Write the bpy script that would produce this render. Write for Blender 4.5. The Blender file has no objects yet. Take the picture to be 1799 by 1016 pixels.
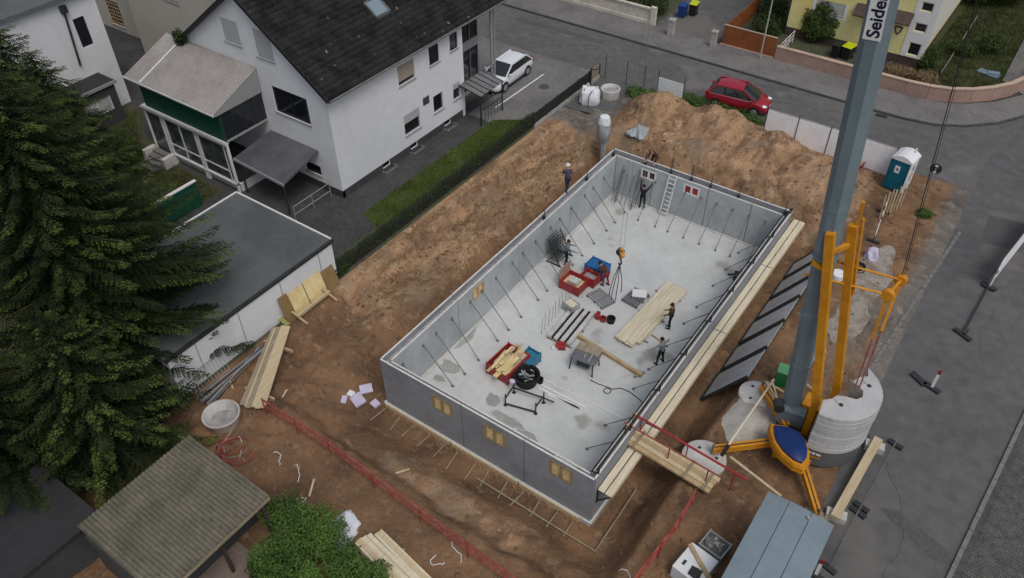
import bpy, bmesh, math, random
import numpy as np
from mathutils import Vector, Matrix, Euler
from mathutils.geometry import tessellate_polygon
R = math.radians
rng = random.Random(7)
nrng = np.random.default_rng(11)
S = bpy.context.scene
COL = S.collection

# ---------------------------------------------------------------- camera
CAM = np.array([19.0191, -16.5092, 29.3877])
FPX, YAW, PITCH, ROLL = 1411.114, -0.61755, 0.73853, -0.0068636
PW, PH = 1799, 1016
FW = np.array([math.sin(YAW)*math.cos(PITCH), math.cos(YAW)*math.cos(PITCH), -math.sin(PITCH)])
_r = np.array([math.cos(YAW), -math.sin(YAW), 0.0]); _u = np.cross(_r, FW)
RT = math.cos(ROLL)*_r + math.sin(ROLL)*_u
UP = -math.sin(ROLL)*_r + math.cos(ROLL)*_u
cam_d = bpy.data.cameras.new('camera'); cam = bpy.data.objects.new('camera', cam_d); COL.objects.link(cam)
cam_d.sensor_width = 36; cam_d.lens = 36*FPX/PW; cam_d.clip_start = 0.1; cam_d.clip_end = 2000
cam.matrix_world = Matrix(((RT[0], UP[0], -FW[0], CAM[0]), (RT[1], UP[1], -FW[1], CAM[1]), (RT[2], UP[2], -FW[2], CAM[2]), (0, 0, 0, 1)))
S.camera = cam
# ---------------------------------------------------------------- sky and sun (overcast)
SUN_EL, SUN_AZ = R(60), R(120)
w = bpy.data.worlds.new('World'); S.world = w; w.use_nodes = True
nt = w.node_tree; bg = nt.nodes['Background']
sky = nt.nodes.new('ShaderNodeTexSky'); sky.sky_type = 'NISHITA'; sky.sun_disc = False
sky.sun_elevation = SUN_EL; sky.sun_rotation = SUN_AZ; sky.dust_density = 4.0; sky.air_density = 1.0
hs = nt.nodes.new('ShaderNodeHueSaturation'); hs.inputs['Saturation'].default_value = 0.56
nt.links.new(sky.outputs[0], hs.inputs['Color']); nt.links.new(hs.outputs[0], bg.inputs[0])
bg.inputs[1].default_value = 0.128
sun_d = bpy.data.lights.new('sun', 'SUN'); sun = bpy.data.objects.new('sun', sun_d); COL.objects.link(sun)
sun_d.energy = 1.0; sun_d.angle = R(22); sun_d.color = (1.0, 0.97, 0.92)
sd = Vector((math.sin(SUN_AZ)*math.cos(SUN_EL), math.cos(SUN_AZ)*math.cos(SUN_EL), math.sin(SUN_EL)))
sun.rotation_euler = sd.to_track_quat('Z', 'Y').to_euler(); sun.location = (0, 0, 60)
S.view_settings.view_transform = 'Standard'; S.view_settings.look = 'None'
S.view_settings.gamma = 1; S.view_settings.exposure = -0.18

# ---------------------------------------------------------------- measuring: photo point -> place in the world
G = 1.7           # street level above the basement floor
W, L, H = 11.16, 21.1, 2.9
def ray(px, py): return FW + RT*(px-PW/2)/FPX + UP*(PH/2-py)/FPX
def at(px, py, z=G):
    d = ray(px, py); t = (z-CAM[2])/d[2]; return CAM + t*d
def onp(px, py, ax, val):
    d = ray(px, py); t = (val-CAM[ax])/d[ax]; return CAM + t*d

# ---------------------------------------------------------------- materials
MATS = {}
def mat(name, col, rough=0.8, var=0.12, scale=2.0, bump=0.0, bscale=30.0, metal=0.0, col2=None, mix=(0.42, 0.62), spec=0.35,
        alpha=1.0, trans=0.0, tint=None, spots=None, stretch=None, detail=6.0):
    if name in MATS: return MATS[name]
    m = bpy.data.materials.new(name); m.use_nodes = True; n = m.node_tree.nodes; l = m.node_tree.links
    b = n['Principled BSDF']; b.inputs['Roughness'].default_value = rough; b.inputs['Metallic'].default_value = metal
    b.inputs['Specular IOR Level'].default_value = spec
    if trans: b.inputs['Transmission Weight'].default_value = trans
    if alpha < 1: b.inputs['Alpha'].default_value = alpha
    tc = n.new('ShaderNodeTexCoord'); src = tc.outputs['Object']
    if stretch:
        mp = n.new('ShaderNodeMapping'); mp.inputs['Scale'].default_value = stretch; l.new(src, mp.inputs['Vector']); src = mp.outputs[0]
    nz = n.new('ShaderNodeTexNoise'); nz.inputs['Scale'].default_value = scale; nz.inputs['Detail'].default_value = detail; nz.inputs['Roughness'].default_value = 0.62
    l.new(src, nz.inputs['Vector'])
    c = tuple(col)+(1,); d = (tuple(col2)+(1,)) if col2 else tuple(min(1, v*(1-var*1.6)) for v in col)+(1,)
    rp = n.new('ShaderNodeMapRange'); rp.inputs['From Min'].default_value = mix[0]; rp.inputs['From Max'].default_value = mix[1]; rp.clamp = True
    l.new(nz.outputs['Fac'], rp.inputs['Value'])
    mx = n.new('ShaderNodeMix'); mx.data_type = 'RGBA'; mx.inputs['A'].default_value = c; mx.inputs['B'].default_value = d
    l.new(rp.outputs[0], mx.inputs['Factor']); out = mx.outputs['Result']
    # fine grain
    n2 = n.new('ShaderNodeTexNoise'); n2.inputs['Scale'].default_value = scale*9; n2.inputs['Detail'].default_value = 4
    l.new(src, n2.inputs['Vector'])
    r2 = n.new('ShaderNodeMapRange'); r2.inputs['From Min'].default_value = 0.3; r2.inputs['From Max'].default_value = 0.7
    r2.inputs['To Min'].default_value = 1-var; r2.inputs['To Max'].default_value = 1+var
    l.new(n2.outputs['Fac'], r2.inputs['Value'])
    ml = n.new('ShaderNodeMix'); ml.data_type = 'RGBA'; ml.blend_type = 'MULTIPLY'; ml.inputs['Factor'].default_value = 1
    l.new(out, ml.inputs['A']); l.new(r2.outputs[0], ml.inputs['B']); out = ml.outputs['Result']
    if tint:
        a = n.new('ShaderNodeAttribute'); a.attribute_name = 'tint'
        mt = n.new('ShaderNodeMix'); mt.data_type = 'RGBA'; mt.inputs['B'].default_value = tuple(tint)+(1,)
        l.new(a.outputs['Fac'], mt.inputs['Factor']); l.new(out, mt.inputs['A']); out = mt.outputs['Result']
    if spots:                                            # (colour, scale, threshold)
        v = n.new('ShaderNodeTexNoise'); v.inputs['Scale'].default_value = spots[1]; v.inputs['Detail'].default_value = 3
        l.new(src, v.inputs['Vector'])
        sr = n.new('ShaderNodeMapRange'); sr.inputs['From Min'].default_value = spots[2]; sr.inputs['From Max'].default_value = spots[2]+0.06
        l.new(v.outputs['Fac'], sr.inputs['Value'])
        ms = n.new('ShaderNodeMix'); ms.data_type = 'RGBA'; ms.inputs['B'].default_value = tuple(spots[0])+(1,)
        l.new(sr.outputs[0], ms.inputs['Factor']); l.new(out, ms.inputs['A']); out = ms.outputs['Result']
    l.new(out, b.inputs['Base Color'])
    if bump:
        n3 = n.new('ShaderNodeTexNoise'); n3.inputs['Scale'].default_value = bscale; n3.inputs['Detail'].default_value = 5
        l.new(src, n3.inputs['Vector'])
        bp = n.new('ShaderNodeBump'); bp.inputs['Strength'].default_value = bump; bp.inputs['Distance'].default_value = 0.05
        l.new(n3.outputs['Fac'], bp.inputs['Height']); l.new(bp.outputs[0], b.inputs['Normal'])
    MATS[name] = m
    return m

def soil_material():
    m = bpy.data.materials.new('soil'); m.use_nodes = True; n = m.node_tree.nodes; l = m.node_tree.links; b = n['Principled BSDF']
    b.inputs['Roughness'].default_value = 0.95; b.inputs['Specular IOR Level'].default_value = 0.15
    tc = n.new('ShaderNodeTexCoord')
    def noise(sc, det=6, st=None):
        z = n.new('ShaderNodeTexNoise'); z.inputs['Scale'].default_value = sc; z.inputs['Detail'].default_value = det; z.inputs['Roughness'].default_value = 0.65
        if st:
            mp_ = n.new('ShaderNodeMapping'); mp_.inputs['Scale'].default_value = st; l.new(tc.outputs['Object'], mp_.inputs['Vector']); l.new(mp_.outputs[0], z.inputs['Vector'])
        else: l.new(tc.outputs['Object'], z.inputs['Vector'])
        return z.outputs['Fac']
    def rng_(src, a, c):
        r = n.new('ShaderNodeMapRange'); r.inputs['From Min'].default_value = a; r.inputs['From Max'].default_value = c; l.new(src, r.inputs['Value']); return r.outputs[0]
    def mix(a, c, f, mode='MIX'):
        x = n.new('ShaderNodeMix'); x.data_type = 'RGBA'; x.blend_type = mode
        for k, v in (('A', a), ('B', c)):
            if isinstance(v, tuple): x.inputs[k].default_value = v+(1,)
            else: l.new(v, x.inputs[k])
        if isinstance(f, float): x.inputs['Factor'].default_value = f
        else: l.new(f, x.inputs['Factor'])
        return x.outputs['Result']
    big = noise(0.42); mid = noise(1.7, 8); fine = noise(11, 5); strk = noise(1.1, 6, (1, .25, 1))
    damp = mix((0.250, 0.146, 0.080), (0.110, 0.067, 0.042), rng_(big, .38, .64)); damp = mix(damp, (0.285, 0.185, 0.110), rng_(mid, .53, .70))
    dry = mix((0.405, 0.255, 0.148), (0.175, 0.106, 0.063), rng_(strk, .40, .63)); dry = mix(dry, (0.44, 0.315, 0.20), rng_(mid, .53, .66)); dry = mix(dry, (0.24, 0.175, 0.118), rng_(big, .50, .66))
    dust = mix((0.185, 0.165, 0.145), (0.105, 0.095, 0.085), rng_(big, .38, .64)); dust = mix(dust, (0.26, 0.225, 0.185), rng_(mid, .52, .68))
    def attr(nm, jitter):
        at_ = n.new('ShaderNodeAttribute'); at_.attribute_name = nm
        ad = n.new('ShaderNodeMath'); ad.operation = 'ADD'; l.new(at_.outputs['Fac'], ad.inputs[0])
        sb = n.new('ShaderNodeMath'); sb.operation = 'MULTIPLY_ADD'; sb.inputs[1].default_value = jitter; sb.inputs[2].default_value = -jitter*.5; l.new(mid, sb.inputs[0]); l.new(sb.outputs[0], ad.inputs[1])
        return rng_(ad.outputs[0], .3, .7)
    c = mix(damp, dry, attr('dry', .9)); c = mix(c, dust, attr('dust', .9))  # dry weight also carries the slope shading painted on the left bank
    c = mix(c, mix((.84, .84, .84), (1.15, 1.15, 1.15), rng_(fine, .3, .7)), 1.0, 'MULTIPLY'); l.new(c, b.inputs['Base Color'])
    bp = n.new('ShaderNodeBump'); bp.inputs['Strength'].default_value = 1.0; bp.inputs['Distance'].default_value = .10; l.new(noise(3.6, 9), bp.inputs['Height']); l.new(bp.outputs[0], b.inputs['Normal'])
    MATS['soil'] = m
soil_material()
mat('ground', (0.075, 0.07, 0.05), 0.95, 0.3, 0.5, 0.5, 12, col2=(0.055, 0.075, 0.03))
mat('lawn', (0.052, 0.066, 0.024), 0.95, 0.3, 0.7, 0.5, 25, col2=(0.06, 0.05, 0.026))
mat('asphalt', (0.112, 0.111, 0.111), 0.9, 0.16, 0.22, 0.25, 60, col2=(0.09, 0.09, 0.092), mix=(0.38, 0.66), spots=((0.142, 0.132, 0.122), 0.16, 0.58))
mat('asphalt_street', (0.128, 0.124, 0.122), 0.9, 0.16, 0.2, 0.25, 60, col2=(0.10, 0.098, 0.098), mix=(0.38, 0.66), spots=((0.155, 0.147, 0.14), 0.35, 0.63))
mat('paving', (0.175, 0.17, 0.165), 0.9, 0.15, 0.5, 0.2, 40, col2=(0.135, 0.13, 0.128))
mat('path', (0.062, 0.061, 0.062), 0.9, 0.2, 0.5, 0.2, 40, col2=(0.045, 0.045, 0.045))
mat('kerb', (0.20, 0.195, 0.185), 0.9, 0.2, 3, 0.2, 30)
mat('kerb_dark', (0.085, 0.083, 0.082), 0.9, 0.2, 3, 0.2, 30)
mat('cobble', (0.13, 0.128, 0.12), 0.85, 0.3, 3.0, 0.2, 30, col2=(0.085, 0.085, 0.08))
mat('dust', (0.30, 0.27, 0.235), 0.95, 0.2, 1.2, 0.4, 14, col2=(0.19, 0.15, 0.115))
mat('slab', (0.56, 0.575, 0.565), 0.62, 0.05, 0.35, 0.06, 20, col2=(0.47, 0.485, 0.475), mix=(0.40, 0.66), spots=((0.33, 0.335, 0.31), 0.42, 0.625))
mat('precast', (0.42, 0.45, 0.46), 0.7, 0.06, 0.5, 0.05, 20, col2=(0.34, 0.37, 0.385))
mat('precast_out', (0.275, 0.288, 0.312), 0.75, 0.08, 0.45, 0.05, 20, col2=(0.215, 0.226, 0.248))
mat('wet_concrete', (0.30, 0.305, 0.285), 0.45, 0.12, 1.2, 0.05, 20, col2=(0.38, 0.385, 0.36))
mat('sand_stain', (0.50, 0.49, 0.41), 0.8, 0.08, 1.5)
mat('tarp_blue', (0.16, 0.23, 0.29), 0.6, 0.1, 2)
mat('precast_edge', (0.66, 0.65, 0.62), 0.8, 0.1, 2, 0.1, 30)
mat('pale_sand', (0.47, 0.45, 0.41), 0.95, 0.12, 1.2, 0.4, 10, col2=(0.38, 0.355, 0.315))
mat('canopy_mid', (0.19, 0.19, 0.195), 0.35, 0.08, 0.8, col2=(0.14, 0.14, 0.145), spec=0.5)
mat('core', (0.36, 0.35, 0.35), 0.95, 0.2, 4, 0.4, 20)
mat('concrete', (0.40, 0.40, 0.385), 0.85, 0.12, 1.5, 0.15, 25, col2=(0.30, 0.30, 0.29))
mat('concrete_light', (0.55, 0.54, 0.52), 0.85, 0.12, 1.5, 0.15, 25, col2=(0.44, 0.43, 0.41))
mat('ballast', (0.46, 0.46, 0.465), 0.75, 0.06, 1.0, 0.06, 25, col2=(0.40, 0.40, 0.405))
mat('prop_steel', (0.20, 0.21, 0.215), 0.5, 0.15, 3, metal=0.2)
mat('asphalt_patch', (0.094, 0.093, 0.094), 0.9, 0.18, 0.8, 0.2, 50, col2=(0.084, 0.084, 0.085))
mat('crack', (0.055, 0.055, 0.055), 0.9, 0.2, 4)
mat('render_white', (0.70, 0.715, 0.735), 0.85, 0.035, 0.25, 0.05, 60, col2=(0.64, 0.655, 0.675))
mat('render_cream', (0.50, 0.47, 0.41), 0.85, 0.04, 0.3, 0.05, 60)
mat('render_yellow', (0.74, 0.69, 0.33), 0.85, 0.05, 0.4, 0.05, 60, col2=(0.72, 0.62, 0.24))
mat('plinth', (0.06, 0.06, 0.063), 0.85, 0.1, 1)
mat('roof_tile', (0.028, 0.0275, 0.027), 0.9, 0.3, 1.2, 0.1, 20, col2=(0.012, 0.012, 0.012), spots=((0.24, 0.23, 0.20), 2.6, 0.685), spec=0.2)
mat('roof_felt', (0.105, 0.115, 0.115), 0.85, 0.08, 0.35, 0.1, 30, col2=(0.08, 0.088, 0.088))
mat('roof_felt_dark', (0.030, 0.031, 0.033), 0.85, 0.12, 0.5, 0.1, 30)
mat('trim_white', (0.72, 0.72, 0.72), 0.5, 0.03, 2)
mat('trim_grey', (0.30, 0.305, 0.31), 0.5, 0.06, 2)
mat('dark_frame', (0.02, 0.02, 0.022), 0.4, 0.1, 2)
mat('glass', (0.012, 0.014, 0.017), 0.06, 0.0, 2, spec=0.6)
mat('shutter', (0.42, 0.43, 0.44), 0.6, 0.05, 2)
mat('shutter_beige', (0.36, 0.32, 0.26), 0.6, 0.05, 2)
mat('polycarb', (0.305, 0.285, 0.272), 0.22, 0.07, 0.5, 0, 10, col2=(0.235, 0.215, 0.203), mix=(.36, .62), spec=0.5)
mat('green_panel', (0.008, 0.07, 0.042), 0.5, 0.06, 0.5)
mat('metal_grey', (0.20, 0.215, 0.225), 0.45, 0.08, 1, metal=0.3)
mat('steel', (0.22, 0.225, 0.23), 0.5, 0.15, 3, metal=0.5)
mat('steel_dark', (0.045, 0.048, 0.05), 0.55, 0.15, 3, metal=0.3)
mat('galv', (0.42, 0.43, 0.44), 0.5, 0.1, 3, metal=0.4)
mat('red_paint', (0.33, 0.028, 0.03), 0.45, 0.12, 2)
mat('red_rail', (0.25, 0.035, 0.026), 0.55, 0.3, 3, col2=(0.33, 0.10, 0.075))
mat('blue_paint', (0.018, 0.13, 0.34), 0.45, 0.1, 2)
mat('cyan_paint', (0.03, 0.19, 0.30), 0.45, 0.1, 2)
mat('crane_yellow', (0.62, 0.27, 0.015), 0.45, 0.08, 1.5, col2=(0.52, 0.21, 0.012))
mat('crane_blue', (0.008, 0.032, 0.14), 0.4, 0.1, 1)
mat('crane_grey', (0.175, 0.225, 0.25), 0.42, 0.05, 0.6, col2=(0.145, 0.19, 0.215))
mat('cable', (0.015, 0.015, 0.016), 0.6, 0.1, 3)
mat('plank', (0.56, 0.46, 0.30), 0.85, 0.12, 1.6, 0.15, 30, col2=(0.48, 0.38, 0.235), stretch=(6, 0.5, 6))
mat('plank_pale', (0.68, 0.61, 0.46), 0.85, 0.1, 1.6, 0.12, 30, col2=(0.58, 0.51, 0.37), stretch=(6, 0.5, 6))
mat('plank_old', (0.31, 0.265, 0.19), 0.9, 0.15, 1.6, 0.15, 30, col2=(0.23, 0.19, 0.13), stretch=(6, 0.5, 6))
mat('timber', (0.47, 0.35, 0.20), 0.85, 0.12, 2.5, 0.15, 30, col2=(0.38, 0.27, 0.15))
mat('plywood', (0.72, 0.58, 0.31), 0.8, 0.1, 1.5, 0.05, 30, col2=(0.60, 0.46, 0.22))
mat('batten_brown', (0.36, 0.25, 0.12), 0.8, 0.15, 2)
mat('glass_grey', (0.085, 0.10, 0.10), 0.08, 0.1, 1.2, col2=(0.03, 0.035, 0.035), spec=0.6)
mat('alu', (0.66, 0.67, 0.68), 0.4, 0.05, 3)
mat('canopy_dark', (0.10, 0.105, 0.118), 0.35, 0.08, 0.8, col2=(0.075, 0.075, 0.085), spec=0.5)
mat('plywood_dark', (0.24, 0.16, 0.07), 0.8, 0.1, 2)
mat('formwork', (0.56, 0.565, 0.575), 0.5, 0.08, 1.2, col2=(0.46, 0.465, 0.475))
mat('rubber', (0.016, 0.016, 0.017), 0.85, 0.1, 4)
mat('lavender', (0.55, 0.51, 0.66), 0.7, 0.06, 3)
mat('white_sheet', (0.74, 0.76, 0.80), 0.6, 0.05, 2, 0.2, 6)
mat('banner_white', (0.86, 0.86, 0.89), 0.7, 0.06, 0.8)
mat('banner_blue', (0.72, 0.77, 0.80), 0.6, 0.06, 0.8, col2=(0.64, 0.70, 0.75))
mat('toilet_blue', (0.006, 0.12, 0.19), 0.4, 0.06, 1.5)
mat('toilet_white', (0.74, 0.75, 0.77), 0.45, 0.04, 2)
mat('lime', (0.50, 0.55, 0.01), 0.5, 0.05, 2)
mat('bin_black', (0.02, 0.02, 0.021), 0.5, 0.1, 3)
mat('bin_blue', (0.01, 0.05, 0.2), 0.5, 0.1, 3)
mat('green_box', (0.02, 0.20, 0.055), 0.5, 0.08, 2)
mat('fence_orange', (0.27, 0.085, 0.025), 0.7, 0.12, 1.2, col2=(0.21, 0.062, 0.02))
mat('pink_wall', (0.37, 0.245, 0.20), 0.85, 0.1, 0.8, 0.1, 30, col2=(0.30, 0.20, 0.165))
mat('pink_cope', (0.50, 0.38, 0.29), 0.85, 0.1, 1)
mat('stone_pillar', (0.42, 0.40, 0.37), 0.85, 0.15, 3, 0.2, 20)
mat('lattice', (0.62, 0.58, 0.50), 0.85, 0.12, 2)
mat('fence_dark', (0.03, 0.034, 0.032), 0.6, 0.1, 2)
mat('brown_tile', (0.09, 0.06, 0.052), 0.8, 0.15, 3)
mat('car_white', (0.72, 0.75, 0.78), 0.22, 0.01, 1, spec=0.6)
mat('car_red', (0.30, 0.012, 0.03), 0.22, 0.02, 1, spec=0.6)
mat('car_glass', (0.02, 0.026, 0.03), 0.05, 0.0, 1, spec=0.7)
mat('lamp_glass', (0.75, 0.76, 0.78), 0.1, 0.0, 1, spec=0.7)
mat('tail_red', (0.35, 0.01, 0.01), 0.2, 0.0, 1)
mat('white_paint', (0.78, 0.78, 0.77), 0.6, 0.06, 2)
mat('ink', (0.01, 0.01, 0.035), 0.6, 0.0, 1)
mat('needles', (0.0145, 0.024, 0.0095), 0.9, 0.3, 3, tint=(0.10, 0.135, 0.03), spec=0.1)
mat('leaves', (0.018, 0.034, 0.011), 0.75, 0.25, 2, tint=(0.075, 0.115, 0.024), spec=0.2)
mat('hedge_leaves', (0.035, 0.075, 0.014), 0.7, 0.25, 2, tint=(0.10, 0.19, 0.03))
mat('grass', (0.035, 0.052, 0.015), 0.9, 0.25, 2, tint=(0.095, 0.115, 0.035), spec=0.1)
mat('dry_grass', (0.22, 0.15, 0.08), 0.9, 0.25, 2, tint=(0.32, 0.22, 0.12))
mat('bark', (0.06, 0.045, 0.033), 0.95, 0.3, 6, 0.5, 20)
mat('clod', (0.20, 0.118, 0.066), 0.95, 0.3, 3, 0.4, 10, col2=(0.12, 0.075, 0.045))
mat('skin', (0.42, 0.25, 0.17), 0.6, 0.04, 4)
mat('hair', (0.02, 0.015, 0.012), 0.8, 0.2, 9)

# ---------------------------------------------------------------- mesh helpers
ORG = {}
def V3(p): return (float(p[0]), float(p[1]), float(p[2]))
class MB:
    def __init__(s): s.v = []; s.f = []; s.mi = []; s.cur = 0
    def _add(s, vs, fs):
        k = len(s.v); s.v += [V3(p) for p in vs]; s.f += [tuple(i+k for i in f) for f in fs]; s.mi += [s.cur]*len(fs); return s
    def use(s, i): s.cur = i; return s
    def quad(s, *pts):
        if len(pts) <= 4: return s._add(pts, [tuple(range(len(pts)))])
        return s._add(pts, [tuple(t) for t in tessellate_polygon([[Vector(V3(p)) for p in pts]])])
    def box(s, x0, x1, y0, y1, z0, z1):
        if x0 > x1: x0, x1 = x1, x0
        if y0 > y1: y0, y1 = y1, y0
        if z0 > z1: z0, z1 = z1, z0
        return s._add([(x0,y0,z0),(x1,y0,z0),(x1,y1,z0),(x0,y1,z0),(x0,y0,z1),(x1,y0,z1),(x1,y1,z1),(x0,y1,z1)],
                      [(0,3,2,1),(4,5,6,7),(0,1,5,4),(1,2,6,5),(2,3,7,6),(3,0,4,7)])
    def rbox(s, c, sx, sy, sz, rz=0.0, tilt=0.0, roll=0.0):          # c = centre of the base
        m = Matrix.Translation(Vector(V3(c))) @ Euler((tilt, roll, rz)).to_matrix().to_4x4()
        return s._add([m @ Vector((a*sx/2, b*sy/2, d*sz)) for d in (0, 1) for a, b in ((-1,-1),(1,-1),(1,1),(-1,1))],
                      [(0,3,2,1),(4,5,6,7),(0,1,5,4),(1,2,6,5),(2,3,7,6),(3,0,4,7)])
    def _frame(s, p0, p1, up=(0,0,1)):
        p0 = Vector(V3(p0)); p1 = Vector(V3(p1)); d = (p1-p0)
        if d.length < 1e-6: d = Vector((0,0,1))
        d.normalize(); u = Vector(up)
        if abs(d.dot(u)) > 0.98: u = Vector((1,0,0))
        a = d.cross(u).normalized(); b = a.cross(d).normalized(); return p0, p1, a, b
    def beam(s, p0, p1, w, h, up=(0,0,1)):
        p0, p1, a, b = s._frame(p0, p1, up); vs = []
        for p in (p0, p1): vs += [p-a*w/2-b*h/2, p+a*w/2-b*h/2, p+a*w/2+b*h/2, p-a*w/2+b*h/2]
        return s._add(vs, [(0,1,2,3),(7,6,5,4),(1,0,4,5),(2,1,5,6),(3,2,6,7),(0,3,7,4)])
    def tube(s, p0, p1, r0, r1=None, n=8, caps=True):
        r1 = r0 if r1 is None else r1
        p0, p1, a, b = s._frame(p0, p1); vs = []
        for p, r in ((p0, r0), (p1, r1)):
            vs += [p + a*r*math.cos(2*math.pi*i/n) + b*r*math.sin(2*math.pi*i/n) for i in range(n)]
        fs = [(i, (i+1) % n, n+(i+1) % n, n+i) for i in range(n)]
        if caps: fs += [tuple(range(n-1, -1, -1)), tuple(range(n, 2*n))]
        return s._add(vs, fs)
    def path(s, pts, r, n=5):
        for a, b in zip(pts[:-1], pts[1:]): s.tube(a, b, r, r, n)
        return s
    def prism(s, poly, z0, z1):
        n = len(poly); vs = [(x, y, z0) for x, y in poly]+[(x, y, z1) for x, y in poly]
        caps = [tuple(t) for t in tessellate_polygon([[Vector((x, y, 0)) for x, y in poly]])]
        return s._add(vs, [t[::-1] for t in caps]+[tuple(q+n for q in t) for t in caps]+[(i, (i+1) % n, n+(i+1) % n, n+i) for i in range(n)])
    def lathe(s, prof, c=(0,0,0), n=20, a0=0, a1=2*math.pi):
        full = abs(a1-a0-2*math.pi) < 1e-6; m = n if full else n+1; vs = []
        for r, z in prof:
            for i in range(m):
                a = a0+(a1-a0)*i/n; vs.append((c[0]+r*math.cos(a), c[1]+r*math.sin(a), c[2]+z))
        fs = []
        for j in range(len(prof)-1):
            for i in range(n):
                k = (i+1) % m; fs.append((j*m+i, j*m+k, (j+1)*m+k, (j+1)*m+i))
        return s._add(vs, fs)
    def ball(s, c, r, nu=10, nv=7):
        rx, ry, rz = (r, r, r) if not hasattr(r, '__len__') else r
        vs = [(c[0]+rx*math.sin(math.pi*j/nv)*math.cos(2*math.pi*i/nu), c[1]+ry*math.sin(math.pi*j/nv)*math.sin(2*math.pi*i/nu), c[2]+rz*math.cos(math.pi*j/nv)) for j in range(nv+1) for i in range(nu)]
        return s._add(vs, [(j*nu+i, (j+1)*nu+i, (j+1)*nu+(i+1) % nu, j*nu+(i+1) % nu) for j in range(nv) for i in range(nu)])
    def ring(s, c, R0, r, axis=(0,0,1), n=18, m=6):
        ax = Vector(axis).normalized(); a = ax.orthogonal().normalized(); b = ax.cross(a)
        c = Vector(V3(c)); vs = []
        for i in range(n):
            t = 2*math.pi*i/n; d = a*math.cos(t)+b*math.sin(t)
            for j in range(m):
                q = 2*math.pi*j/m; vs.append(c+d*(R0+r*math.cos(q))+ax*(r*math.sin(q)))
        return s._add(vs, [(i*m+j, ((i+1) % n)*m+j, ((i+1) % n)*m+(j+1) % m, i*m+(j+1) % m) for i in range(n) for j in range(m)])
    def build(s, name, m, parent=None, smooth=False, org=None, bevel=0):
        me = bpy.data.meshes.new(name)
        vv = np.array(s.v, dtype=float).reshape(-1, 3)
        if parent is not None: o3 = np.array(ORG[parent.name])
        elif org is not None: o3 = np.array(V3(org))
        else: o3 = np.array([(vv[:,0].min()+vv[:,0].max())/2, (vv[:,1].min()+vv[:,1].max())/2, vv[:,2].min()])
        me.from_pydata((vv-o3).tolist(), [], s.f)
        for k in (m if isinstance(m, (list, tuple)) else [m]): me.materials.append(MATS[k])
        if any(s.mi): me.polygons.foreach_set('material_index', s.mi)
        if smooth:
            me.polygons.foreach_set('use_smooth', [True]*len(s.f))
        bm = bmesh.new(); bm.from_mesh(me); bmesh.ops.recalc_face_normals(bm, faces=bm.faces)
        if smooth:
            for e in bm.edges:
                if len(e.link_faces) == 2 and e.calc_face_angle(0) > R(42): e.smooth = False
        bm.to_mesh(me); bm.free(); me.update()
        o = bpy.data.objects.new(name, me); COL.objects.link(o)
        if parent is not None: o.parent = parent
        else: o.location = V3(o3)
        ORG[o.name] = tuple(o3)
        if bevel:
            bv = o.modifiers.new('bevel', 'BEVEL'); bv.width = bevel; bv.segments = 2; bv.limit_method = 'ANGLE'
        return o
def tag(o, label, cat, group=None, kind=None):
    if label: o['label'] = label
    if cat: o['category'] = cat
    if group: o['group'] = group
    if kind: o['kind'] = kind
    return o
def thing(name, label, cat, loc, group=None):
    o = bpy.data.objects.new(name, None); COL.objects.link(o); o.empty_display_size = 0.3
    o.location = V3(loc); ORG[o.name] = V3(loc); return tag(o, label, cat, group)
def struct(o): o['kind'] = 'structure'; return o
def stuff(o): o['kind'] = 'stuff'; return o
def copy_tree(o, parent=None):
    c = o.copy(); COL.objects.link(c); c.parent = parent
    for ch in list(o.children): copy_tree(ch, c)
    return c
def np_mesh(name, verts, faces, m, parent=None, tint=None, org=(0,0,0), smooth=False):
    verts = np.asarray(verts, dtype=np.float32); faces = np.asarray(faces, dtype=np.int32); k = faces.shape[1]
    o3 = np.array(ORG[parent.name] if parent is not None else org, dtype=np.float32)
    me = bpy.data.meshes.new(name); me.vertices.add(len(verts)); me.vertices.foreach_set('co', (verts-o3).ravel())
    me.loops.add(faces.size); me.loops.foreach_set('vertex_index', faces.ravel())
    me.polygons.add(len(faces)); me.polygons.foreach_set('loop_start', np.arange(0, faces.size, k, dtype=np.int32))
    me.polygons.foreach_set('loop_total', np.full(len(faces), k, dtype=np.int32))
    if smooth: me.polygons.foreach_set('use_smooth', np.ones(len(faces), dtype=bool))
    me.update(calc_edges=True); me.validate()
    me.materials.append(MATS[m])
    if tint is not None:
        a = me.attributes.new('tint', 'FLOAT', 'POINT'); a.data.foreach_set('value', np.asarray(tint, dtype=np.float32))
    o = bpy.data.objects.new(name, me); COL.objects.link(o)
    if parent is not None: o.parent = parent
    else: o.location = V3(org)
    ORG[o.name] = tuple(float(q) for q in o3); return o
def vnoise(x, y, seed=0):
    xi = np.floor(x).astype(np.int64); yi = np.floor(y).astype(np.int64); xf = x-xi; yf = y-yi
    def h(a, b):
        n = (a*374761393 + b*668265263 + seed*1442695041) & 0x7fffffff
        n = ((n ^ (n >> 13))*1274126177) & 0x7fffffff
        return ((n ^ (n >> 16)) & 0xffff)/65535.0
    u = xf*xf*(3-2*xf); v = yf*yf*(3-2*yf)
    return (h(xi,yi)*(1-u)+h(xi+1,yi)*u)*(1-v)+(h(xi,yi+1)*(1-u)+h(xi+1,yi+1)*u)*v
def fbm(x, y, oct=4, seed=0):
    s = 0; a = 0.5; f = 1.0
    for i in range(oct): s = s + a*(vnoise(x*f, y*f, seed+i)-0.5); a *= 0.5; f *= 2.03
    return s
ORD = ['first','second','third','fourth','fifth','sixth','seventh','eighth','ninth','tenth','eleventh','twelfth','thirteenth','fourteenth','fifteenth','sixteenth','seventeenth','eighteenth','nineteenth','twentieth']
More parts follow.
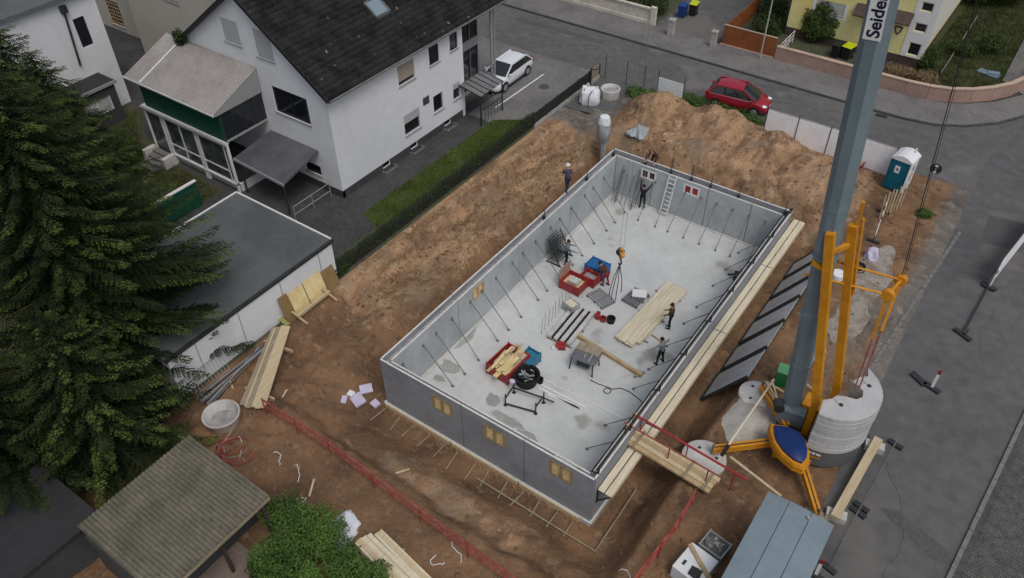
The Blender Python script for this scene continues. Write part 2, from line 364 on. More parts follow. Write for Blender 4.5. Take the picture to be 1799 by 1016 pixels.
# ================================================================ THE SETTING
SX0, SX1, SY0, SY1 = -6.35, 18.75, -16.0, 30.75          # building site
def sm(t): t = np.clip(t, 0, 1); return t*t*(3-2*t)
HEAPS = [(0.2, 27.3, 2.3, 1.9, 1.75), (4.0, 27.6, 2.7, 1.9, 1.7), (7.4, 27.2, 2.4, 2.0, 1.35), (10.4, 26.6, 2.3, 2.1, 1.1), (4.5, 25.2, 5.2, 1.7, 0.9), (9.5, 24.6, 3.0, 1.4, 0.55), (-2.2, 24.2, 1.3, 1.5, 0.35)]
def site_h(x, y, noise=True):
    n1 = fbm(x*0.45, y*0.45, 3, 3)
    n2 = fbm(x*1.1, y*1.1, 3, 31); ml = .48*sm((x+5.7+n1*1.6+n2*1.0)/.8)+.52*sm((x+3.6+n1*1.8+n2*.8)/2.6); mf = .42*sm((y+3.95+n1*.9+n2*.5)/.8)+.58*sm((y+2.9+n1*1.0)/2.0); mr = .5*sm((13.75-x+n1*0.5)/.7)+.5*sm((13.35-x+n1*.5)/1.1); mb = sm((24.6-y+n1)/2.6)
    z = G - (G+0.22)*ml*mf*mr*mb
    hp = 0
    for cx, cy, rx, ry, h in HEAPS: hp = np.maximum(hp, 1.18*h*np.exp(-(np.abs((x-cx)/rx)**2.4+np.abs((y-cy)/ry)**2.4)))
    z = z + hp*sm((y-22.0)/1.2)
    if noise:
        out = 1-ml*mf*mr*mb
        amp = 0.05+0.30*np.clip(hp, 0, 1)+0.24*ml*(1-ml)*4+0.06*mf*(1-mf)*4
        edge = sm((x-SX0)/0.6)*sm((SX1-x)/1.2)*sm((y-SY0)/1.0)*sm((SY1-y)/0.6)
        z = z + edge*(amp*fbm(x*1.3, y*1.3, 4, 9)*2.0 + (0.05+.10*np.clip(hp, 0, 1))*fbm(x*4.0, y*4.0, 3, 21))
        # wheel ruts near the front edge of the pit
        z = z - edge*0.05*np.exp(-((y+5.6+0.4*np.sin(x*0.5))/0.22)**2) - edge*0.05*np.exp(-((y+7.0+0.4*np.sin(x*0.5))/0.22)**2)
    return z
def hz(x, y): return float(site_h(np.array([float(x)]), np.array([float(y)]))[0])
xs = np.linspace(SX0, SX1, 219); ys = np.linspace(SY0, SY1, 407)
X, Y = np.meshgrid(xs, ys, indexing='ij'); Z = site_h(X, Y)
nx, ny = X.shape; idx = np.arange(nx*ny).reshape(nx, ny)
vv = np.stack([X, Y, Z], -1).reshape(-1, 3)
ff = np.stack([idx[:-1,:-1], idx[1:,:-1], idx[1:,1:], idx[:-1,1:]], -1).reshape(-1, 4)
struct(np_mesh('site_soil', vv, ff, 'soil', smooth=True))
so = bpy.data.objects['site_soil'].data
vx, vy = vv[:, 0], vv[:, 1]
dry_shade_w = np.maximum(sm((vy-21.9)/1.5)*sm((vx+2.6)/1.2)*sm((14.5-vx)/1.5), sm((-1.5-vx+.5*fbm(vx*.7, vy*.7, 3, 77)*2)/2.0)*sm((vy-1.0)/4.0))  # left bank darker towards the wall: slope shading painted in, besides moister soil
dry_shade_w = np.maximum(dry_shade_w, .62*sm((vy+4.2)/.8)*sm((-1.0-vy)/1.4)*sm((vx-1)/2.5)*sm((12-vx)/3))
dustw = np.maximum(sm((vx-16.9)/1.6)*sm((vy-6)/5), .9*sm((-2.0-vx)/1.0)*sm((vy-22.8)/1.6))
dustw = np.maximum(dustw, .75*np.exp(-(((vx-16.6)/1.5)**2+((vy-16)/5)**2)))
for nm_, w_ in (('dry', dry_shade_w), ('dust', dustw)):
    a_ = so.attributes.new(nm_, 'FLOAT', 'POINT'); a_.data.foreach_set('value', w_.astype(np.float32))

def sheet(name, poly, z, m, th=0.0):
    b = MB()
    if th: b.prism(poly, z-th, z)
    else: b.quad(*[(x, y, z) for x, y in poly])
    return struct(b.build(name, m, org=(0, 0, 0)))
gb = MB(); BIG = 420.0                                     # everything round the site, out to the horizon
for x0, x1, y0, y1 in ((-BIG, SX0, -BIG, BIG), (SX1, BIG, -BIG, BIG), (SX0, SX1, -BIG, SY0), (SX0, SX1, SY1, BIG)):
    gb.quad((x0, y0, G), (x1, y0, G), (x1, y1, G), (x0, y1, G))
struct(gb.build('ground', 'ground', org=(0, 0, 0)))

KY = 36.85                                                 # kerb of the far pavement
def rk(y): return 23.2+0.0866*y                            # kerb line on the right of the side street
sheet('back_street', [(-160, 30.75), (18.75, 30.75), (18.75, KY), (-160, KY)], G+0.004, 'asphalt_street')
b = MB(); b.quad((18.75, -30, G+.008), (rk(-30), -30, G+.008), (rk(KY), KY, G+.008), (18.75, KY, G+.008))
cu = [(13.0, KY), (15.0, 37.2), (16.74, 38.2), (18.3, 39.7), (19.6, 41.7), (20.6, 46), (21.5, 120)]
for (x0, y0), (x1, y1) in zip(cu[:-1], cu[1:]): b.quad((x0, y0, G+.008), (rk(y0), y0, G+.008), (rk(y1), y1, G+.008), (x1, y1, G+.008))
struct(b.build('side_street', 'asphalt', org=(0, 0, 0)))
# repairs and cracks in the asphalt
def patch(pts, name='asphalt_patch', m_='asphalt_patch', z=G+.0125): return sheet_late.append((name, pts, z, m_))
sheet_late = []
patch([tuple(at(x, y)[:2]) for x, y in ((1545, 893), (1580, 897), (1660, 965), (1672, 985), (1648, 992), (1570, 922))])
patch([(20.2, 26.0), (22.9, 26.3), (22.7, 29.2), (20.0, 28.8)]); patch([(7.8, 31.6), (13.0, 31.7), (13.0, 32.5), (7.8, 32.4)], z=G+.0085); patch([(-17, 34.9), (-9, 35.0), (-9, 35.7), (-17, 35.6)], z=G+.0085)
# far pavement: raised, with a rounded corner
curve = [(-160, KY), (13.0, KY), (15.0, 37.2), (16.74, 38.2), (18.3, 39.7), (19.6, 41.7), (20.6, 46), (21.5, 120)]
back = [(17.6, 120), (17.6, 47.5), (19.0, 44.6), (17.6, 42.5), (16.2, 41.2), (14.8, 40.4), (13.0, 40.05), (-160, 40.05)]
sheet('far_pavement', curve+[(17.4, 120), (17.4, 46)]+back[2:], G+0.115, 'paving', 0.2)
kb = MB()
for (x0, y0), (x1, y1) in zip(curve[:-1], curve[1:]): kb.beam((x0, y0-0.07, G+0.05), (x1, y1-0.07, G+0.05), 0.14, 0.16)
struct(kb.build('far_kerb', 'kerb_dark', org=(0, 0, 0)))
# right pavement with small cobbles
b = MB(); b.prism([(rk(-30)+0.0, -30), (60, -30), (60, 120), (rk(120), 120)], G-0.1, G+0.085); struct(b.build('cobbled_pavement', 'kerb_dark', org=(0, 0, 0)))
kerbs = thing('kerb_line', 'pale kerb stones along the right side of the side street', 'kerb', (rk(5), 5, G)); kerbs['kind'] = 'structure'; del kerbs['category']
proto = None
for i in range(48):
    y = -14+i*1.0
    b = MB(); b.rbox((rk(y+.5)-0.03, y+.5, G-0.08), 0.16, 0.975, 0.19, -math.atan(0.0866)); b.build('kerb_stone', 'kerb', kerbs)
cb_v = []; cb_f = []
k = 0
for j in range(230):
    for i in range(30):
        y = 1.0+j*0.115; x = rk(y)+0.32+i*0.112+(0.056 if j % 2 else 0)
        if i == 0 or True:
            a = 0.047+rng.uniform(-.004, .004); z0 = G+0.075; z1 = G+0.10+rng.uniform(-.006, .008)
            cb_v += [(x-a,y-a,z0),(x+a,y-a,z0),(x+a,y+a,z0),(x-a,y+a,z0),(x-a*.8,y-a*.8,z1),(x+a*.8,y-a*.8,z1),(x+a*.8,y+a*.8,z1),(x-a*.8,y+a*.8,z1)]
            for f in ((4,5,6,7),(0,1,5,4),(1,2,6,5),(2,3,7,6),(3,0,4,7)): cb_f.append([q+k for q in f])
            k += 8
o = np_mesh('cobblestones', cb_v, cb_f, 'cobble'); o.parent = bpy.data.objects['cobbled_pavement']; stuff(o)
# stone gutter line at the left of the side street
gut = thing('gutter_line', 'row of pale gutter stones at the left edge of side street', 'kerb', (18.7, 15, G)); gut['kind'] = 'structure'; del gut['category']
for i in range(28):
    y = 12.5+i*0.5; x = 18.05+0.073*(y-12.5)*1.0 - (0.0 if y < 24 else 0.0)
    b = MB(); b.rbox((x, y, G-0.05), 0.16, 0.47, 0.075+rng.uniform(0, .006), -0.07+rng.uniform(-.02, .02)); b.build('gutter_stone', 'kerb', gut)
for q in sheet_late: sheet(*q)
ck = MB(); rc = random.Random(4)
for sx_, sy_, hd_, n_ in ((21.2, 2, 1.5, 26), (22.4, 16, 1.7, 16), (-3, 32, .05, 24), (8, 34.6, 3.0, 24), (-12, 32.5, .1, 22), (20.4, 33, .4, 18)):
    x, y, h_ = sx_, sy_, hd_
    for k in range(n_):
        h_ += rc.uniform(-.5, .5); h_ = hd_+(h_-hd_)*.8; x2 = x+.3*math.cos(h_); y2 = y+.3*math.sin(h_); ck.beam((x, y, G+.0135), (x2, y2, G+.0135), .007+.008*rc.random(), .004); x, y = x2, y2
o = ck.build('asphalt_cracks', 'crack', org=(0, 0, 0)); stuff(o); tag(o, 'thin dark cracks wandering across the street asphalt', 'cracks')
# left-hand plot
sheet('driveway', [(-11.1, 20.9), (-6.75, 20.9), (-6.75, 30.9), (-11.1, 30.9)], G+0.012, 'paving')
sheet('forecourt', [(-40, 24.9), (-11.1, 24.9), (-11.1, 30.9), (-40, 30.9)], G+0.012, 'paving')
sheet('house_path', [(-22, -3), (-13.5, -3), (-13.5, 4.2), (-6.7, 4.2), (-6.7, 8.6), (-9.25, 8.6), (-9.25, 20.9), (-11.1, 20.9), (-11.1, 24.9), (-13.6, 24.9), (-13.6, 9.0), (-22, 9.0)], G+0.008, 'path')
mat('lawn_bright', (0.065, 0.098, 0.026), .95, .3, .7, .5, 25, col2=(.06, .07, .026))
sheet('lawn_strip', [(-9.25, 8.6), (-7.8, 8.2), (-7.5, 9.2), (-7.45, 21.5), (-7.7, 22.3), (-9.25, 21.2)], G+0.016, 'lawn_bright')
sheet('passage', [(-31.3, 9.0), (-26.2, 6.6), (-23.0, 9.0), (-23.0, 14.0), (-36.4, 14.0), (-36.4, 15.6), (-48, 15.6), (-48, 9.2)], G+0.006, 'path')
sheet('fence_strip', [(-7.8, 4.2), (-6.4, 4.2), (-6.4, 22.3), (-7.7, 22.3), (-7.45, 21.5), (-7.5, 9.2), (-7.8, 8.2)], G+0.012, 'ground')
sheet('back_garden', [(-30, -4), (-17.6, -4), (-17.6, 5.6), (-26, 6.0), (-30, 9)], G+0.012, 'lawn')
sheet('yard_asphalt', [(-6.2, 25.4), (-4.2, 25.6), (-3.1, 26.2), (-2.7, 27.5), (-2.9, 30.74), (-6.2, 30.74)], G+0.05, 'asphalt')
sheet('far_garden', [(10.0, 41.3), (16.0, 41.6), (17.6, 43.2), (18.4, 45), (17.4, 120), (10.0, 120)], G+0.02, 'lawn')
sheet('far_yard', [(-7.2, 40.05), (-1.8, 40.05), (-1.8, 70), (-7.2, 70)], G+0.015, 'asphalt')
# pale washed-out concrete dust by the crane and at the street corner
def blotch(name, c, rx, ry, m, dz=0.02, seed=1, n=26):
    pts = []
    for i in range(n):
        a = 2*math.pi*i/n; k = 1+0.5*float(fbm(np.array([math.cos(a)*1.7+seed*5]), np.array([math.sin(a)*1.7+seed]), 3, seed)[0])*2
        pts.append((c[0]+rx*k*math.cos(a), c[1]+ry*k*math.sin(a)))
    ring = [(c[0], c[1])]; b = MB()
    vs = [(c[0], c[1], hz(*c)+dz)]
    for s_ in (0.33, 0.66, 1.0):
        for x, y in pts:
            xx = c[0]+(x-c[0])*s_; yy = c[1]+(y-c[1])*s_
            vs.append((xx, yy, hz(xx, yy)+dz*(1.4-s_)))
    fs = [(0, 1+i, 1+(i+1) % n) for i in range(n)]
    for q in range(2):
        for i in range(n): a0 = 1+q*n; a1 = a0+n; fs.append((a0+i, a1+i, a1+(i+1) % n, a0+(i+1) % n))
    b._add(vs, fs); return struct(b.build(name, m, org=(0, 0, 0), smooth=True))
blotch('concrete_dust', at(1535, 480)[:2], 1.0, 2.6, 'dust', 0.03, 3)
blotch('concrete_dust', at(1490, 560)[:2], 0.8, 2.4, 'dust', 0.03, 5)
# white bay line and manhole cover in the driveway
b = MB(); p0 = at(870, 190); p1 = at(955, 131); b.beam((p0[0], p0[1], G+0.018), (p1[0], p1[1], G+0.018), 0.1, 0.004); o = b.build('bay_line', 'white_paint'); struct(o)
p = at(956, 153); b = MB(); b.lathe([(0, 0.012), (0.36, 0.012), (0.38, 0.0)], (p[0], p[1], G+0.012), 20); tag(b.build('manhole_cover', 'kerb_dark'), 'dark round manhole cover in the driveway', 'manhole cover')
for px, py in ((1510, 163), (1548, 204)):
    p = at(px, py); b = MB(); b.rbox((p[0], p[1], G+0.004 if py > 180 else G+.116), 0.75, 0.42, 0.012, 0.05)
    for q in range(5): b.rbox((p[0]-0.28+q*0.14, p[1], (G+0.004 if py > 180 else G+.116)+0.012), 0.05, 0.36, 0.012, 0.05)
    tag(b.build('drain_cover', 'steel_dark'), 'dark drain cover in the far pavement by the kerb' if py < 180 else 'dark drain grating in the street near the far kerb', 'drain')
# clods and stones
ico = np.array([(0,0,1),(0.89,0,0.45),(0.28,0.85,0.45),(-0.72,0.53,0.45),(-0.72,-0.53,0.45),(0.28,-0.85,0.45),(0.72,0.53,-0.45),(-0.28,0.85,-0.45),(-0.89,0,-0.45),(-0.28,-0.85,-0.45),(0.72,-0.53,-0.45),(0,0,-1)])
icf = np.array([(0,1,2),(0,2,3),(0,3,4),(0,4,5),(0,5,1),(1,6,2),(2,7,3),(3,8,4),(4,9,5),(5,10,1),(2,6,7),(3,7,8),(4,8,9),(5,9,10),(1,10,6)])
N_ = 9000; cx_ = nrng.uniform(-6, 18, N_); cy_ = nrng.uniform(-10, 30, N_)
keep = ~((cx_ > -.3) & (cx_ < W+.3) & (cy_ > -.2) & (cy_ < L+.3)) & (nrng.random(N_) < np.where((cy_ > 22) | (cx_ < -.5), 1.0, .45)) & ((cy_ > -3.9) | (nrng.random(N_) < .5))
cx_, cy_ = cx_[keep], cy_[keep]; N_ = len(cx_); cr_ = nrng.uniform(.015, .05, N_)*np.where(nrng.random(N_) < .14, 2.4, 1.0); cz_ = site_h(cx_, cy_)
cv = np.stack([cx_, cy_, cz_+.2*cr_], 1)[:, None, :]+ico[None]*np.array([1, 1, .7])*cr_[:, None, None]*nrng.uniform(.7, 1.3, (N_, 12, 3))
cv = cv.reshape(-1, 3); cf = (icf[None]+12*np.arange(N_)[:, None, None]).reshape(-1, 3)
o = np_mesh('soil_clods', cv, cf, 'clod'); tag(o, 'loose clods of brown earth scattered round the pit', 'soil'); stuff(o)
# ================================================================ THE BASEMENT SHELL
T = 0.36
bs = thing('basement', 'grey precast concrete basement shell standing open in the excavation', 'basement', (W/2, L/2, -0.2))
b = MB(); b.box(-0.09, W+0.09, -0.09, L+0.09, -0.35, 0.0); o = b.build('floor_slab', 'slab', bs)
b = MB()                                            # trowelled cove at the foot of the walls
c0 = T+0.002
for x0, x1, y0, y1 in ((c0, c0+.14, c0, L-c0), (W-c0-.14, W-c0, c0, L-c0), (c0+.14, W-c0-.14, L-c0-.14, L-c0), (c0+.14, W-c0-.14, c0, c0+.14)): b.box(x0, x1, y0, y1, 0.002, 0.045)
b.build('wall_cove', 'concrete_light', bs)
def stain(px, py, rx, ry, m_, seed, n=30):
    c = at(px, py, 0); pts = []
    for i in range(n):
        a = 2*math.pi*i/n; k = 1+1.1*float(fbm(np.array([math.cos(a)*1.5+seed*3.1]), np.array([math.sin(a)*1.5+seed]), 4, seed)[0]); pts.append((c[0]+rx*k*math.cos(a), c[1]+ry*k*math.sin(a), .003+.0004*seed))
    b = MB(); b.quad(*pts); b.build('floor_stain', m_, bs)
for q in ((815, 592, .35, 1.0, 'wet_concrete', 1), (790, 645, .5, .35, 'wet_concrete', 2), (866, 702, .38, .35, 'wet_concrete', 3), (893, 738, .9, .25, 'wet_concrete', 4), (770, 665, .3, .2, 'wet_concrete', 6), (925, 765, .5, .2, 'wet_concrete', 7)): stain(*q)
LEAF = 0.07; HI = 2.70; HO = H
def ypx(px, py): return onp(px, py, 1, 0)[[0, 2]]
fw = [(759, 695, 795, 733), (849, 745, 889, 788), (966, 808, 1005, 852)]       # boarded windows of the front wall
FWIN = []
for a, b_, c, d in fw:
    c0_ = onp((a+c)/2, (b_+d)/2, 1, 0); FWIN.append((c0_[0]-0.55, c0_[0]+0.55, c0_[2]-0.42, c0_[2]+0.46))
lw = onp(840, 503, 0, T); LWIN = [(lw[1]-0.5, lw[1]+0.5, 1.75, 2.5)]
BWIN = []
for px, py in ((1140, 303), (1216, 327)):
    q = onp(px, py, 1, L-T); BWIN.append((q[0]-0.5, q[0]+0.5, 1.85, 2.5))
def leaf(name, axis, pos, th, u0, u1, z0, z1, wins, m, edge=None):
    """one precast leaf: a wall plate with real openings, thickness th from pos"""
    us = sorted({u0, u1}|{v for w_ in wins for v in w_[:2] if u0 < v < u1}); zs = sorted({z0, z1}|{v for w_ in wins for v in w_[2:] if z0 < v < z1})
    b = MB()
    for a0, a1 in zip(us[:-1], us[1:]):
        for q0, q1 in zip(zs[:-1], zs[1:]):
            um, zm = (a0+a1)/2, (q0+q1)/2
            if any(w_[0] < um < w_[1] and w_[2] < zm < w_[3] for w_ in wins): continue
            if axis == 1: b.box(a0, a1, pos, pos+th, q0, q1)
            else: b.box(pos, pos+th, a0, a1, q0, q1)
    o = b.build(name, m, bs)
    if edge:
        e = MB()
        if axis == 1: e.box(u0, u1, pos-0.004, pos+th+0.004, z1+0.001, z1+0.025)
        else: e.box(pos-0.004, pos+th+0.004, u0, u1, z1+0.001, z1+0.025)
        e.build('leaf_edge', 'precast_edge', o)
    return o
J = 0.022
def panels(axis, pos, th, cuts, z1, wins, m, edge=True):
    for a0, a1 in zip(cuts[:-1], cuts[1:]):
        leaf('precast_panel', axis, pos, th, a0+J, a1-J, 0.0, z1, [w_ for w_ in wins if w_[1] > a0 and w_[0] < a1], m, edge)
fj1 = onp(815, 790, 1, 0)[0]; fj2 = onp(920, 850, 1, 0)[0]
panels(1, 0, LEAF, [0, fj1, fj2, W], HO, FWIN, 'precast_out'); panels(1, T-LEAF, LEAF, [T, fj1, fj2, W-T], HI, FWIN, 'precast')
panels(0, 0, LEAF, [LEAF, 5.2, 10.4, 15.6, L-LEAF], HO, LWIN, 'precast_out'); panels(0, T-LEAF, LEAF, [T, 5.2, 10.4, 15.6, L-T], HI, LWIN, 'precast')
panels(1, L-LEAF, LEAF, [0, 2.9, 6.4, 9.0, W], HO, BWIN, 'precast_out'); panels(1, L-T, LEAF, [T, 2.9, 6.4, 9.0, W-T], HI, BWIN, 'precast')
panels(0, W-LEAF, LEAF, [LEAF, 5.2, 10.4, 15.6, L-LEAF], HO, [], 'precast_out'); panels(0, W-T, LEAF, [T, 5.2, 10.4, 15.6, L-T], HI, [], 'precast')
b = MB(); zc = HI-0.10                                  # poured core between the two leaves
b.box(LEAF, T-LEAF, LEAF, L-LEAF, 0, zc); b.box(W-T+LEAF, W-LEAF, LEAF, L-LEAF, 0, zc); b.box(T-LEAF, W-T+LEAF, LEAF, T-LEAF, 0, zc-.003); b.box(T-LEAF, W-T+LEAF, L-T+LEAF, L-LEAF, 0, zc-.003)
o = b.build('wall_core', 'core', bs)
# boarded window openings
def boarded(axis, pos, w_, m1, m2, sgn):
    u0, u1, z0, z1 = w_
    b = MB()
    def bx(a0, a1, d0, d1, q0, q1):
        if axis == 1: b.box(a0, a1, pos+d0*sgn, pos+d1*sgn, q0, q1)
        else: b.box(pos+d0*sgn, pos+d1*sgn, a0, a1, q0, q1)
    bx(u0+.01, u1-.01, -0.10, -0.06, z0+.01, z1-.01)
    o = b.build('window_board', m1, bs)
    b = MB(); um = (u0+u1)/2
    for a0, a1, q0, q1 in ((u0, u0+.1, z0, z1), (u1-.1, u1, z0, z1), (um-.06, um+.06, z0, z1), (u0+.1, um-.06, z1-.1, z1), (um+.06, u1-.1, z1-.1, z1), (u0+.1, um-.06, z0, z0+.08), (um+.06, u1-.1, z0, z0+.08)):
        bx(a0+.004, a1-.004, -0.058, 0.012, q0+.004, q1-.004)
    b.build('formwork_batten', m2, o)
for w_ in FWIN: boarded(1, 0, w_, 'plywood', 'batten_brown', -1)
for w_ in LWIN: boarded(0, T, w_, 'plywood', 'timber', 1)
for i, w_ in enumerate(BWIN): boarded(1, L-T, w_, 'brown_tile' if i == 0 else 'red_paint', 'trim_white', -1)
# timber edge boards and stakes at the foot of the wall
eb = thing('footing_formwork', 'pale timber edge boards with stakes along the foot of the front wall', 'formwork', (W/2, -0.4, -0.2))
for x0, x1 in ((0.05, 3.9), (4.0, 7.6), (7.7, W-0.5)):
    b = MB(); b.box(x0, x1, -0.17, -0.10, -0.25, 0.02); b.build('edge_board', 'plank', eb)
b = MB(); b.box(W+0.10, W+0.16, -0.1, 20, -0.25, 0.02); b.build('edge_board', 'plank_old', eb)
for i in range(26):
    x = 0.3+i*0.43+rng.uniform(-.1, .1)
    b = MB(); b.tube((x, -0.36, -0.4), (x+rng.uniform(-.05, .05), -0.40+rng.uniform(-.08, .02), 0.15+rng.uniform(-.05, .1)), 0.018, n=5); b.build('stake', 'timber', eb)
    if i % 2 == 0:
        b = MB(); b.beam((x, -0.34, -0.02), (x+rng.uniform(-.2, .2), -1.05-rng.uniform(0, .3), -0.12), 0.05, 0.03); b.build('strut', 'plank_old', eb)
b = MB(); b.beam((6.0, -0.95, -0.08), (W+0.9, -1.0, -0.08), 0.06, 0.05); b.build('waler', 'plank_old', eb)
b = MB(); b.beam((W+0.85, -1.0, -0.05), (W+0.8, 2.5, -0.05), 0.06, 0.05); b.build('waler', 'plank_old', eb)

# ---------------------------------------------------------------- raking props
pp = thing('raking_prop', '', 'prop', (0, 0, 0))          # local: wall at x=0, foot at x=1.75
b = MB(); b.tube((0.06, 0, 1.90), (0.85, 0, 0.98), 0.028, n=8); b.build('outer_tube', 'prop_steel', pp)
b = MB(); b.tube((0.85, 0, 0.98), (1.62, 0, 0.08), 0.021, n=8); b.build('inner_tube', 'prop_steel', pp)
b = MB(); b.box(0.0, 0.05, -0.05, 0.05, 1.82, 2.0); b.build('head_plate', 'prop_steel', pp)
b = MB(); b.box(1.55, 1.70, -0.06, 0.06, 0.002, 0.025); b.box(1.59, 1.65, -0.025, 0.025, 0.025, 0.1); b.build('foot_plate', 'prop_steel', pp)
first = True
def prop(x, y, rz, label):
    global first
    o = pp if first else copy_tree(pp)
    first = False
    o.location = (x, y, 0.001); o.rotation_euler = (0, 0, rz); o['label'] = label; o['group'] = 'raking props bracing the basement walls'
for i in range(16):
    prop(T+.002, 1.0+i*1.22+(0.25 if i % 3 == 1 else 0), rng.uniform(-.06, .06), f'grey steel raking prop, {ORD[i]} from the front along left long wall')
for i in range(8):
    prop(3.1+i*0.98, L-T-.002, -R(90)+rng.uniform(-.06, .06), f'grey steel raking prop, {ORD[i]} from the left along back wall')
for i, y in enumerate((1.15, 3.0, 4.6, 7.2, 8.9, 10.6, 12.6, 14.3, 16.2, 18.0, 19.6)):
    prop(W-T-.002, y, R(180)+rng.uniform(-.08, .08), f'grey steel raking prop, {ORD[i]} from the front along right long wall')
for i, x in enumerate((2.4, 5.0, 7.4, 9.6)):
    prop(x, T+.002, R(90)+rng.uniform(-.05, .05), f'grey steel raking prop, {ORD[i]} from the left behind the front wall')

# ---------------------------------------------------------------- scaffold walkway outside the right wall
sc = thing('scaffold_walkway', 'bracket scaffold walkway of pale planks along the right basement wall', 'scaffold', (W+0.35, L/2, 0))
zd = 2.0
segs = [(0.25, 4.3), (4.33, 11.2), (11.23, 17.0), (17.03, 21.75)]
for j in range(2):
    for a0, a1 in segs:
        b = MB(); x = W+0.185+j*0.335; dz = 0.006*j+rng.uniform(0, .012)
        b.box(x-0.14, x+0.14, a0+rng.uniform(0, .05), a1+rng.uniform(-.02, .0), zd-0.045+dz, zd+dz); b.build('plank', 'plank_pale', sc)
b = MB(); b.box(W+0.672, W+0.70, 0.3, 21.6, zd-0.12, zd+0.03); b.build('toe_board', 'plank', sc)
ny_ = 9
for i in range(ny_):
    y = 0.35+i*(L-0.6)/(ny_-1)
    b = MB(); b.beam((W+0.01, y, zd-0.10), (W+0.68, y, zd-0.10), 0.06, 0.08); b.beam((W+0.02, y, zd-0.9), (W+0.62, y, zd-0.13), 0.05, 0.05); b.box(W+.003, W+.05, y-.05, y+.05, zd-1.0, zd-0.05)
    b.build('bracket', 'steel_dark', sc)
    b = MB(); b.tube((W-0.06, y, zd-0.1), (W-0.03, y, zd+1.25), 0.036, n=6); b.tube((W-.05, y, HO+.04), (W-.34, y, HO-.05), 0.03, n=6); b.build('guard_post', 'cable', sc)
for z_ in (zd+1.18, zd+0.96):
    b = MB()
    b.tube((W-0.09 if z_ > 3.1 else W-0.30, 0.3, z_), (W-0.09 if z_ > 3.1 else W-0.30, L-0.2, z_), 0.034, n=6); b.build('guard_rail', 'cable' , sc)
# loose starter posts standing on the back wall
for i, x in enumerate((2.2, 3.9, 5.2, 6.4, 8.1, 10.8)):
    b = MB(); b.tube((x, L-0.18, zc), (x+rng.uniform(-.03, .03), L-0.16, HO+0.75+rng.uniform(-.25, .25)), 0.022, n=6); b.box(x-.06, x+.06, L-.24, L-.12, zc, zc+.25)
    tag(b.build('guard_post', 'steel_dark'), f'dark steel guard post on the back wall, {ORD[i]} from the left', 'post', 'guard posts on the back wall')
for i, y in enumerate((13.1, 17.6, 20.7)):
    b = MB(); b.tube((0.18, y, zc), (0.18, y, HO+0.35), 0.022, n=6); b.box(.12, .24, y-.06, y+.06, zc, zc+.25)
    tag(b.build('guard_post', 'steel_dark'), f'dark steel guard post on the left wall, {ORD[i]} from the front', 'post', 'guard posts on the left wall')
# white edge cord laid along the far part of the slab
# ================================================================ BUILDINGS
def wall_face(parent, name, axis, pos, u0, u1, z0, z1, wins, m, depth=0.16, out=-1, clip=None):
    """facade sheet in plane (axis=pos) with real openings and reveals; out = direction the facade looks"""
    us = sorted({u0, u1}|{min(max(v, u0), u1) for w_ in wins for v in w_[:2]}); zs = sorted({z0, z1}|{min(max(v, z0), z1) for w_ in wins for v in w_[2:4]})
    b = MB()
    P = (lambda u, d, z: (u, pos-out*d, z)) if axis == 1 else (lambda u, d, z: (pos-out*d, u, z))
    for a0, a1 in zip(us[:-1], us[1:]):
        for q0, q1 in zip(zs[:-1], zs[1:]):
            um, zm = (a0+a1)/2, (q0+q1)/2
            if any(w_[0] < um < w_[1] and w_[2] < zm < w_[3] for w_ in wins): continue
            b.quad(P(a0,0,q0), P(a1,0,q0), P(a1,0,q1), P(a0,0,q1))
    for a0, a1, q0, q1 in [w_[:4] for w_ in wins]:
        b.quad(P(a0,0,q0), P(a0,depth,q0), P(a0,depth,q1), P(a0,0,q1)); b.quad(P(a1,0,q0), P(a1,depth,q0), P(a1,depth,q1), P(a1,0,q1))
        b.quad(P(a0,0,q0), P(a1,0,q0), P(a1,depth,q0), P(a0,depth,q0)); b.quad(P(a0,0,q1), P(a1,0,q1), P(a1,depth,q1), P(a0,depth,q1))
    o = b.build(name, m, parent)
    if clip:
        bm = bmesh.new(); bm.from_mesh(o.data); og = Vector(ORG[o.name])
        for co, no in clip:
            bmesh.ops.bisect_plane(bm, geom=bm.verts[:]+bm.edges[:]+bm.faces[:], plane_co=Vector(co)-og, plane_no=Vector(no), clear_outer=True)
        bm.to_mesh(o.data); bm.free()
    return o
def window(parent, axis, pos, w_, out=-1, depth=0.12, frame='trim_white', sill=True, shutter=0.0, shm='shutter', mull=1, pane='glass'):
    u0, u1, z0, z1 = w_[:4]
    def bx(b, a0, a1, d0, d1, q0, q1):
        if axis == 1: b.box(a0, a1, pos-out*d0, pos-out*d1, q0, q1)
        else: b.box(pos-out*d0, pos-out*d1, a0, a1, q0, q1)
    t = 0.055; b = MB(); d0, d1 = depth-0.06, depth
    bx(b, u0, u0+t, d0, d1, z0, z1); bx(b, u1-t, u1, d0, d1, z0, z1); bx(b, u0+t, u1-t, d0, d1, z0, z0+t); bx(b, u0+t, u1-t, d0, d1, z1-t, z1)
    for i in range(mull): um = u0+(u1-u0)*(i+1)/(mull+1); bx(b, um-.03, um+.03, d0+.002, d1, z0+t, z1-t)
    f = b.build('window', frame, parent)
    b = MB(); bx(b, u0+t*.5, u1-t*.5, d1-.03, d1-.02, z0+t*.5, z1-t*.5); b.build('pane', pane, f)
    if sill: b = MB(); bx(b, u0-.06, u1+.06, -0.07, depth-.07, z0-.05, z0-.002); b.build('sill', 'trim_grey', f)
    if shutter > 0:
        n = max(3, int((z1-z0)*shutter/0.09)); b = MB()
        for i in range(n):
            a = z1-(z1-z0)*shutter*(i+1)/n; c = z1-(z1-z0)*shutter*i/n; bx(b, u0+.02, u1-.02, depth-.10+(.004 if i % 2 else 0), depth-.07, a+.006, c)
        b.build('roller_shutter', shm, f)
    return f
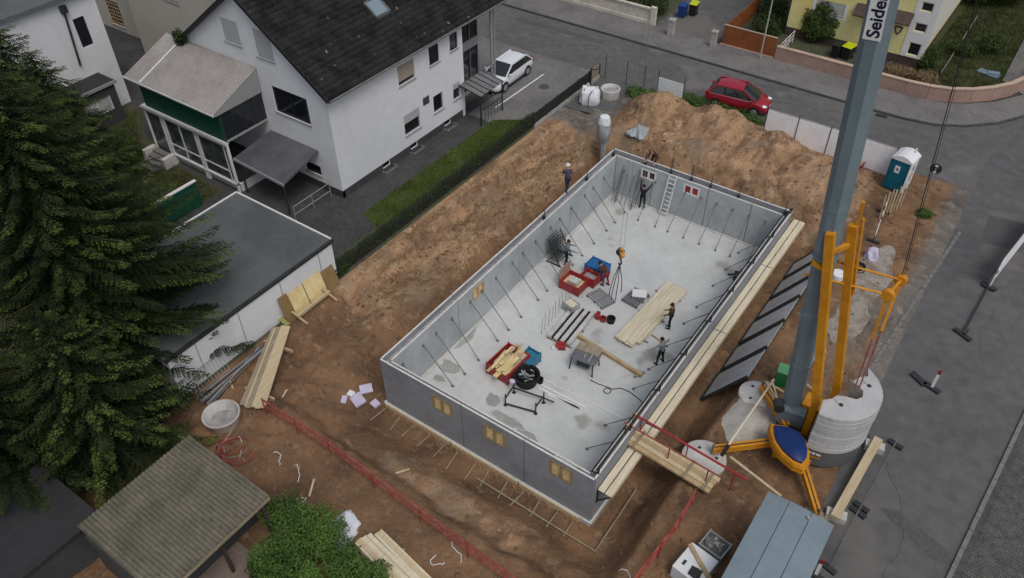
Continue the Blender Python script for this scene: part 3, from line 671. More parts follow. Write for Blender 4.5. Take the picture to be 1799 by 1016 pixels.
def wrect(axis, pos, tl, br, fl=False):
    a = onp(*tl, axis, pos); c = onp(*br, axis, pos); k = 0 if axis == 1 else 1
    return (min(a[k], c[k]), max(a[k], c[k]), min(a[2], c[2]), max(a[2], c[2]))

# ---------------------------------------------------------------- the white gabled house
HX0, HX1, HY0, HY1, HYR = -22.75, -11.15, 9.08, 20.75, 24.75
APX, APZ, SL = -16.95, 12.80, 0.712
def rz_(x): return APZ-SL*abs(x-APX)
wh = thing('white_house', 'white rendered gabled house with dark tiled roof beside the building site', 'house', (-17, 15, G))
gw = [wrect(1, HY0, (385, 29), (425, 82)), wrect(1, HY0, (442, 49), (483, 110)), wrect(1, HY0, (476, 150), (547, 221)), wrect(1, HY0, (535, 281), (566, 310))]
clip = [((APX, 0, APZ-0.12), (SL, 0, 1)), ((APX, 0, APZ-0.12), (-SL, 0, 1))]
wall_face(wh, 'gable_wall', 1, HY0, HX0, HX1, G+0.55, APZ, gw, 'render_white', clip=clip)
window(wh, 1, HY0, gw[0], shutter=0.97, frame='dark_frame'); window(wh, 1, HY0, gw[1], shutter=0.97, frame='dark_frame'); window(wh, 1, HY0, gw[2], frame='dark_frame', mull=1); window(wh, 1, HY0, gw[3], frame='dark_frame', mull=0)
sw = [wrect(0, HX1, a, c) for a, c in (((697.4,118),(729.3,136.2)), ((752.4,84.8),(771.9,107)), ((789,62.5),(804.4,83.4)), ((709,205.7),(739,222.3)), ((742.4,173.7),(755,180.7)), ((760.8,171),(779.4,189)), ((795.5,150),(809,169.5)))]
ez = rz_(HX1)-0.12
cw = []
for px, py in ((683, 311), (731, 279), (789, 239)):
    q = onp(px, py-2, 0, HX1); cw.append((q[1]-0.35, q[1]+0.35, G+0.12, G+0.50))
wall_face(wh, 'side_wall', 0, HX1, HY0, HY1, G+0.55, ez, sw, 'render_white', out=1)
wall_face(wh, 'plinth', 0, HX1-0.03, HY0+0.03, HY1, G-0.1, G+0.55, cw, 'plinth', out=1)
b = MB(); b.box(HX0, HX1-0.03, HY0+0.03, HY0+0.2, G-0.1, G+0.55); b.build('plinth', 'plinth', wh)
for i, w_ in enumerate(sw):
    if i == 4:
        b = MB(); b.box(HX1-.1, HX1-.04, w_[0], w_[1], w_[2], w_[3]); o = b.build('vent', 'trim_grey', wh)
        b = MB()
        for k in range(4): z = w_[2]+.05+k*(w_[3]-w_[2]-.06)/4; b.box(HX1-.04, HX1+.012, w_[0]+.03, w_[1]-.03, z, z+.05)
        b.build('louvre', 'steel_dark', o)
    else: window(wh, 0, HX1, w_, out=1, mull=0, frame='dark_frame' if i in (1, 2) else 'trim_grey', shutter={0: 0.8, 3: 0.42, 6: 0.35}.get(i, 0), shm='shutter_beige' if i == 0 else 'shutter', sill=True)
for i, w_ in enumerate(cw):
    window(wh, 0, HX1-.03, w_, out=1, mull=0, frame='trim_white', sill=False)
    b = MB(); y0 = w_[0]-.12; y1 = w_[1]+.12                                   # pale light-well kerb
    b.box(HX1+.0, HX1+.38, y0-.07, y0, G-.05, G+.12); b.box(HX1, HX1+.38, y1, y1+.07, G-.05, G+.12); b.box(HX1+.31, HX1+.38, y0, y1, G-.05, G+.121); b.build('light_well', 'paving', wh)
b = MB(); b.box(HX0, HX0+.3, HY0+.2, HYR-.3, G-.1, rz_(HX0)-.3); b.box(HX0+.3, HX1-1.9, HYR-.5, HYR-.25, G-.1, rz_(HX0)-.2); b.box(HX1-1.9, HX1-1.7, HY1, HYR-.25, G-.1, ez); b.box(HX1-1.7, HX1-0.02, HY1-.25, HY1-.004, G-.1, ez-.002); b.build('rear_wall', 'render_white', wh)
# glazed stair recess, corner column, entrance canopy
b = MB(); b.box(HX1-1.69, HX1-1.62, HY1+.05, HYR-.5, G, ez-.3); o = b.build('entrance_glazing', 'glass', wh)
for i in range(5):
    y = HY1+.1+i*0.85; b = MB(); b.box(HX1-1.62, HX1-1.54, y, y+.08, G, ez-.3); b.build('mullion', 'steel', o)
b = MB(); b.box(HX1-1.62, HX1-1.50, HY1+.05, HYR-.5, G+3.3, G+3.9); b.build('spandrel', 'trim_grey', o); b = MB(); b.box(HX1-1.62, HX1-1.55, HY1+.05, HYR-.5, G, G+.25); b.build('threshold', 'trim_grey', o)
for y in (HYR-.75, HYR-.42):
    b = MB(); b.tube((HX1-.15, y, G), (HX1-.15, y, ez+.05), 0.10 if y < HYR-.5 else 0.06, n=10); b.build('column', 'galv', wh, True)
ca = thing('porch_canopy', 'small sloping glass porch canopy on the end of the white house', 'canopy', (HX1+.8, 21.6, G))
z0, z1 = G+2.45, G+2.15
for i in range(5):
    y = 20.15+i*0.5; b = MB(); b.quad((HX1+.02, y+.02, z0), (HX1+1.75, y+.02, z1), (HX1+1.75, y+.48, z1), (HX1+.02, y+.48, z0)); b.quad((HX1+.02, y+.02, z0-.02), (HX1+1.75, y+.02, z1-.02), (HX1+1.75, y+.48, z1-.02), (HX1+.02, y+.48, z0-.02)); b.build('canopy_pane', 'canopy_mid', ca)
for i in range(6):
    y = 20.15+i*0.5; b = MB(); b.beam((HX1+.02, y, z0), (HX1+1.8, y, z1), .05, .07); b.build('rafter', 'steel_dark', ca)
for y in (20.2, 22.6):
    b = MB(); b.beam((HX1+1.7, y, G), (HX1+1.7, y, z1), .07, .07); b.build('post', 'steel_dark', ca)
for i in range(7):
    y = 20.3+i*0.35; b = MB(); b.beam((HX1+1.7, y, G+.1), (HX1+1.7, y, G+1.05), .025, .025); b.build('baluster', 'steel_dark', ca)
b = MB(); b.beam((HX1+1.7, 20.2, G+1.07), (HX1+1.7, 22.6, G+1.07), .04, .04); b.build('handrail', 'steel_dark', ca)
# roof
EX1, EX0 = HX1+0.44, HX0-0.44; RY0, RY1 = HY0-0.32, HYR+0.15
b = MB()
for sx in (EX0, EX1):
    b._add([(APX, RY0, APZ), (sx, RY0, rz_(sx)), (sx, RY1, rz_(sx)), (APX, RY1, APZ), (APX, RY0, APZ-.16), (sx, RY0, rz_(sx)-.16), (sx, RY1, rz_(sx)-.16), (APX, RY1, APZ-.16)], [(0,1,2,3),(4,7,6,5),(0,4,5,1),(1,5,6,2),(2,6,7,3),(3,7,4,0)])
rf = b.build('roof', 'plinth', wh)
tv = []; tf = []; k = 0
sl_len = math.hypot(EX1-APX, SL*(EX1-APX)); ux = (EX1-APX)/sl_len; uz = -SL*ux; nxn, nzn = -uz, ux
for side in (1, -1):
    nc = 22; cl = sl_len/nc; ntl = int((RY1-RY0)/0.30)
    for c_ in range(nc):
        for j in range(ntl):
            y0 = RY0+j*0.30+(0.0 if c_ % 2 else 0.0)+.004; y1 = y0+0.292; ym = (y0+y1)/2
            s0 = c_*cl-0.03; s1 = (c_+1)*cl+0.02; lift0 = 0.012; lift1 = 0.055+rng.uniform(-.006, .008)
            def q(s_, y, l): return (APX+side*(ux*s_+nxn*l), y, APZ+uz*s_+nzn*l)
            w1 = lift1+0.03
            tv += [q(s0,y0,lift0),q(s0,ym,lift0+.03),q(s0,y1,lift0),q(s1,y0,lift1),q(s1,ym,w1),q(s1,y1,lift1),q(s1,y0,0.005),q(s1,ym,0.005),q(s1,y1,0.005)]
            for f in ((0,1,4,3),(1,2,5,4),(3,4,7,6),(4,5,8,7)): tf.append([a+k for a in f])
            k += 9
o = np_mesh('roof_tiles', tv, tf, 'roof_tile', rf); stuff(o)
b = MB(); b.tube((APX, RY0, APZ+.06), (APX, RY1, APZ+.06), 0.13, n=8); b.build('ridge', 'roof_tile', rf)
b = MB(); b.tube((EX1+.05, RY0+.1, rz_(EX1)-.10), (EX1+.05, RY1, rz_(EX1)-.10), 0.07, n=8); b.build('gutter', 'steel', wh)
b = MB(); b.beam((EX1, RY0-.02, rz_(EX1)-.06), (APX, RY0-.02, APZ-.06), .05, .2); b.beam((EX0, RY0-.02, rz_(EX0)-.06), (APX, RY0-.02, APZ-.06), .05, .2); b.build('barge_board', 'dark_frame', wh)
# skylight
def rq(x, y, l): 
    n_ = 1/math.hypot(1, SL); return (x+SL*n_*l, y, rz_(x)+n_*l)
b = MB()
xa, xb, ya, yb = -13.80, -12.92, 15.25, 16.35
for (x0, y0), (x1, y1) in (((xa,ya),(xb,ya)), ((xb,ya),(xb,yb)), ((xb,yb),(xa,yb)), ((xa,yb),(xa,ya))): b.beam(rq(x0, y0, .1), rq(x1, y1, .1), .1, .16)
o = b.build('skylight', 'steel', rf); b = MB(); b.quad(rq(xa,ya,.13), rq(xb,ya,.13), rq(xb,yb,.13), rq(xa,yb,.13)); mat('sky_glass', (0.20, 0.27, 0.31), 0.12, 0, 1, spec=0.6); b.build('pane', 'sky_glass', o)
# ---------------------------------------------------------------- veranda / winter garden on the gable
ve = thing('veranda', 'white framed winter garden with green upper band and translucent roof on the gable', 'veranda', (-20.5, 7.5, G))
VX0, VX1, VY = -24.2, -16.6, 5.95
b = MB(); b.box(VX0, VX1, VY+.25, VY+.35, G-.1, G+.55); b.box(VX1-.1, VX1, VY+.35, HY0-.01, G-.1, G+.55); b.build('base_wall', 'render_white', ve)
z1 = G+3.3
cells = [(-24.1, -22.75, 0.0, 1), (-22.35, -19.6, 0.75, 2), (-19.3, -17.0, 0.75, 1)]
for x in (-24.2, -22.7, -22.45, -19.55, -19.35, -16.72):
    b = MB(); b.box(x, x+.12 if x > -22.6 else x+.1, VY, VY+.14, G, z1); b.build('post', 'trim_white', ve)
b = MB(); b.box(VX0, VX1, VY-.03, VY+.2, z1+.002, z1+.18); b.build('head_rail', 'trim_white', ve)
b = MB(); b.box(VX0-.1, VX1+.05, VY-.14, VY-.035, z1-.02, z1+.12); b.build('gutter', 'trim_grey', ve)
b = MB(); b.box(-22.4, VX1, VY-.02, VY+.16, G+.56, G+.68); b.build('sill_rail', 'trim_white', ve)
for x0, x1, zz, nm in cells:
    b = MB(); b.box(x0+.02, x1-.02, VY+.07, VY+.09, G+zz+.02, z1); o = b.build('window', 'glass_grey', ve)
    b = MB()
    for i in range(nm+1): x = x0+(x1-x0)*i/nm; b.box(x-.04, x+.04, VY+.03, VY+.068, G+zz, z1)
    if zz: b.box(x0, x1, VY+.028, VY+.064, G+1.35, G+1.43)
    b.build('frame', 'trim_white', o)
zg0, zg1 = z1+.2, G+5.35
b = MB(); b.box(VX0+.4, VX1, VY+.05, VY+.12, zg0, zg1); b.build('green_band', 'green_panel', ve)
for i in range(4):
    y0 = VY+.12+i*0.76; b = MB(); b.box(VX1-.06, VX1-.02, y0+.03, y0+.73, zg0+.05, zg1-.05); b.build('side_pane', 'glass', ve)
    b = MB(); b.box(VX1-.1, VX1+.01, y0-.03, y0+.03, zg0, zg1); b.build('side_mullion', 'steel_dark', ve)
b = MB(); b.box(VX1-.08, VX1+.02, VY+.1, HY0-.02, zg0-.08, zg0+.045); b.build('side_rail', 'trim_grey', ve)
# translucent roof: corrugated panels sloping towards the garden
za, zb = G+6.75, G+5.4
nP = 9
for i in range(nP):
    x0 = VX0-.25+i*(VX1+.35-VX0)/nP; x1 = VX0-.25+(i+1)*(VX1+.35-VX0)/nP; b = MB(); nn = 8
    for k in range(nn):
        u0 = x0+(x1-x0)*k/nn; u1 = x0+(x1-x0)*(k+1)/nn; d0 = 0.055 if k % 2 else 0; d1 = 0 if k % 2 else 0.055
        b.quad((u0, VY-.35, zb+d0), (u1, VY-.35, zb+d1), (u1, HY0-.02, za+d1), (u0, HY0-.02, za+d0))
    b.build('roof_sheet', 'polycarb', ve)
b = MB(); b.beam((VX0-.3, VY-.36, zb-.04), (VX1+.15, VY-.36, zb-.04), .06, .1); b.build('eaves_trim', 'trim_white', ve)
b = MB(); b.quad((VX1+.1, VY-.35, zb-.02), (VX1+.1, HY0-.02, za-.02), (VX1+.1, HY0-.02, zg1-.06), (VX1+.1, VY-.2, zg1-.10)); b.build('verge_panel', 'trim_grey', ve)
b = MB(); b.beam((-22.9, VY-.34, zb+.06), (-22.9, HY0-.04, za+.06), .09, .05); b.build('cover_strip', 'trim_white', ve)
# lower canopy roof right of the veranda, with posts and a railing below
lc = thing('carport_roof', 'grey flat canopy roof on posts against the gable of the white house', 'canopy', (-15, 7.6, G))
b = MB(); b._add([(-16.5, 6.15, 4.12), (-12.35, 6.05, 4.02), (-12.6, HY0-.02, 4.5), (-16.5, HY0-.02, 4.5), (-16.5, 6.15, 4.0), (-12.35, 6.05, 3.9), (-12.6, HY0-.02, 4.38), (-16.5, HY0-.02, 4.38)], [(0,1,2,3),(4,7,6,5),(0,4,5,1),(1,5,6,2),(2,6,7,3),(3,7,4,0)]); b.build('roof_deck', 'canopy_dark', lc)
b = MB(); b.beam((-16.52, 6.1, 4.06), (-12.3, 6.0, 3.96), .06, .16); b.build('fascia', 'trim_grey', lc)
for x, y in ((-16.3, 6.3), (-12.6, 6.2)):
    b = MB(); b.tube((x, y, G), (x, y, 4.0), .06, n=8); b.build('post', 'steel_dark', lc)
rl = thing('steel_railing', 'low steel tube railing on the dark steps below the gable', 'railing', (-12.3, 7.5, G))
for y in (6.0, 7.4, 8.8):
    b = MB(); b.tube((-11.9, y, G), (-11.9, y, G+1.0), .025, n=6); b.build('post', 'galv', rl)
for z in (.45, .98):
    b = MB(); b.tube((-11.9, 6.0, G+z), (-11.9, 8.8, G+z), .02, n=6); b.build('rail', 'galv', rl)
st = thing('garden_steps', 'pale stone steps leading up to the white framed winter garden', 'steps', (-23.2, 5.3, G))
for i in range(4):
    b = MB(); b.box(-24.0, -22.6, VY-.05-(4-i)*.38+.005, VY-.05-(3-i)*.38, G-.05, G+(i+1)*.15-.02); b.build('step', 'paving', st)
for x in (-24.35, -22.5):
    b = MB(); b.box(x, x+.3, VY-.9, VY-.06, G-.05, G+.7); b.build('cheek_wall', 'concrete_light', st)
# green garden screen behind the garage
b = MB(); b.box(-17.6, -17.48, 1.3, 4.0, G-.05, 3.35); o = thing('garden_screen', 'dark green garden screen wall with pale coping behind the garage', 'screen', (-17.5, 2.6, G)); b.build('panel', 'green_panel', o)
b = MB(); b.box(-17.64, -17.44, 1.28, 4.02, 3.352, 3.42); b.build('coping', 'trim_white', o)
# ---------------------------------------------------------------- garage
ga = thing('garage', 'long white garage with flat grey felt roof beside the excavation', 'garage', (-10, -1.5, G))
GX0, GX1, GY0, GY1, GZ = -13.6, -6.55, -6.0, 3.85, 4.15
b = MB(); b.box(GX0+.1, GX1, GY0, GY1, G-.2, GZ-.14); b.build('wall', 'render_white', ga)
b = MB(); b.box(GX0-.05, GX1-.10, GY0-.1, GY1+.05, GZ-.138, GZ); b.build('roof_deck', 'roof_felt', ga)
b = MB(); b.box(GX0-.09, GX1-.1, GY1+.052, GY1+.14, GZ-.16, GZ+.05); b.box(GX0-.14, GX0-.052, GY0-.1, GY1+.14, GZ-.16, GZ+.05); b.build('roof_trim', 'trim_white', ga)
b = MB(); b.box(GX1-.098, GX1+.06, GY0-.1, GY1+.14, GZ-.15, GZ-.012); b.build('gutter', 'steel_dark', ga)
for y in (2.9, 0.35, -2.2, -4.6):
    b = MB(); b.box(GX1+.002, GX1+.022, y-.018, y+.018, G-.1, GZ-.16); b.build('wall_joint', 'trim_grey', ga)
pl = thing('plywood_hoarding', 'yellow plywood sheets leaning on the garage wall above the bank', 'plywood', (-6.3, 2, G))
for i, (y0, y1, h, m_) in enumerate(((2.75, 3.55, 1.15, 'plywood_dark'), (1.55, 2.7, 1.35, 'plywood'), (0.55, 1.5, 1.3, 'plywood'), (-0.05, 0.5, 1.45, 'plywood_dark'))):
    b = MB(); b._add([(-6.1, y0, hz(-6.1, y0)), (-6.1, y1, hz(-6.1, y1)), (-6.5, y1, G+h), (-6.5, y0, G+h), (-6.07, y0, hz(-6.1, y0)), (-6.07, y1, hz(-6.1, y1)), (-6.47, y1, G+h), (-6.47, y0, G+h)], [(0,3,2,1),(4,5,6,7),(0,1,5,4),(1,2,6,5),(2,3,7,6),(3,0,4,7)]); b.build('plywood_sheet', m_, pl)
b = MB(); b.beam((-5.75, 0.3, G+.42), (-5.75, 2.5, G+.42), .10, .16); b.build('rail_board', 'plank', pl)
for y in (0.35, 2.4):
    b = MB(); b.beam((-6.15, y, G+.5), (-5.3, y+.1, G+.05), .10, .10); b.build('brace', 'timber', pl)
# ---------------------------------------------------------------- corrugated shed, bottom left
sh = thing('garden_shed', 'garden shed with mossy corrugated roof at the lower left', 'shed', (0, -10.7, G))
SXa, SXb, SYa, SYb = -2.35, 2.1, -12.9, -8.1
b = MB(); b.box(SXa+.2, SXb-1.1, SYa, SYb+.2-.4, G-.1, 3.85); b.build('wall', 'plinth', sh)
mat('corrugated', (0.165, 0.150, 0.118), 0.8, 0.22, 0.8, 0.1, 20, col2=(0.105, 0.100, 0.070), mix=(0.36, 0.64))
rows = int((SYb-SYa)/0.09)
nS = 6; dy = (SYb-SYa)/nS
for s_ in range(nS):
    b = MB(); y0 = SYa+s_*dy; m_ = 5; pr = []
    for i in range(m_*2+1):
        y = y0+dy*i/(m_*2)*1.0; pr.append((y, 0.0 if i % 2 else 0.06))
    vs = []
    for x, z in ((SXa, 4.30+.004*s_), (SXb, 4.05+.004*s_)):
        for y, d in pr: vs.append((x, y, z+d))
    n_ = len(pr); b._add(vs, [(i, i+1, n_+i+1, n_+i) for i in range(n_-1)])
    b._add([(v[0], v[1], v[2]-.02) for v in vs], [(i, n_+i, n_+i+1, i+1) for i in range(n_-1)])
    b.build('corrugated_sheet', 'corrugated', sh)
b = MB(); b.box(SXb-.06, SXb-.001, SYa, SYb, 3.85, 4.0); b.build('fascia', 'plank_old', sh)
for y in (SYb-.3, -10.3, -12.4):
    b = MB(); b.box(SXb-.25, SXb-.13, y-.06, y+.06, G, 3.98); b.build('post', 'bark', sh)
b = MB(); b.box(SXb-1.05, SXb+1.6, SYa-1, SYb-1.3, G-.05, G+.06); mat('floor_pink', (0.19, 0.145, 0.125), .9, .15, 1.2); b.build('paved_floor', 'floor_pink', sh)
b = MB(); b.box(-9.5, -2.75, -19, -12.2, G-.1, 3.6); o = thing('flat_shed', 'low shed with dark flat roof at lower left corner', 'shed', (-6, -15, G)); b.build('wall', 'plinth', o)
b = MB(); b.box(-9.7, -2.6, -19.2, -12.05, 3.602, 3.72); b.build('roof_deck', 'roof_felt_dark', o)
# ---------------------------------------------------------------- left white building and its dark annexe
lb = thing('left_building', 'white building with grey flat roof at the top left corner', 'building', (-36, 2, G))
LX = -31.35
lwn = [wrect(0, LX, (127, 35), (165, 77))]
wall_face(lb, 'side_wall', 0, LX, -20, 9.05, G-.1, 9.6, lwn, 'render_white', out=1); window(lb, 0, LX, lwn[0], out=1, mull=1, frame='dark_frame', sill=False)
b = MB(); b.box(-44, LX-.02, 8.85, 9.04, G-.1, 9.598); b.build('end_wall', 'render_white', lb)
b = MB(); b.box(-46, LX+.25, -20, 9.25, 9.602, 9.75); b.build('roof_deck', 'roof_felt', lb)
b = MB(); b.box(LX+.252, LX+.33, -20, 9.25, 9.55, 9.80); b.build('gutter', 'steel', lb)
q0 = onp(112, 20, 0, LX+.08); q1 = onp(146, 113, 0, LX+.08)
b = MB(); b.tube((LX+.1, q0[1], q0[2]), (LX+.1, q1[1]-.2, q1[2]), .07, n=8); b.box(LX+.005, LX+.25, q0[1]-.2, q0[1]+.2, q0[2]-.1, q0[2]+.35); b.build('downpipe', 'steel_dark', lb)
an = thing('dark_annexe', 'anthracite single storey annexe with flat roof and white window', 'annexe', (-30.3, 5.5, G))
awn = [wrect(0, -29.55, (146, 192), (196, 196))]; awn = [(4.9, 6.9, 2.7, 3.75)]
wall_face(an, 'front_wall', 0, -29.55, 2.0, 7.4, G-.1, 4.4, awn, 'plinth', out=1); window(an, 0, -29.55, awn[0], out=1, mull=1, sill=False, pane='shutter')
b = MB(); b.box(-31.3, -29.6, 7.2, 7.39, G-.1, 4.398); b.build('end_wall', 'plinth', an); b = MB(); b.box(-31.3, -29.6, 2.0, 2.2, G-.1, 4.398); b.build('end_wall', 'plinth', an)
b = MB(); b.box(-31.34, -29.45, 1.9, 7.5, 4.402, 4.5); b.build('roof_deck', 'roof_felt_dark', an)
b = MB(); b.box(-29.449, -29.38, 1.9, 7.55, 4.36, 4.56); b.box(-31.33, -29.45, 7.502, 7.56, 4.36, 4.56); b.build('roof_trim', 'trim_grey', an)
# ---------------------------------------------------------------- beige house behind
bh = thing('beige_house', 'beige rendered house between the white house and the left building', 'house', (-32, 17, G))
bw = [wrect(1, 14.0, (288, -4), (315, 8))]
wall_face(bh, 'front_wall', 1, 14.0, -36.5, -24, G-.1, 10.5, bw, 'render_cream'); window(bh, 1, 14.0, bw[0], frame='dark_frame', sill=True)
b = MB(); b.box(-36.4, -24, 14.2, 24, G-.1, 10.49); b.build('core', 'render_cream', bh)
GW = wrect(1, 15.5, (182, -3), (221, 50)); GD = wrect(1, 15.5, (207, 92), (258, 126)); GD = (GD[0], -36.7, G-.05, GD[3])
wall_face(bh, 'wing_wall', 1, 15.5, -47, -36.5, G-.1, 8.8, [GW, GD], 'render_cream', depth=.6)
b = MB(); b.box(-47, -36.5, 16.2, 22, G-.1, 8.79); b.build('core', 'plinth', bh)
o = window(bh, 1, 15.5, GW, frame='timber', sill=True, mull=4)
b = MB()
for k in range(6): b.box(GW[0]+.05, GW[1]-.05, 15.5+.02, 15.5+.055, GW[2]+.2+k*(GW[3]-GW[2])/6.5, GW[2]+.26+k*(GW[3]-GW[2])/6.5)
b.build('glazing_bar', 'timber', o)
b = MB(); b._add([(-37, 13.4, 10.5), (-23.4, 13.4, 10.5), (-23.4, 19, 14), (-37, 19, 14), (-37, 24.6, 10.5), (-23.4, 24.6, 10.5)], [(0,1,2,3),(3,2,5,4),(0,3,4),(1,5,2)]); b.build('roof', 'roof_tile', bh)
# ---------------------------------------------------------------- yellow house across the street
yh = thing('yellow_house', 'yellow rendered house across the street with white window column', 'house', (7, 49, G))
YY = 44.6; YX0, YX1 = 1.9, 11.85
yw = [wrect(1, YY, (1437, -2), (1480, 30)), wrect(1, YY, (1622, 3), (1637, 23)), wrect(1, YY, (1609.5, 39.5), (1625, 59)), wrect(1, YY, (1599, 74), (1612, 100))]
wall_face(yh, 'front_wall', 1, YY, YX0, YX1, G+.7, 9.0, yw, 'render_yellow')
b = MB(); b.box(YX0+.03, YX1-.03, YY+.03, YY+.2, G-.1, G+.7); b.box(YX1-.2, YX1-.03, YY+.2, 58, G-.1, G+.7); b.build('plinth', 'brown_tile', yh)
window(yh, 1, YY, yw[0], shutter=0.95, mull=0)
for w_ in yw[1:]: window(yh, 1, YY, w_, mull=0, sill=False)
xa, xb = min(w_[0] for w_ in yw[1:])-.35, max(w_[1] for w_ in yw[1:])+.35
zs_ = sorted(yw[1:], key=lambda w_: w_[2]); zc_ = [G+.72]+[v for w_ in zs_ for v in (w_[2]-.03, w_[3]+.03)]+[9.0]
for i in range(0, len(zc_)-1, 2):
    b = MB(); b.box(xa, xb, YY-.035, YY-.002, zc_[i], zc_[i+1]); b.build('white_surround', 'trim_white', yh)
for i in range(1, len(zc_)-1, 2):
    w_ = zs_[(i-1)//2]; b = MB(); b.box(xa, w_[0]-.02, YY-.035, YY-.002, zc_[i]+.001, zc_[i+1]-.001); b.build('white_surround', 'trim_white', yh); b = MB(); b.box(w_[1]+.02, xb, YY-.035, YY-.002, zc_[i]+.001, zc_[i+1]-.001); b.build('white_surround', 'trim_white', yh)
b = MB(); b.box(yw[0][0]-.25, yw[0][1]+.25, YY-.03, YY-.002, yw[0][2]-.25, yw[0][2]-.08); b.box(yw[0][0]-.25, yw[0][0]-.04, YY-.03, YY-.002, yw[0][2]-.079, yw[0][3]); b.box(yw[0][1]+.04, yw[0][1]+.25, YY-.03, YY-.002, yw[0][2]-.079, yw[0][3]); b.build('white_surround', 'trim_white', yh)
b = MB(); b.box(YX1-.02, YX1, YY+.02, 58, G+.7, 9.0); b.build('side_wall', 'render_yellow', yh)
b = MB()
for k in range(14): b.box(YX1+.002, YX1+.05, YY+1.2+k*.9, YY+1.65+k*.9, G+1.2, 8.6)
b.build('side_stripe', 'trim_white', yh)
b = MB(); b.box(YX0+.02, YX0+.1, YY+.05, 58, G-.1, 9.0); b.build('side_wall', 'render_yellow', yh)
b = MB(); b._add([(YX0-.4, YY-.5, 9.0), (YX1+.4, YY-.5, 9.0), (YX1+.4, 51.5, 13), (YX0-.4, 51.5, 13), (YX0-.4, 58.5, 9), (YX1+.4, 58.5, 9)], [(0,1,2,3),(3,2,5,4),(0,3,4),(1,5,2)]); b.build('roof', 'brown_tile', yh)
for (px0, py0, px1, py1) in ((1508, 3, 1545, 20), (1575, 15, 1606, 30)):
    a = onp(px0, py0, 1, YY); c = onp(px1, py1, 1, YY); x0, x1 = sorted((a[0], c[0])); zt = (a[2]+c[2])/2
    b = MB(); b._add([(x0, YY-.9, zt-.45), (x1, YY-.9, zt-.45), (x1, YY-.002, zt+.1), (x0, YY-.002, zt+.1), (x0, YY-.9, zt-.55), (x1, YY-.9, zt-.55), (x1, YY-.002, zt), (x0, YY-.002, zt)], [(0,1,2,3),(4,7,6,5),(0,4,5,1),(1,5,6,2),(2,6,7,3),(3,7,4,0)]); b.build('door_hood', 'brown_tile', yh)
q = onp(1578, 53, 1, YY); b = MB(); sx_, sz_ = q[0], q[2]
b._add([(sx_+u, YY-.03, sz_+v) for u, v in ((-.3,.25),(-.2,.32),(.2,.32),(.3,.25),(.22,-.1),(0,-.38),(-.22,-.1))]+[(sx_+u*.6, YY-.045, sz_+v*.6) for u, v in ((-.3,.25),(-.2,.32),(.2,.32),(.3,.25),(.22,-.1),(0,-.38),(-.22,-.1))], [(i, (i+1) % 7, 7+(i+1) % 7, 7+i) for i in range(7)]); b.build('wall_emblem', 'brown_tile', yh)
# ================================================================ WALLS, FENCES, STREET THINGS
# patterned garden wall across the street
gwl = thing('lattice_wall', 'cream openwork block garden wall across the back street', 'garden wall', (-12, 40.1, G))
y0 = 40.1; zb_ = G+.115
b = MB(); b.box(-26, -7.6, y0, y0+.22, G-.05, zb_+.25); b.build('wall_base', 'lattice', gwl)
b = MB(); b.box(-26, -7.6, y0-.02, y0+.24, zb_+1.18, zb_+1.28); b.build('coping', 'lattice', gwl)
b = MB(); n_ = 0
for i in range(66):
    for j in range(4):
        x = -26+.14+i*.28; z = zb_+.25+j*.2325
        b.beam((x-.13, y0+.11, z), (x+.13, y0+.11, z+.2325), .16, .05, up=(0, 1, 0)); b.beam((x-.13, y0+.12, z+.2325), (x+.13, y0+.12, z), .16, .05, up=(0, 1, 0))
o = b.build('openwork_blocks', 'lattice', gwl); stuff(o)
b = MB(); b.box(-26, -7.7, y0+.2395, y0+.26, G, G+1.2); b.build('backing', 'lattice', gwl)
b = MB(); b.box(-7.6, -7.15, y0-.03, y0+.3, G-.05, zb_+1.4); b.build('end_pier', 'lattice', gwl)
def pillar(px, py, h, s, label):
    p = at(px, py, zb_); t = thing('gate_pillar', label, 'pillar', (p[0], p[1], zb_))
    b = MB(); b.rbox((p[0], p[1], zb_-.05), s, s, h, 0); b.build('shaft', 'stone_pillar', t)
    b = MB(); b.rbox((p[0], p[1], zb_-.05+h+.001), s+.1, s+.1, .1, 0); b.rbox((p[0], p[1], zb_+h+.052), s*.6, s*.6, .06, 0); b.build('cap', 'stone_pillar', t)
pillar(1178, 62, 1.25, .42, 'pale stone gate pillar left of the asphalt drive'); pillar(1252, 82, 1.2, .36, 'pale stone gate pillar at the corner of the orange fence')
# orange board fence
of = thing('orange_fence', 'rust orange board fence across the back street', 'fence', (1, 40.2, G))
xa, xb = at(1258, 86, zb_)[0], 2.75
nb = 26
for i in range(nb):
    x = xa+(xb-xa)*i/nb; b = MB(); b.box(x+.006, x+(xb-xa)/nb-.006, 40.12+(.01 if i % 2 else 0), 40.16+(.01 if i % 2 else 0), zb_+.03, zb_+1.5); b.build('board', 'fence_orange', of)
for i in range(18):
    y = 40.25+i*.4; b = MB(); b.box(xa-.05, xa-.01, y, y+.388, G+.05, G+1.5); b.build('board', 'fence_orange', of)
b = MB(); b.box(xa-.05, xb, 40.10, 40.20, zb_+1.502, zb_+1.56); b.build('top_rail', 'pink_cope', of)
b = MB(); b.box(xa-.1, xb, 40.05, 40.24, zb_-.1, zb_+.06); b.build('base_kerb', 'pink_cope', of)
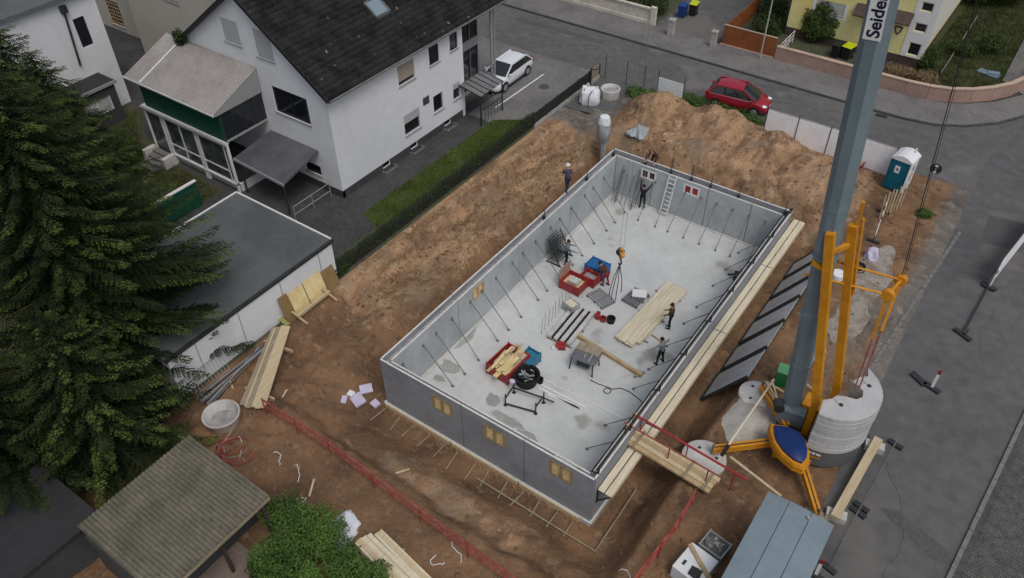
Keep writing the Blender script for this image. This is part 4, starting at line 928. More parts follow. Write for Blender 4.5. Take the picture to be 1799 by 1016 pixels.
# pink garden wall following the corner
pw = thing('pink_garden_wall', 'low pinkish garden wall with pale coping curving round the street corner', 'garden wall', (11, 40.5, G))
def wall_run(pts):
    for (x0, y0_), (x1, y1_) in zip(pts[:-1], pts[1:]):
        b = MB(); b.beam((x0, y0_, zb_+.42), (x1, y1_, zb_+.42), .24, .96); b.build('wall_section', 'pink_wall', pw)
        b = MB(); b.beam((x0, y0_, zb_+.935), (x1, y1_, zb_+.935), .32, .07); b.build('coping', 'pink_cope', pw)
wall_run([(2.85, 40.2), (5.7, 40.2), (8.6, 40.2)]); wall_run([(10.35, 40.2), (12.2, 40.2), (13.6, 40.35), (14.9, 40.75), (16.1, 41.5), (17.2, 42.6), (18.1, 43.9), (18.7, 45.4), (19.0, 47.5), (19.3, 56)])
# bins
def bin_(px, py, z, h, body, lid, label, rz=0.1, s=.55):
    p = at(px, py, z); t = thing('wheelie_bin', label, 'bin', (p[0], p[1], z), 'wheelie bins across the street')
    m4 = []
    b = MB(); c = Matrix.Rotation(rz, 3, 'Z')
    def q(a, d, zz): v = c @ Vector((a, d, 0)); return (p[0]+v.x, p[1]+v.y, z+zz)
    b._add([q(-s*.4,-s*.45,.06), q(s*.4,-s*.45,.06), q(s*.4,s*.45,.06), q(-s*.4,s*.45,.06), q(-s*.5,-s*.6,h), q(s*.5,-s*.6,h), q(s*.5,s*.6,h), q(-s*.5,s*.6,h)], [(0,3,2,1),(4,5,6,7),(0,1,5,4),(1,2,6,5),(2,3,7,6),(3,0,4,7)]); b.build('body', body, t)
    b = MB(); b._add([q(-s*.54,-s*.66,h+.002), q(s*.54,-s*.66,h+.002), q(s*.54,s*.66,h+.002), q(-s*.54,s*.66,h+.002), q(-s*.48,-s*.55,h+.05), q(s*.48,-s*.55,h+.05), q(s*.48,s*.6,h+.1), q(-s*.48,s*.6,h+.1)], [(0,3,2,1),(4,5,6,7),(0,1,5,4),(1,2,6,5),(2,3,7,6),(3,0,4,7)]); b.build('lid', lid, t)
    for a in (-.42, .42):
        b = MB(); v = q(a*s, s*.5, .1); v2 = q(a*s*1.15, s*.5, .1); b.tube(v, v2, .1, n=10); b.build('wheel', 'rubber', t)
    b = MB(); b.tube(q(-s*.45, s*.68, h-.02), q(s*.45, s*.68, h-.02), .02, n=6); b.build('handle', body, t)
bin_(1198, 30, G, 1.0, 'bin_blue', 'bin_blue', 'blue wheelie bin beside the drive across the street', 0.1, .62)
bin_(1217, 27, G, 1.0, 'bin_black', 'lime', 'black wheelie bin with lime lid next to the blue one', 0.1, .62)
bin_(1486, 103, G, 1.0, 'bin_black', 'lime', 'black wheelie bin with lime lid behind the pink garden wall', -.2, .7)
bin_(1467, 100, G, 1.0, 'bin_black', 'bin_black', 'all black wheelie bin beside the bush at the yellow house', -.2, .6)
# street pole in front of the orange fence
p = at(1335, 103, zb_); b = MB(); b.tube((p[0], p[1], zb_-.05), (p[0], p[1], zb_+6.8), .06, .045, n=8); t = thing('street_pole', 'thin pale street pole in front of the orange fence', 'pole', (p[0], p[1], zb_)); b.build('pole', 'stone_pillar', t, True)
b = MB(); b.tube((p[0], p[1], zb_-.05), (p[0], p[1], zb_+.25), .09, n=8); b.build('base', 'galv', t)
b = MB(); b.beam((p[0], p[1], zb_+6.8), (p[0], p[1]-.9, zb_+6.95), .12, .08); b.build('lamp_head', 'galv', t)
# dark hedge-like fence, railings of yellow house garden
rp = thing('garden_railing', 'white tube railings beside the pink wall at the yellow house', 'railing', (2.9, 42, G))
for i in range(4):
    b = MB(); b.tube((2.9, 40.9+i*.9, G), (2.9, 40.9+i*.9, G+1.0), .03, n=6); b.build('post', 'trim_white', rp)
for z in (.35, .65, .95):
    b = MB(); b.tube((2.9, 40.9, G+z), (2.9, 43.6, G+z), .025, n=6); b.build('rail', 'trim_white', rp)
ps = [at(1555, 138), at(1568, 95)]
b = MB(); b.beam((9.6, 40.9, G+.02), (9.6, YY-.1, G+.02), 1.5, .05); struct(b.build('entrance_path', 'path', org=(0,0,0)))
gt = thing('entrance_gate', 'dark bar gate in the gap of the pink wall', 'gate', (9.5, 40.3, G))
for i in range(9):
    x = 8.75+i*.185; b = MB(); b.box(x, x+.04, 40.28, 40.32, zb_+.05, zb_+1.0); b.build('bar', 'fence_dark', gt)
b = MB(); b.box(8.72, 10.3, 40.27, 40.33, zb_+.2, zb_+.25); b.box(8.72, 10.3, 40.27, 40.33, zb_+.88, zb_+.93); b.build('gate_frame', 'fence_dark', gt)
b = MB(); b.box(8.62, 8.74, 40.1, 40.3, zb_, zb_+1.15); b.box(10.22, 10.34, 40.1, 40.3, zb_, zb_+1.15); b.build('gate_post', 'stone_pillar', gt)
b = MB(); p0 = at(1652, 132, G); p1 = at(1716, 32, G); b.beam((p0[0], p0[1], G+.15), (p1[0], p1[1], G+.15), .06, .2); tag(b.build('edging_wall', 'kerb'), 'thin pale edging along the lawn beside the yellow house', 'edging')
b = MB(); p = at(1736, 131, G); b.rbox((p[0], p[1], G+.02), 1.5, .6, .1, -.3, .05); b.rbox((p[0]+.3, p[1]+.1, G+.1), .8, .4, .1, .2, .1); tag(b.build('garden_tarp', 'tarp_blue'), 'pale blue folded tarp lying on the corner lawn', 'tarp')
# driveway side fence (dark lattice) and garden fence along the excavation
df = thing('driveway_fence', 'low dark lattice fence between driveway and building site', 'fence', (-6.45, 26, G))
b = MB(); b.box(-6.52, -6.38, 22.0, 30.3, G-.1, G+.28); b.build('fence_base', 'concrete', df)
nP = 7
for i in range(nP):
    y = 22.0+i*8.3/(nP-1); b = MB(); b.box(-6.50, -6.40, y-.06, y+.06, G+.28, G+1.1); b.build('post', 'fence_dark', df)
for i in range(nP-1):
    ya = 22.0+i*8.3/(nP-1)+.06; yb_ = ya+8.3/(nP-1)-.12; b = MB()
    for k in range(14):
        y = ya+(yb_-ya)*(k+.5)/14; b.box(-6.47, -6.43, y-.03, y+.03, G+.285, G+1.0)
    b.box(-6.475, -6.425, ya, yb_, G+1.002, G+1.07); b.box(-6.477, -6.423, ya, yb_, G+.55, G+.6)
    b.build('lattice_panel', 'plank_old' if i == 5 else 'fence_dark', df)
gf = thing('garden_fence', 'dark green wire mesh garden fence along the left edge of excavation', 'fence', (-6.55, 12.8, G))
nP = 11
for i in range(nP):
    y = 3.9+i*18/(nP-1); b = MB(); b.tube((-6.55, y, G-.2), (-6.55, y, G+1.15), .03, n=6); b.build('post', 'fence_dark', gf)
for i in range(nP-1):
    ya = 3.9+i*1.8; b = MB()
    for k in range(15): y = ya+.06+k*.12; b.beam((-6.55, y, G+.03), (-6.55, y, G+1.08), .022, .022)
    for z in (.08, .33, .58, .83, 1.05): b.beam((-6.55, ya+.03, G+z), (-6.55, ya+1.77, G+z), .026, .026)
    b.build('mesh_panel', 'fence_dark', gf)
# site hoarding along the back street
hd = thing('site_hoarding', 'white sheeted site hoarding along the back street behind the soil heap', 'hoarding', (8.5, 29.7, G))
pA = at(1339, 240); pB = at(1447, 274); pC = at(1560, 312)
runs = [(pA, pB), (pB, pC)]
for a, c in runs:
    for s_ in range(2):
        f0, f1 = s_/2+.006, (s_+1)/2-.006
        p0 = a+(c-a)*f0; p1 = a+(c-a)*f1; b = MB(); b.beam((p0[0], p0[1], G+1.05), (p1[0], p1[1], G+1.05), .025, 1.8); b.build('sheet', 'banner_white', hd)
        b = MB()
        for z in (.1, 2.0): b.tube((p0[0], p0[1]+.03, G+z), (p1[0], p1[1]+.03, G+z), .02, n=6)
        b.build('frame_tube', 'galv', hd)
for a in (pA, (pA+pB)/2, pB, (pB+pC)/2, pC):
    b = MB(); b.tube((a[0], a[1]-.03, G-.05), (a[0], a[1]-.03, G+2.15), .025, n=6); b.build('post', 'steel_dark', hd)
    b = MB(); b.rbox((a[0], a[1], G-.02), .22, .6, .13); b.build('foot_block', 'concrete', hd)
sg = thing('site_banner', 'pale blue grey site banner on posts near the street', 'banner', (-.9, 30.35, G))
b = MB(); b.box(-1.8, 0.05, 30.33, 30.36, G+.12, G+1.42); b.build('sheet', 'banner_blue', sg)
for z in (.35, .6, .85, 1.1):
    b = MB(); b.box(-1.5, -.3-.2*(z > .7), 30.322, 30.327, G+z, G+z+.05); b.build('faded_print', 'banner_white', sg)
for x in (-1.84, .09):
    b = MB(); b.tube((x, 30.37, G-.1), (x, 30.37, G+1.9), .03, n=6); b.build('post', 'steel_dark', sg)
fz = thing('mesh_fence', 'thin wire site fence posts beside the weeds at the street', 'fence', (-3.5, 30.4, G))
for x in (-6.0, -4.3, -2.9):
    b = MB(); b.tube((x, 30.4, G-.1), (x, 30.4, G+1.9), .025, n=6); b.build('post', 'steel_dark', fz)
for z in (.3, 1.0, 1.75):
    b = MB(); b.tube((-4.3, 30.4, G+z), (-2.9, 30.4, G+z), .012, n=5); b.build('wire', 'steel', fz)
# construction fences on the side street
def fence_panel(p0, p1, label, mesh=True, banner=False, lean=0.0):
    t = thing('site_fence', label, 'fence', (p0[0], p0[1], G), 'mobile fence panels beside the side street')
    for a in (p0, p1):
        b = MB(); b.tube((a[0], a[1], G+.05), (a[0], a[1], G+2.0), .02, n=6); b.build('post', 'steel', t)
        b = MB(); b.rbox((a[0], a[1], G+.009), .62, .22, .13, -.25); b.build('foot_block', 'steel_dark', t)
    b = MB()
    for z in (.15, 1.95): b.tube((p0[0], p0[1], G+z), (p1[0], p1[1], G+z), .014, n=6)
    b.build('rail', 'steel', t)
    if mesh:
        b = MB(); n_ = 16
        for k in range(1, n_):
            x = p0[0]+(p1[0]-p0[0])*k/n_; y = p0[1]+(p1[1]-p0[1])*k/n_; b.beam((x, y, G+.15), (x, y, G+1.95), .006, .006)
        for k in range(1, 7): b.beam((p0[0], p0[1], G+.15+k*.26), (p1[0], p1[1], G+.15+k*.26), .006, .006)
        b.build('wire_mesh', 'steel', t)
    if banner:
        b = MB(); b.beam((p0[0]+.02, p0[1], G+1.05), (p1[0]+.02, p1[1], G+1.05), .01, 1.6); b.build('banner', 'banner_white', t)
F1 = at(1735, 507); F2 = at(1690, 590); F3 = at(1572, 783); F4 = at(1512, 893); F0 = at(1799, 425)
fence_panel(F1, F0+(F0-F1)*.3, 'mobile fence panel with grey sheeting at the right edge', banner=True)
fence_panel(F3, F4, 'wire mesh fence panel beside the yellow timber and ballast', True)
fence_panel(F4+(F4-F3)*.08, F4+(F4-F3)*.85, 'wire mesh fence panel alongside the grey container', True)
def lamp_post(p, label, h=1.05):
    t = thing('warning_post', label, 'post', (p[0], p[1], G), 'red and white warning posts on the street')
    for i in range(4):
        b = MB(); b.box(p[0]-.06, p[0]+.06, p[1]-.02, p[1]+.02, G+.12+i*h/4, G+.12+(i+1)*h/4-.002); b.build('stripe', 'white_paint' if i < 3 else 'red_paint', t)
    b = MB(); b.rbox((p[0], p[1], G+.009), .75, .26, .11, -.3); b.build('foot_block', 'steel_dark', t)
lamp_post(at(1737, 505), 'red and white warning post at the far fence foot'); lamp_post(at(1636, 683), 'red and white warning post standing alone on the street', 1.1); lamp_post(at(1432, 1012), 'red topped white post beside the grey container', 1.0)
b = MB(); p = at(1612, 668); b.rbox((p[0], p[1], G+.009), .8, .26, .11, -.55); b.rbox((p[0], p[1]+.2, G+.02), .7, .08, .06, -.55); tag(b.build('ballast_block', 'steel_dark'), 'loose dark fence foot block left of the lone warning post', 'block')
b = MB(); b.rbox((F2[0], F2[1], G+.009), .9, .24, .12, -.45); b.beam((F2[0], F2[1], G+.16), (F1[0], F1[1], G+.16), .07, .07); b.tube((F2[0]+.1, F2[1]-.05, G+.1), (F2[0]+.12, F2[1], G+.5), .03, n=6)
tag(b.build('ballast_block', 'steel_dark'), 'dark fence foot block with long bar on the side street', 'block')
# round sign seen from behind
p = at(1621, 352); ts = thing('round_sign', 'round road sign seen from behind on a thin post', 'road sign', (p[0], p[1], G))
b = MB(); b.tube((p[0], p[1], G-.05), (p[0], p[1], G+2.35), .03, n=8); b.build('post', 'galv', ts)
b = MB(); b.tube((p[0], p[1]+.03, G+2.15), (p[0], p[1]+.055, G+2.15), .32, n=24); b.build('disc', 'steel_dark', ts)
b = MB()
for z in (1.95, 2.35): b.box(p[0]-.08, p[0]+.08, p[1]-.04, p[1]+.029, G+z-.025, G+z+.025)
b.build('clamp', 'trim_white', ts)
# portable toilet
p = at(1548, 340); q = at(1588, 343); tx, ty = at(1566, 336)[:2]
tl = thing('portable_toilet', 'blue portable toilet cabin with white domed roof and white side', 'toilet', (tx, ty+.5, G))
cx_, cy_ = tx+.05, ty+.55; s = .56; rzT = R(-8)
def tq(a, d, z): v = Matrix.Rotation(rzT, 3, 'Z') @ Vector((a, d, 0)); return (cx_+v.x, cy_+v.y, G+z)
def tbox(nm, m_, a0, a1, d0, d1, z0, z1):
    b = MB(); b._add([tq(a,d,z) for z in (z0,z1) for a,d in ((a0,d0),(a1,d0),(a1,d1),(a0,d1))], [(0,3,2,1),(4,5,6,7),(0,1,5,4),(1,2,6,5),(2,3,7,6),(3,0,4,7)]); return b.build(nm, m_, tl, bevel=0.015)
tbox('base', 'steel_dark', -s-.03, s+.03, -s-.03, s+.03, 0, .12); tbox('cabin', 'toilet_blue', -s, s, -s, s, .121, 2.05)
dr = tbox('door', 'toilet_blue', -s+.1, s-.14, -s-.025, -s-.002, .2, 1.95)
o = tbox('door_plate', 'trim_white', -.24, .06, -s-.032, -s-.026, 1.25, 1.72); o.parent = dr
o = tbox('emblem', 'bin_blue', -.14, -.03, -s-.036, -s-.0325, 1.42, 1.56); o.parent = dr
tbox('side_panel', 'toilet_white', s+.002, s+.03, -s+.02, s-.02, .14, 2.04)
for i, (d0, d1, z0, z1) in enumerate(((-.12,.12,1.45,1.7), (-.2,-.05,1.0,1.14), (.02,.2,1.05,1.2), (-.1,.16,.72,.86))): tbox('side_mark', 'cyan_paint' if i % 2 else 'ink', s+.031, s+.035, d0, d1, z0, z1)
b = MB(); n_ = 8
prof = [(-s-.06, 2.06), (-s-.04, 2.16), (-s*.55, 2.34), (0, 2.40), (s*.55, 2.34), (s+.04, 2.16), (s+.06, 2.06)]
vs = [tq(a, d, z) for d in (-s-.06, s+.06) for a, z in prof]; k_ = len(prof)
b._add(vs, [(i, i+1, k_+i+1, k_+i) for i in range(k_-1)]+[tuple(range(k_)), tuple(range(k_, 2*k_)), (0, k_-1, 2*k_-1, k_)]); b.build('roof', 'toilet_white', tl)
b = MB(); b.tube(tq(.3, .35, 2.2), tq(.3, .35, 2.6), .05, n=8); b.build('vent_pipe', 'toilet_white', tl)
for dx in (-s, s):
    b = MB(); b.beam(tq(dx, -s-.02, .13), tq(dx, -s-.02, 2.05), .07, .05); b.build('corner_post', 'toilet_white' if dx > 0 else 'toilet_blue', tl)
# leaning posts and barrier by the toilet
lpz = thing('fence_stack', 'leaning stack of timber and pipes in front of the portable toilet', 'stack', (*at(1548, 352)[:2], G))
for i in range(7):
    p0 = at(1545+i*6, 385-i*3.5); p1 = onp(1532+i*6.0, 322-i*2.0, 1, p0[1]+.55)
    b = MB(); b.beam(p0, (p0[0]-.18+i*.02, p0[1]+.75, G+1.15+.08*(i % 3)), .07, .05); b.build('pole', 'timber' if i % 2 else 'plank_old', lpz)
br = thing('barrier_board', 'red and white striped barrier board lying between toilet and crane', 'barrier', (*at(1545, 385)[:2], G))
p0 = at(1553, 368); p1 = at(1531, 432)
for i in range(8):
    a = p0+(p1-p0)*i/8; c = p0+(p1-p0)*(i+1)/8; b = MB(); b.beam((a[0], a[1], G+.75), (c[0], c[1], G+.72), .03, .2); b.build('stripe', 'red_paint' if i in (0, 2, 4) else 'white_paint', br)
for f in (.1, .9):
    a = p0+(p1-p0)*f; b = MB(); b.beam((a[0], a[1], G+.02), (a[0], a[1], G+.7), .05, .05); b.rbox((a[0], a[1], G), .7, .2, .1); b.build('stand', 'steel_dark', br)
def nz3(x, y, z, sc, seed):
    x, y, z = (np.array([q*sc]) for q in (x, y, z)); return float(fbm(x+z*.7, y-z*.6, 4, seed)[0])*2
def bagm(name, c, r, m_, label, cat, flat=.8, seed=4, amp=.55):
    """crumpled sheet or sack: a creased, sagging lump resting on the ground"""
    b = MB(); b.ball((c[0], c[1], c[2]), r, 34, 18); o = b.build(name, m_, smooth=True, org=c)
    for v in o.data.vertices:
        d = v.co.normalized(); k = 1+amp*nz3(d.x+c[0], d.y, d.z, 1.9, seed)+.30*amp*nz3(d.x, d.y+c[1], d.z, 5.5, seed+2)
        v.co = Vector((v.co.x*k*(1.12 if d.z < .1 else 1), v.co.y*k*(1.12 if d.z < .1 else 1), v.co.z*(k if d.z > 0 else 1)))
        if v.co.z < -.02: v.co.z = -.02
    tag(o, label, cat); return o
p = at(1531, 452); bagm('plastic_bag', (p[0], p[1], hz(p[0], p[1])), (.34, .3, .55), 'lavender', 'pale lavender plastic sack tied at the end of the barrier', 'bag')
# big bag of building material, concrete planter ring, post, wrapped standpipe
p = at(1031, 184); bb = thing('big_bag', 'white woven bulk bag with dark straps near the driveway fence', 'bulk bag', (p[0], p[1], G))
b = MB(); c = Vector((p[0], p[1]+.35, G+.02)); n_ = 16
prof = [(0.0, 0), (.52, 0), (.62, .3), (.6, .7), (.5, .95), (.25, 1.0), (0, .93)]
vs = []
for r_, z_ in prof:
    for i in range(n_):
        a = 2*math.pi*i/n_+.4; sq = 1/max(abs(math.cos(a-.4)), abs(math.sin(a-.4)))**.75; k = r_*sq*(1+.06*math.sin(3*a+z_*7)); vs.append((c.x+k*math.cos(a)*1.15, c.y+k*math.sin(a), c.z+z_+.03*math.sin(5*a)*(z_ > .5)))
b._add(vs, [(j*n_+i, j*n_+(i+1) % n_, (j+1)*n_+(i+1) % n_, (j+1)*n_+i) for j in range(len(prof)-1) for i in range(n_)]); b.build('sack', 'white_sheet', bb, True)
for a in (-.25, .3):
    b = MB(); b.path([(c.x+a, c.y-.68, c.z+.02), (c.x+a, c.y-.74, c.z+.4), (c.x+a, c.y-.66, c.z+.85), (c.x+a, c.y-.3, c.z+1.06)], .03); b.build('strap', 'bin_black', bb)
for i in range(4):
    a = i*math.pi/2+.8; b = MB(); x, y = c.x+.5*math.cos(a), c.y+.45*math.sin(a); b.path([(x-.1, y, c.z+.9), (x-.05, y, c.z+1.15), (x+.08, y, c.z+1.15), (x+.12, y, c.z+.9)], .025); b.build('loop', 'white_sheet', bb)
p = at(1065, 176); b = MB(); b.lathe([(.0, .05), (.62, .05), (.68, .7), (.60, .72), (.54, .62), (.5, .5), (0, .45)], (p[0], p[1]+.5, G-.02), 24); pt = thing('concrete_planter', 'round concrete planter ring beside the white bulk bag', 'planter', (p[0], p[1]+.5, G)); b.build('ring', 'concrete_light', pt, True)
b = MB(); b.lathe([(0, .52), (.53, .50)], (p[0], p[1]+.5, G-.01), 20); b.build('earth_fill', 'core', pt)
p = at(1037, 152); b = MB(); b.tube((p[0], p[1], G-.1), (p[0], p[1], G+1.4), .06, n=8); b.tube((p[0], p[1], G+1.3), (p[0]+.5, p[1]+.1, G+1.42), .03, n=6); tag(b.build('standpipe', 'steel_dark'), 'dark standpipe post at the end of the driveway fence', 'post')
p = at(1060, 262, 1.5); z0 = hz(p[0], p[1])-.1; wp = thing('wrapped_post', 'pale grey plastic wrapped post behind the back left corner of basement', 'post', (p[0], p[1], z0))
mat('wrap_grey', (0.36, 0.40, 0.41), .55, .1, 2.5, .3, 8, col2=(0.27, 0.30, 0.31))
def wrap_part(name, prof, m_, seed):
    b = MB(); n_ = 22; vs = []
    for r_, z_ in prof:
        for i in range(n_):
            a_ = 2*math.pi*i/n_; k = r_*(1+.45*nz3(math.cos(a_), math.sin(a_), z_*1.1, 1.6, seed)); vs.append((p[0]-.03*z_+k*math.cos(a_), p[1]+.02*z_+k*math.sin(a_), z0+z_))
    b._add(vs, [(j*n_+i, j*n_+(i+1) % n_, (j+1)*n_+(i+1) % n_, (j+1)*n_+i) for j in range(len(prof)-1) for i in range(n_)]+[tuple(range((len(prof)-1)*n_, len(prof)*n_))]); return b.build(name, m_, wp, True)
wrap_part('pipe', [(.13, 0), (.15, .8), (.18, 1.6), (.22, 2.0)], 'wrap_grey', 3)
wrap_part('wrapping', [(.22, 1.9), (.34, 2.2), (.43, 2.6), (.42, 3.0), (.38, 3.25)], 'wrap_grey', 6)
wrap_part('hood', [(.40, 3.2), (.37, 3.45), (.31, 3.65), (.1, 3.72)], 'banner_blue', 9)
pq = at(1126, 226, G+.7); bagm('pale_tarp', (pq[0], pq[1], hz(pq[0], pq[1])), (.6, .75, .22), 'wrap_grey', 'crumpled pale sheet at the left end of the soil heap', 'tarp', seed=8, amp=.8)
# ================================================================ TOWER CRANE (fast-erecting)
cr = thing('tower_crane', 'grey tubular mast crane with yellow frame, blue cover and stacked white ballast', 'crane', (16.7, 6.9, G))
MB0 = np.array([16.06, 8.1, G+.6]); MT = np.array([14.62, 7.45, 22.5]); MD = MT-MB0
def mp(z): return MB0+MD*((z-MB0[2])/MD[2])
def oct_(c, r, k=.42):
    return [(c[0]+r*a, c[1]+r*b_, c[2]) for a, b_ in ((1,k),(k,1),(-k,1),(-1,k),(-1,-k),(-k,-1),(k,-1),(1,-k))]
b = MB(); lv = [(G+.7, .37), (8.0, .375), (8.02, .40), (8.3, .40), (8.32, .375), (13.0, .38), (13.02, .395), (22.5, .395)]
vs = []
for z, r_ in lv: vs += oct_(mp(z), r_)
b._add(vs, [(j*8+i, j*8+(i+1) % 8, (j+1)*8+(i+1) % 8, (j+1)*8+i) for j in range(len(lv)-1) for i in range(8)]+[tuple(range(7, -1, -1)), tuple(range(len(vs)-8, len(vs)))]); b.build('mast', 'crane_grey', cr)
for z in (5.4, 8.15, 10.9):
    b = MB(); vs = oct_(mp(z), .42)+oct_(mp(z+.12), .42); b._add(vs, [(i, (i+1) % 8, 8+(i+1) % 8, 8+i) for i in range(8)]+[tuple(range(7, -1, -1)), tuple(range(8, 16))]); b.build('mast_collar', 'crane_grey', cr)
# lettering on the mast, reading upwards, on a white strip
fc = bpy.data.curves.new('lettering', 'FONT'); fc.body = 'Seidel'; fc.size = 1.0; fc.extrude = .004; fc.offset = .024
to = bpy.data.objects.new('lettering_tmp', fc); COL.objects.link(to)
bpy.context.view_layer.update(); me = bpy.data.meshes.new_from_object(to.evaluated_get(bpy.context.evaluated_depsgraph_get())); bpy.data.objects.remove(to)
zt0 = 0
# face of the octagon that looks at the camera's left: pick the facet normal (-x+,-y)
ax_ = Vector(MD).normalized(); vdir = (Vector(CAM)-Vector(mp(17))).normalized()
fn = Vector((0, -1, 0)); fn = (fn-ax_*fn.dot(ax_)).normalized(); fr = ax_.cross(fn).normalized()     # -y facet, frame: up=ax_, normal=fn
# start height of the S: photo (1540, 62)
best = min(np.arange(12, 21, .02), key=lambda z: abs((lambda c: PH/2-FPX*((c-CAM)@UP)/((c-CAM)@FW))(mp(z)+np.array([0, -.43, 0]))-66))
base = Vector(mp(best))+fn*.405
xs_ = [v.co.x for v in me.vertices]; ys_ = [v.co.y for v in me.vertices]; sc_ = .50
left = fr if fr.x < 0 else -fr
for v in me.vertices:
    u = v.co.x*sc_; h_ = v.co.y*sc_
    v.co = base+ax_*u+left*(h_-.18)+fn*(.012+v.co.z*.5)-Vector(ORG[cr.name])
me.materials.append(MATS['ink']); lo = bpy.data.objects.new('lettering', me); COL.objects.link(lo); 
ub = max(xs_)*sc_
b = MB(); q0 = base-ax_*.08; q1 = base+ax_*(ub+.1)
b._add([q0+left*-.25+fn*.002, q0+left*.25+fn*.002, q1+left*.25+fn*.002, q1+left*-.25+fn*.002, q0+left*-.25+fn*.008, q0+left*.25+fn*.008, q1+left*.25+fn*.008, q1+left*-.25+fn*.008], [(0,3,2,1),(4,5,6,7),(0,1,5,4),(1,2,6,5),(2,3,7,6),(3,0,4,7)])
sp = b.build('name_strip', 'white_paint', cr); lo.parent = sp; ORG[lo.name] = ORG[cr.name]
# base frame, outriggers, pads
C0 = (16.75, 6.75); zb2 = G+.35
b = MB(); b.lathe([(0, .35), (.95, .35), (.95, .6), (0, .6)], (C0[0], C0[1], G), 24); b.build('slewing_ring', 'steel_dark', cr)
b = MB(); b.rbox((C0[0], C0[1], G+.18), 1.5, 1.5, .3, .3); b.build('base_frame', 'crane_yellow', cr)
tips = [(14.15, 4.55), (18.75, 4.05), (14.5, 8.9), (19.0, 9.2)]
for i, (x, y) in enumerate(tips):
    b = MB(); d = Vector((x-C0[0], y-C0[1], 0)).normalized()
    p0 = Vector((C0[0], C0[1], 0))+d*.7; p1 = Vector((x, y, 0))
    b.beam((p0.x, p0.y, G+.62), (p1.x, p1.y, G+.42), .20, .28); b.beam((p0.x, p0.y, G+.80), (p1.x, p1.y, G+.585), .26, .04); o = b.build('outrigger', 'crane_yellow', cr)
    b = MB(); b.beam((p0.x, p0.y, G+.823), (p1.x, p1.y, G+.608), .05, .02); b.build('slot', 'steel_dark', o)
    b = MB(); b.tube((x, y, G+.02), (x, y, G+.85), .05, n=8); b.build('spindle', 'steel', o); b = MB(); b.tube((x, y, G+.13), (x, y, G+.17), .2, n=14); b.build('foot', 'steel_dark', o)
for i, (x, y) in enumerate(tips):
    if i == 3: continue
    b = MB(); b.rbox((x, y, G-.05), .9, .9, .15, .2); tag(b.build('bearing_timber', 'plank_old'), ('timber bearing slab under the left front crane outrigger', 'timber bearing slab under the crane outrigger beside the container', 'timber bearing slab under the rear left crane outrigger')[i], 'bearing slab')
# slewing platform: yellow frame plate and blue curved cover
PL = Vector((16.65, 6.3, 0))
def plate(name, pts, z0, z1, m_):
    b = MB(); b.prism(pts, z0, z1); return b.build(name, m_, cr)
lens = [(15.66, 6.42), (15.82, 6.0), (16.12, 5.58), (16.6, 5.2), (17.2, 4.98), (17.62, 5.02), (17.7, 5.45), (17.55, 5.95), (17.25, 6.4), (16.85, 6.68), (16.25, 6.68)]
plate('platform', lens, G+1.0, G+1.13, 'crane_yellow')
cxm = sum(p[0] for p in lens)/len(lens); cym = sum(p[1] for p in lens)/len(lens)
def scl(k, pts=lens): return [(cxm+(x-cxm)*k, cym+(y-cym)*k) for x, y in pts]
b = MB(); n_ = len(lens); rings = [(scl(.97), G+1.135), (scl(1.0), G+1.25), (scl(.93), G+1.4)]
vs = [(x, y, z) for pts, z in rings for x, y in pts]
b._add(vs, [(j*n_+i, j*n_+(i+1) % n_, (j+1)*n_+(i+1) % n_, (j+1)*n_+i) for j in range(2) for i in range(n_)]+[tuple(range(2*n_, 3*n_))]); b.build('platform_rim', 'crane_yellow', cr)
b = MB(); rings = [(scl(.80), G+1.402), (scl(.80), G+1.52), (scl(.62), G+1.62), (scl(.3), G+1.66)]
vs = [(x, y, z) for pts, z in rings for x, y in pts]
b._add(vs, [(j*n_+i, j*n_+(i+1) % n_, (j+1)*n_+(i+1) % n_, (j+1)*n_+i) for j in range(3) for i in range(n_)]+[tuple(range(3*n_, 4*n_))]); b.build('blue_cover', 'crane_blue', cr, True)
b = MB(); b.box(16.45, 17.15, 8.0, 8.7, G+.5, G+1.5); b.box(16.4, 17.2, 7.95, 8.75, G+1.5, G+1.6); b.build('drive_housing', 'crane_yellow', cr)
b = MB(); b.rbox((16.15, 7.95, G+.62), 1.05, 1.05, .75, .15); b.build('mast_shoe', 'crane_grey', cr)
b = MB(); b.tube((15.55, 7.55, G+1.55), (15.75, 7.15, G+1.55), .22, n=14); b.build('pivot_pin', 'steel_dark', cr)
mat('frame_grey', (0.115, 0.125, 0.13), .5, .08, 1)
# ballast: crescent slabs stacked
BC = (17.35, 8.05); BR = 1.78
outer = [(BC[0]+BR*math.cos(R(a)), BC[1]+BR*1.02*math.sin(R(a))) for a in range(-92, 62, 9)]
inner = [(18.12, 9.72), (18.25, 9.25), (17.98, 8.98), (17.84, 8.62), (18.33, 8.38), (18.42, 8.05), (18.25, 7.78), (17.9, 7.70), (17.56, 7.55), (17.46, 7.28), (17.2, 7.02)]
zb3 = 2.9; nsl = 9; hs_ = (5.0-zb3)/nsl
for i in range(nsl):
    b = MB(); b.prism(outer+inner, zb3+i*hs_+.003, zb3+(i+1)*hs_-.003); o = b.build('ballast_slab', 'ballast', cr, bevel=.012)
    o.location = (rng.uniform(-.015, .015), rng.uniform(-.015, .015), 0)
    if i == nsl-1:
        for x, y in ((17.85, 7.15), (18.45, 8.75)):
            q = MB(); q.lathe([(0, .0), (.09, .0), (.09, .012), (0, .012)], (x, y, 5.0), 12); q.build('lifting_recess', 'steel_dark', o)
            q = MB(); q.beam((x-.3, y+.15, 5.0), (x-.12, y+.02, 5.0), .06, .02); q.build('handle_slot', 'trim_grey', o)
b = MB(); b.prism([(BC[0]+(x-BC[0])*.97, BC[1]+(y-BC[1])*.97) for x, y in outer+inner], G-.25+.5, zb3-.002); o = b.build('ballast_frame', 'frame_grey', cr)
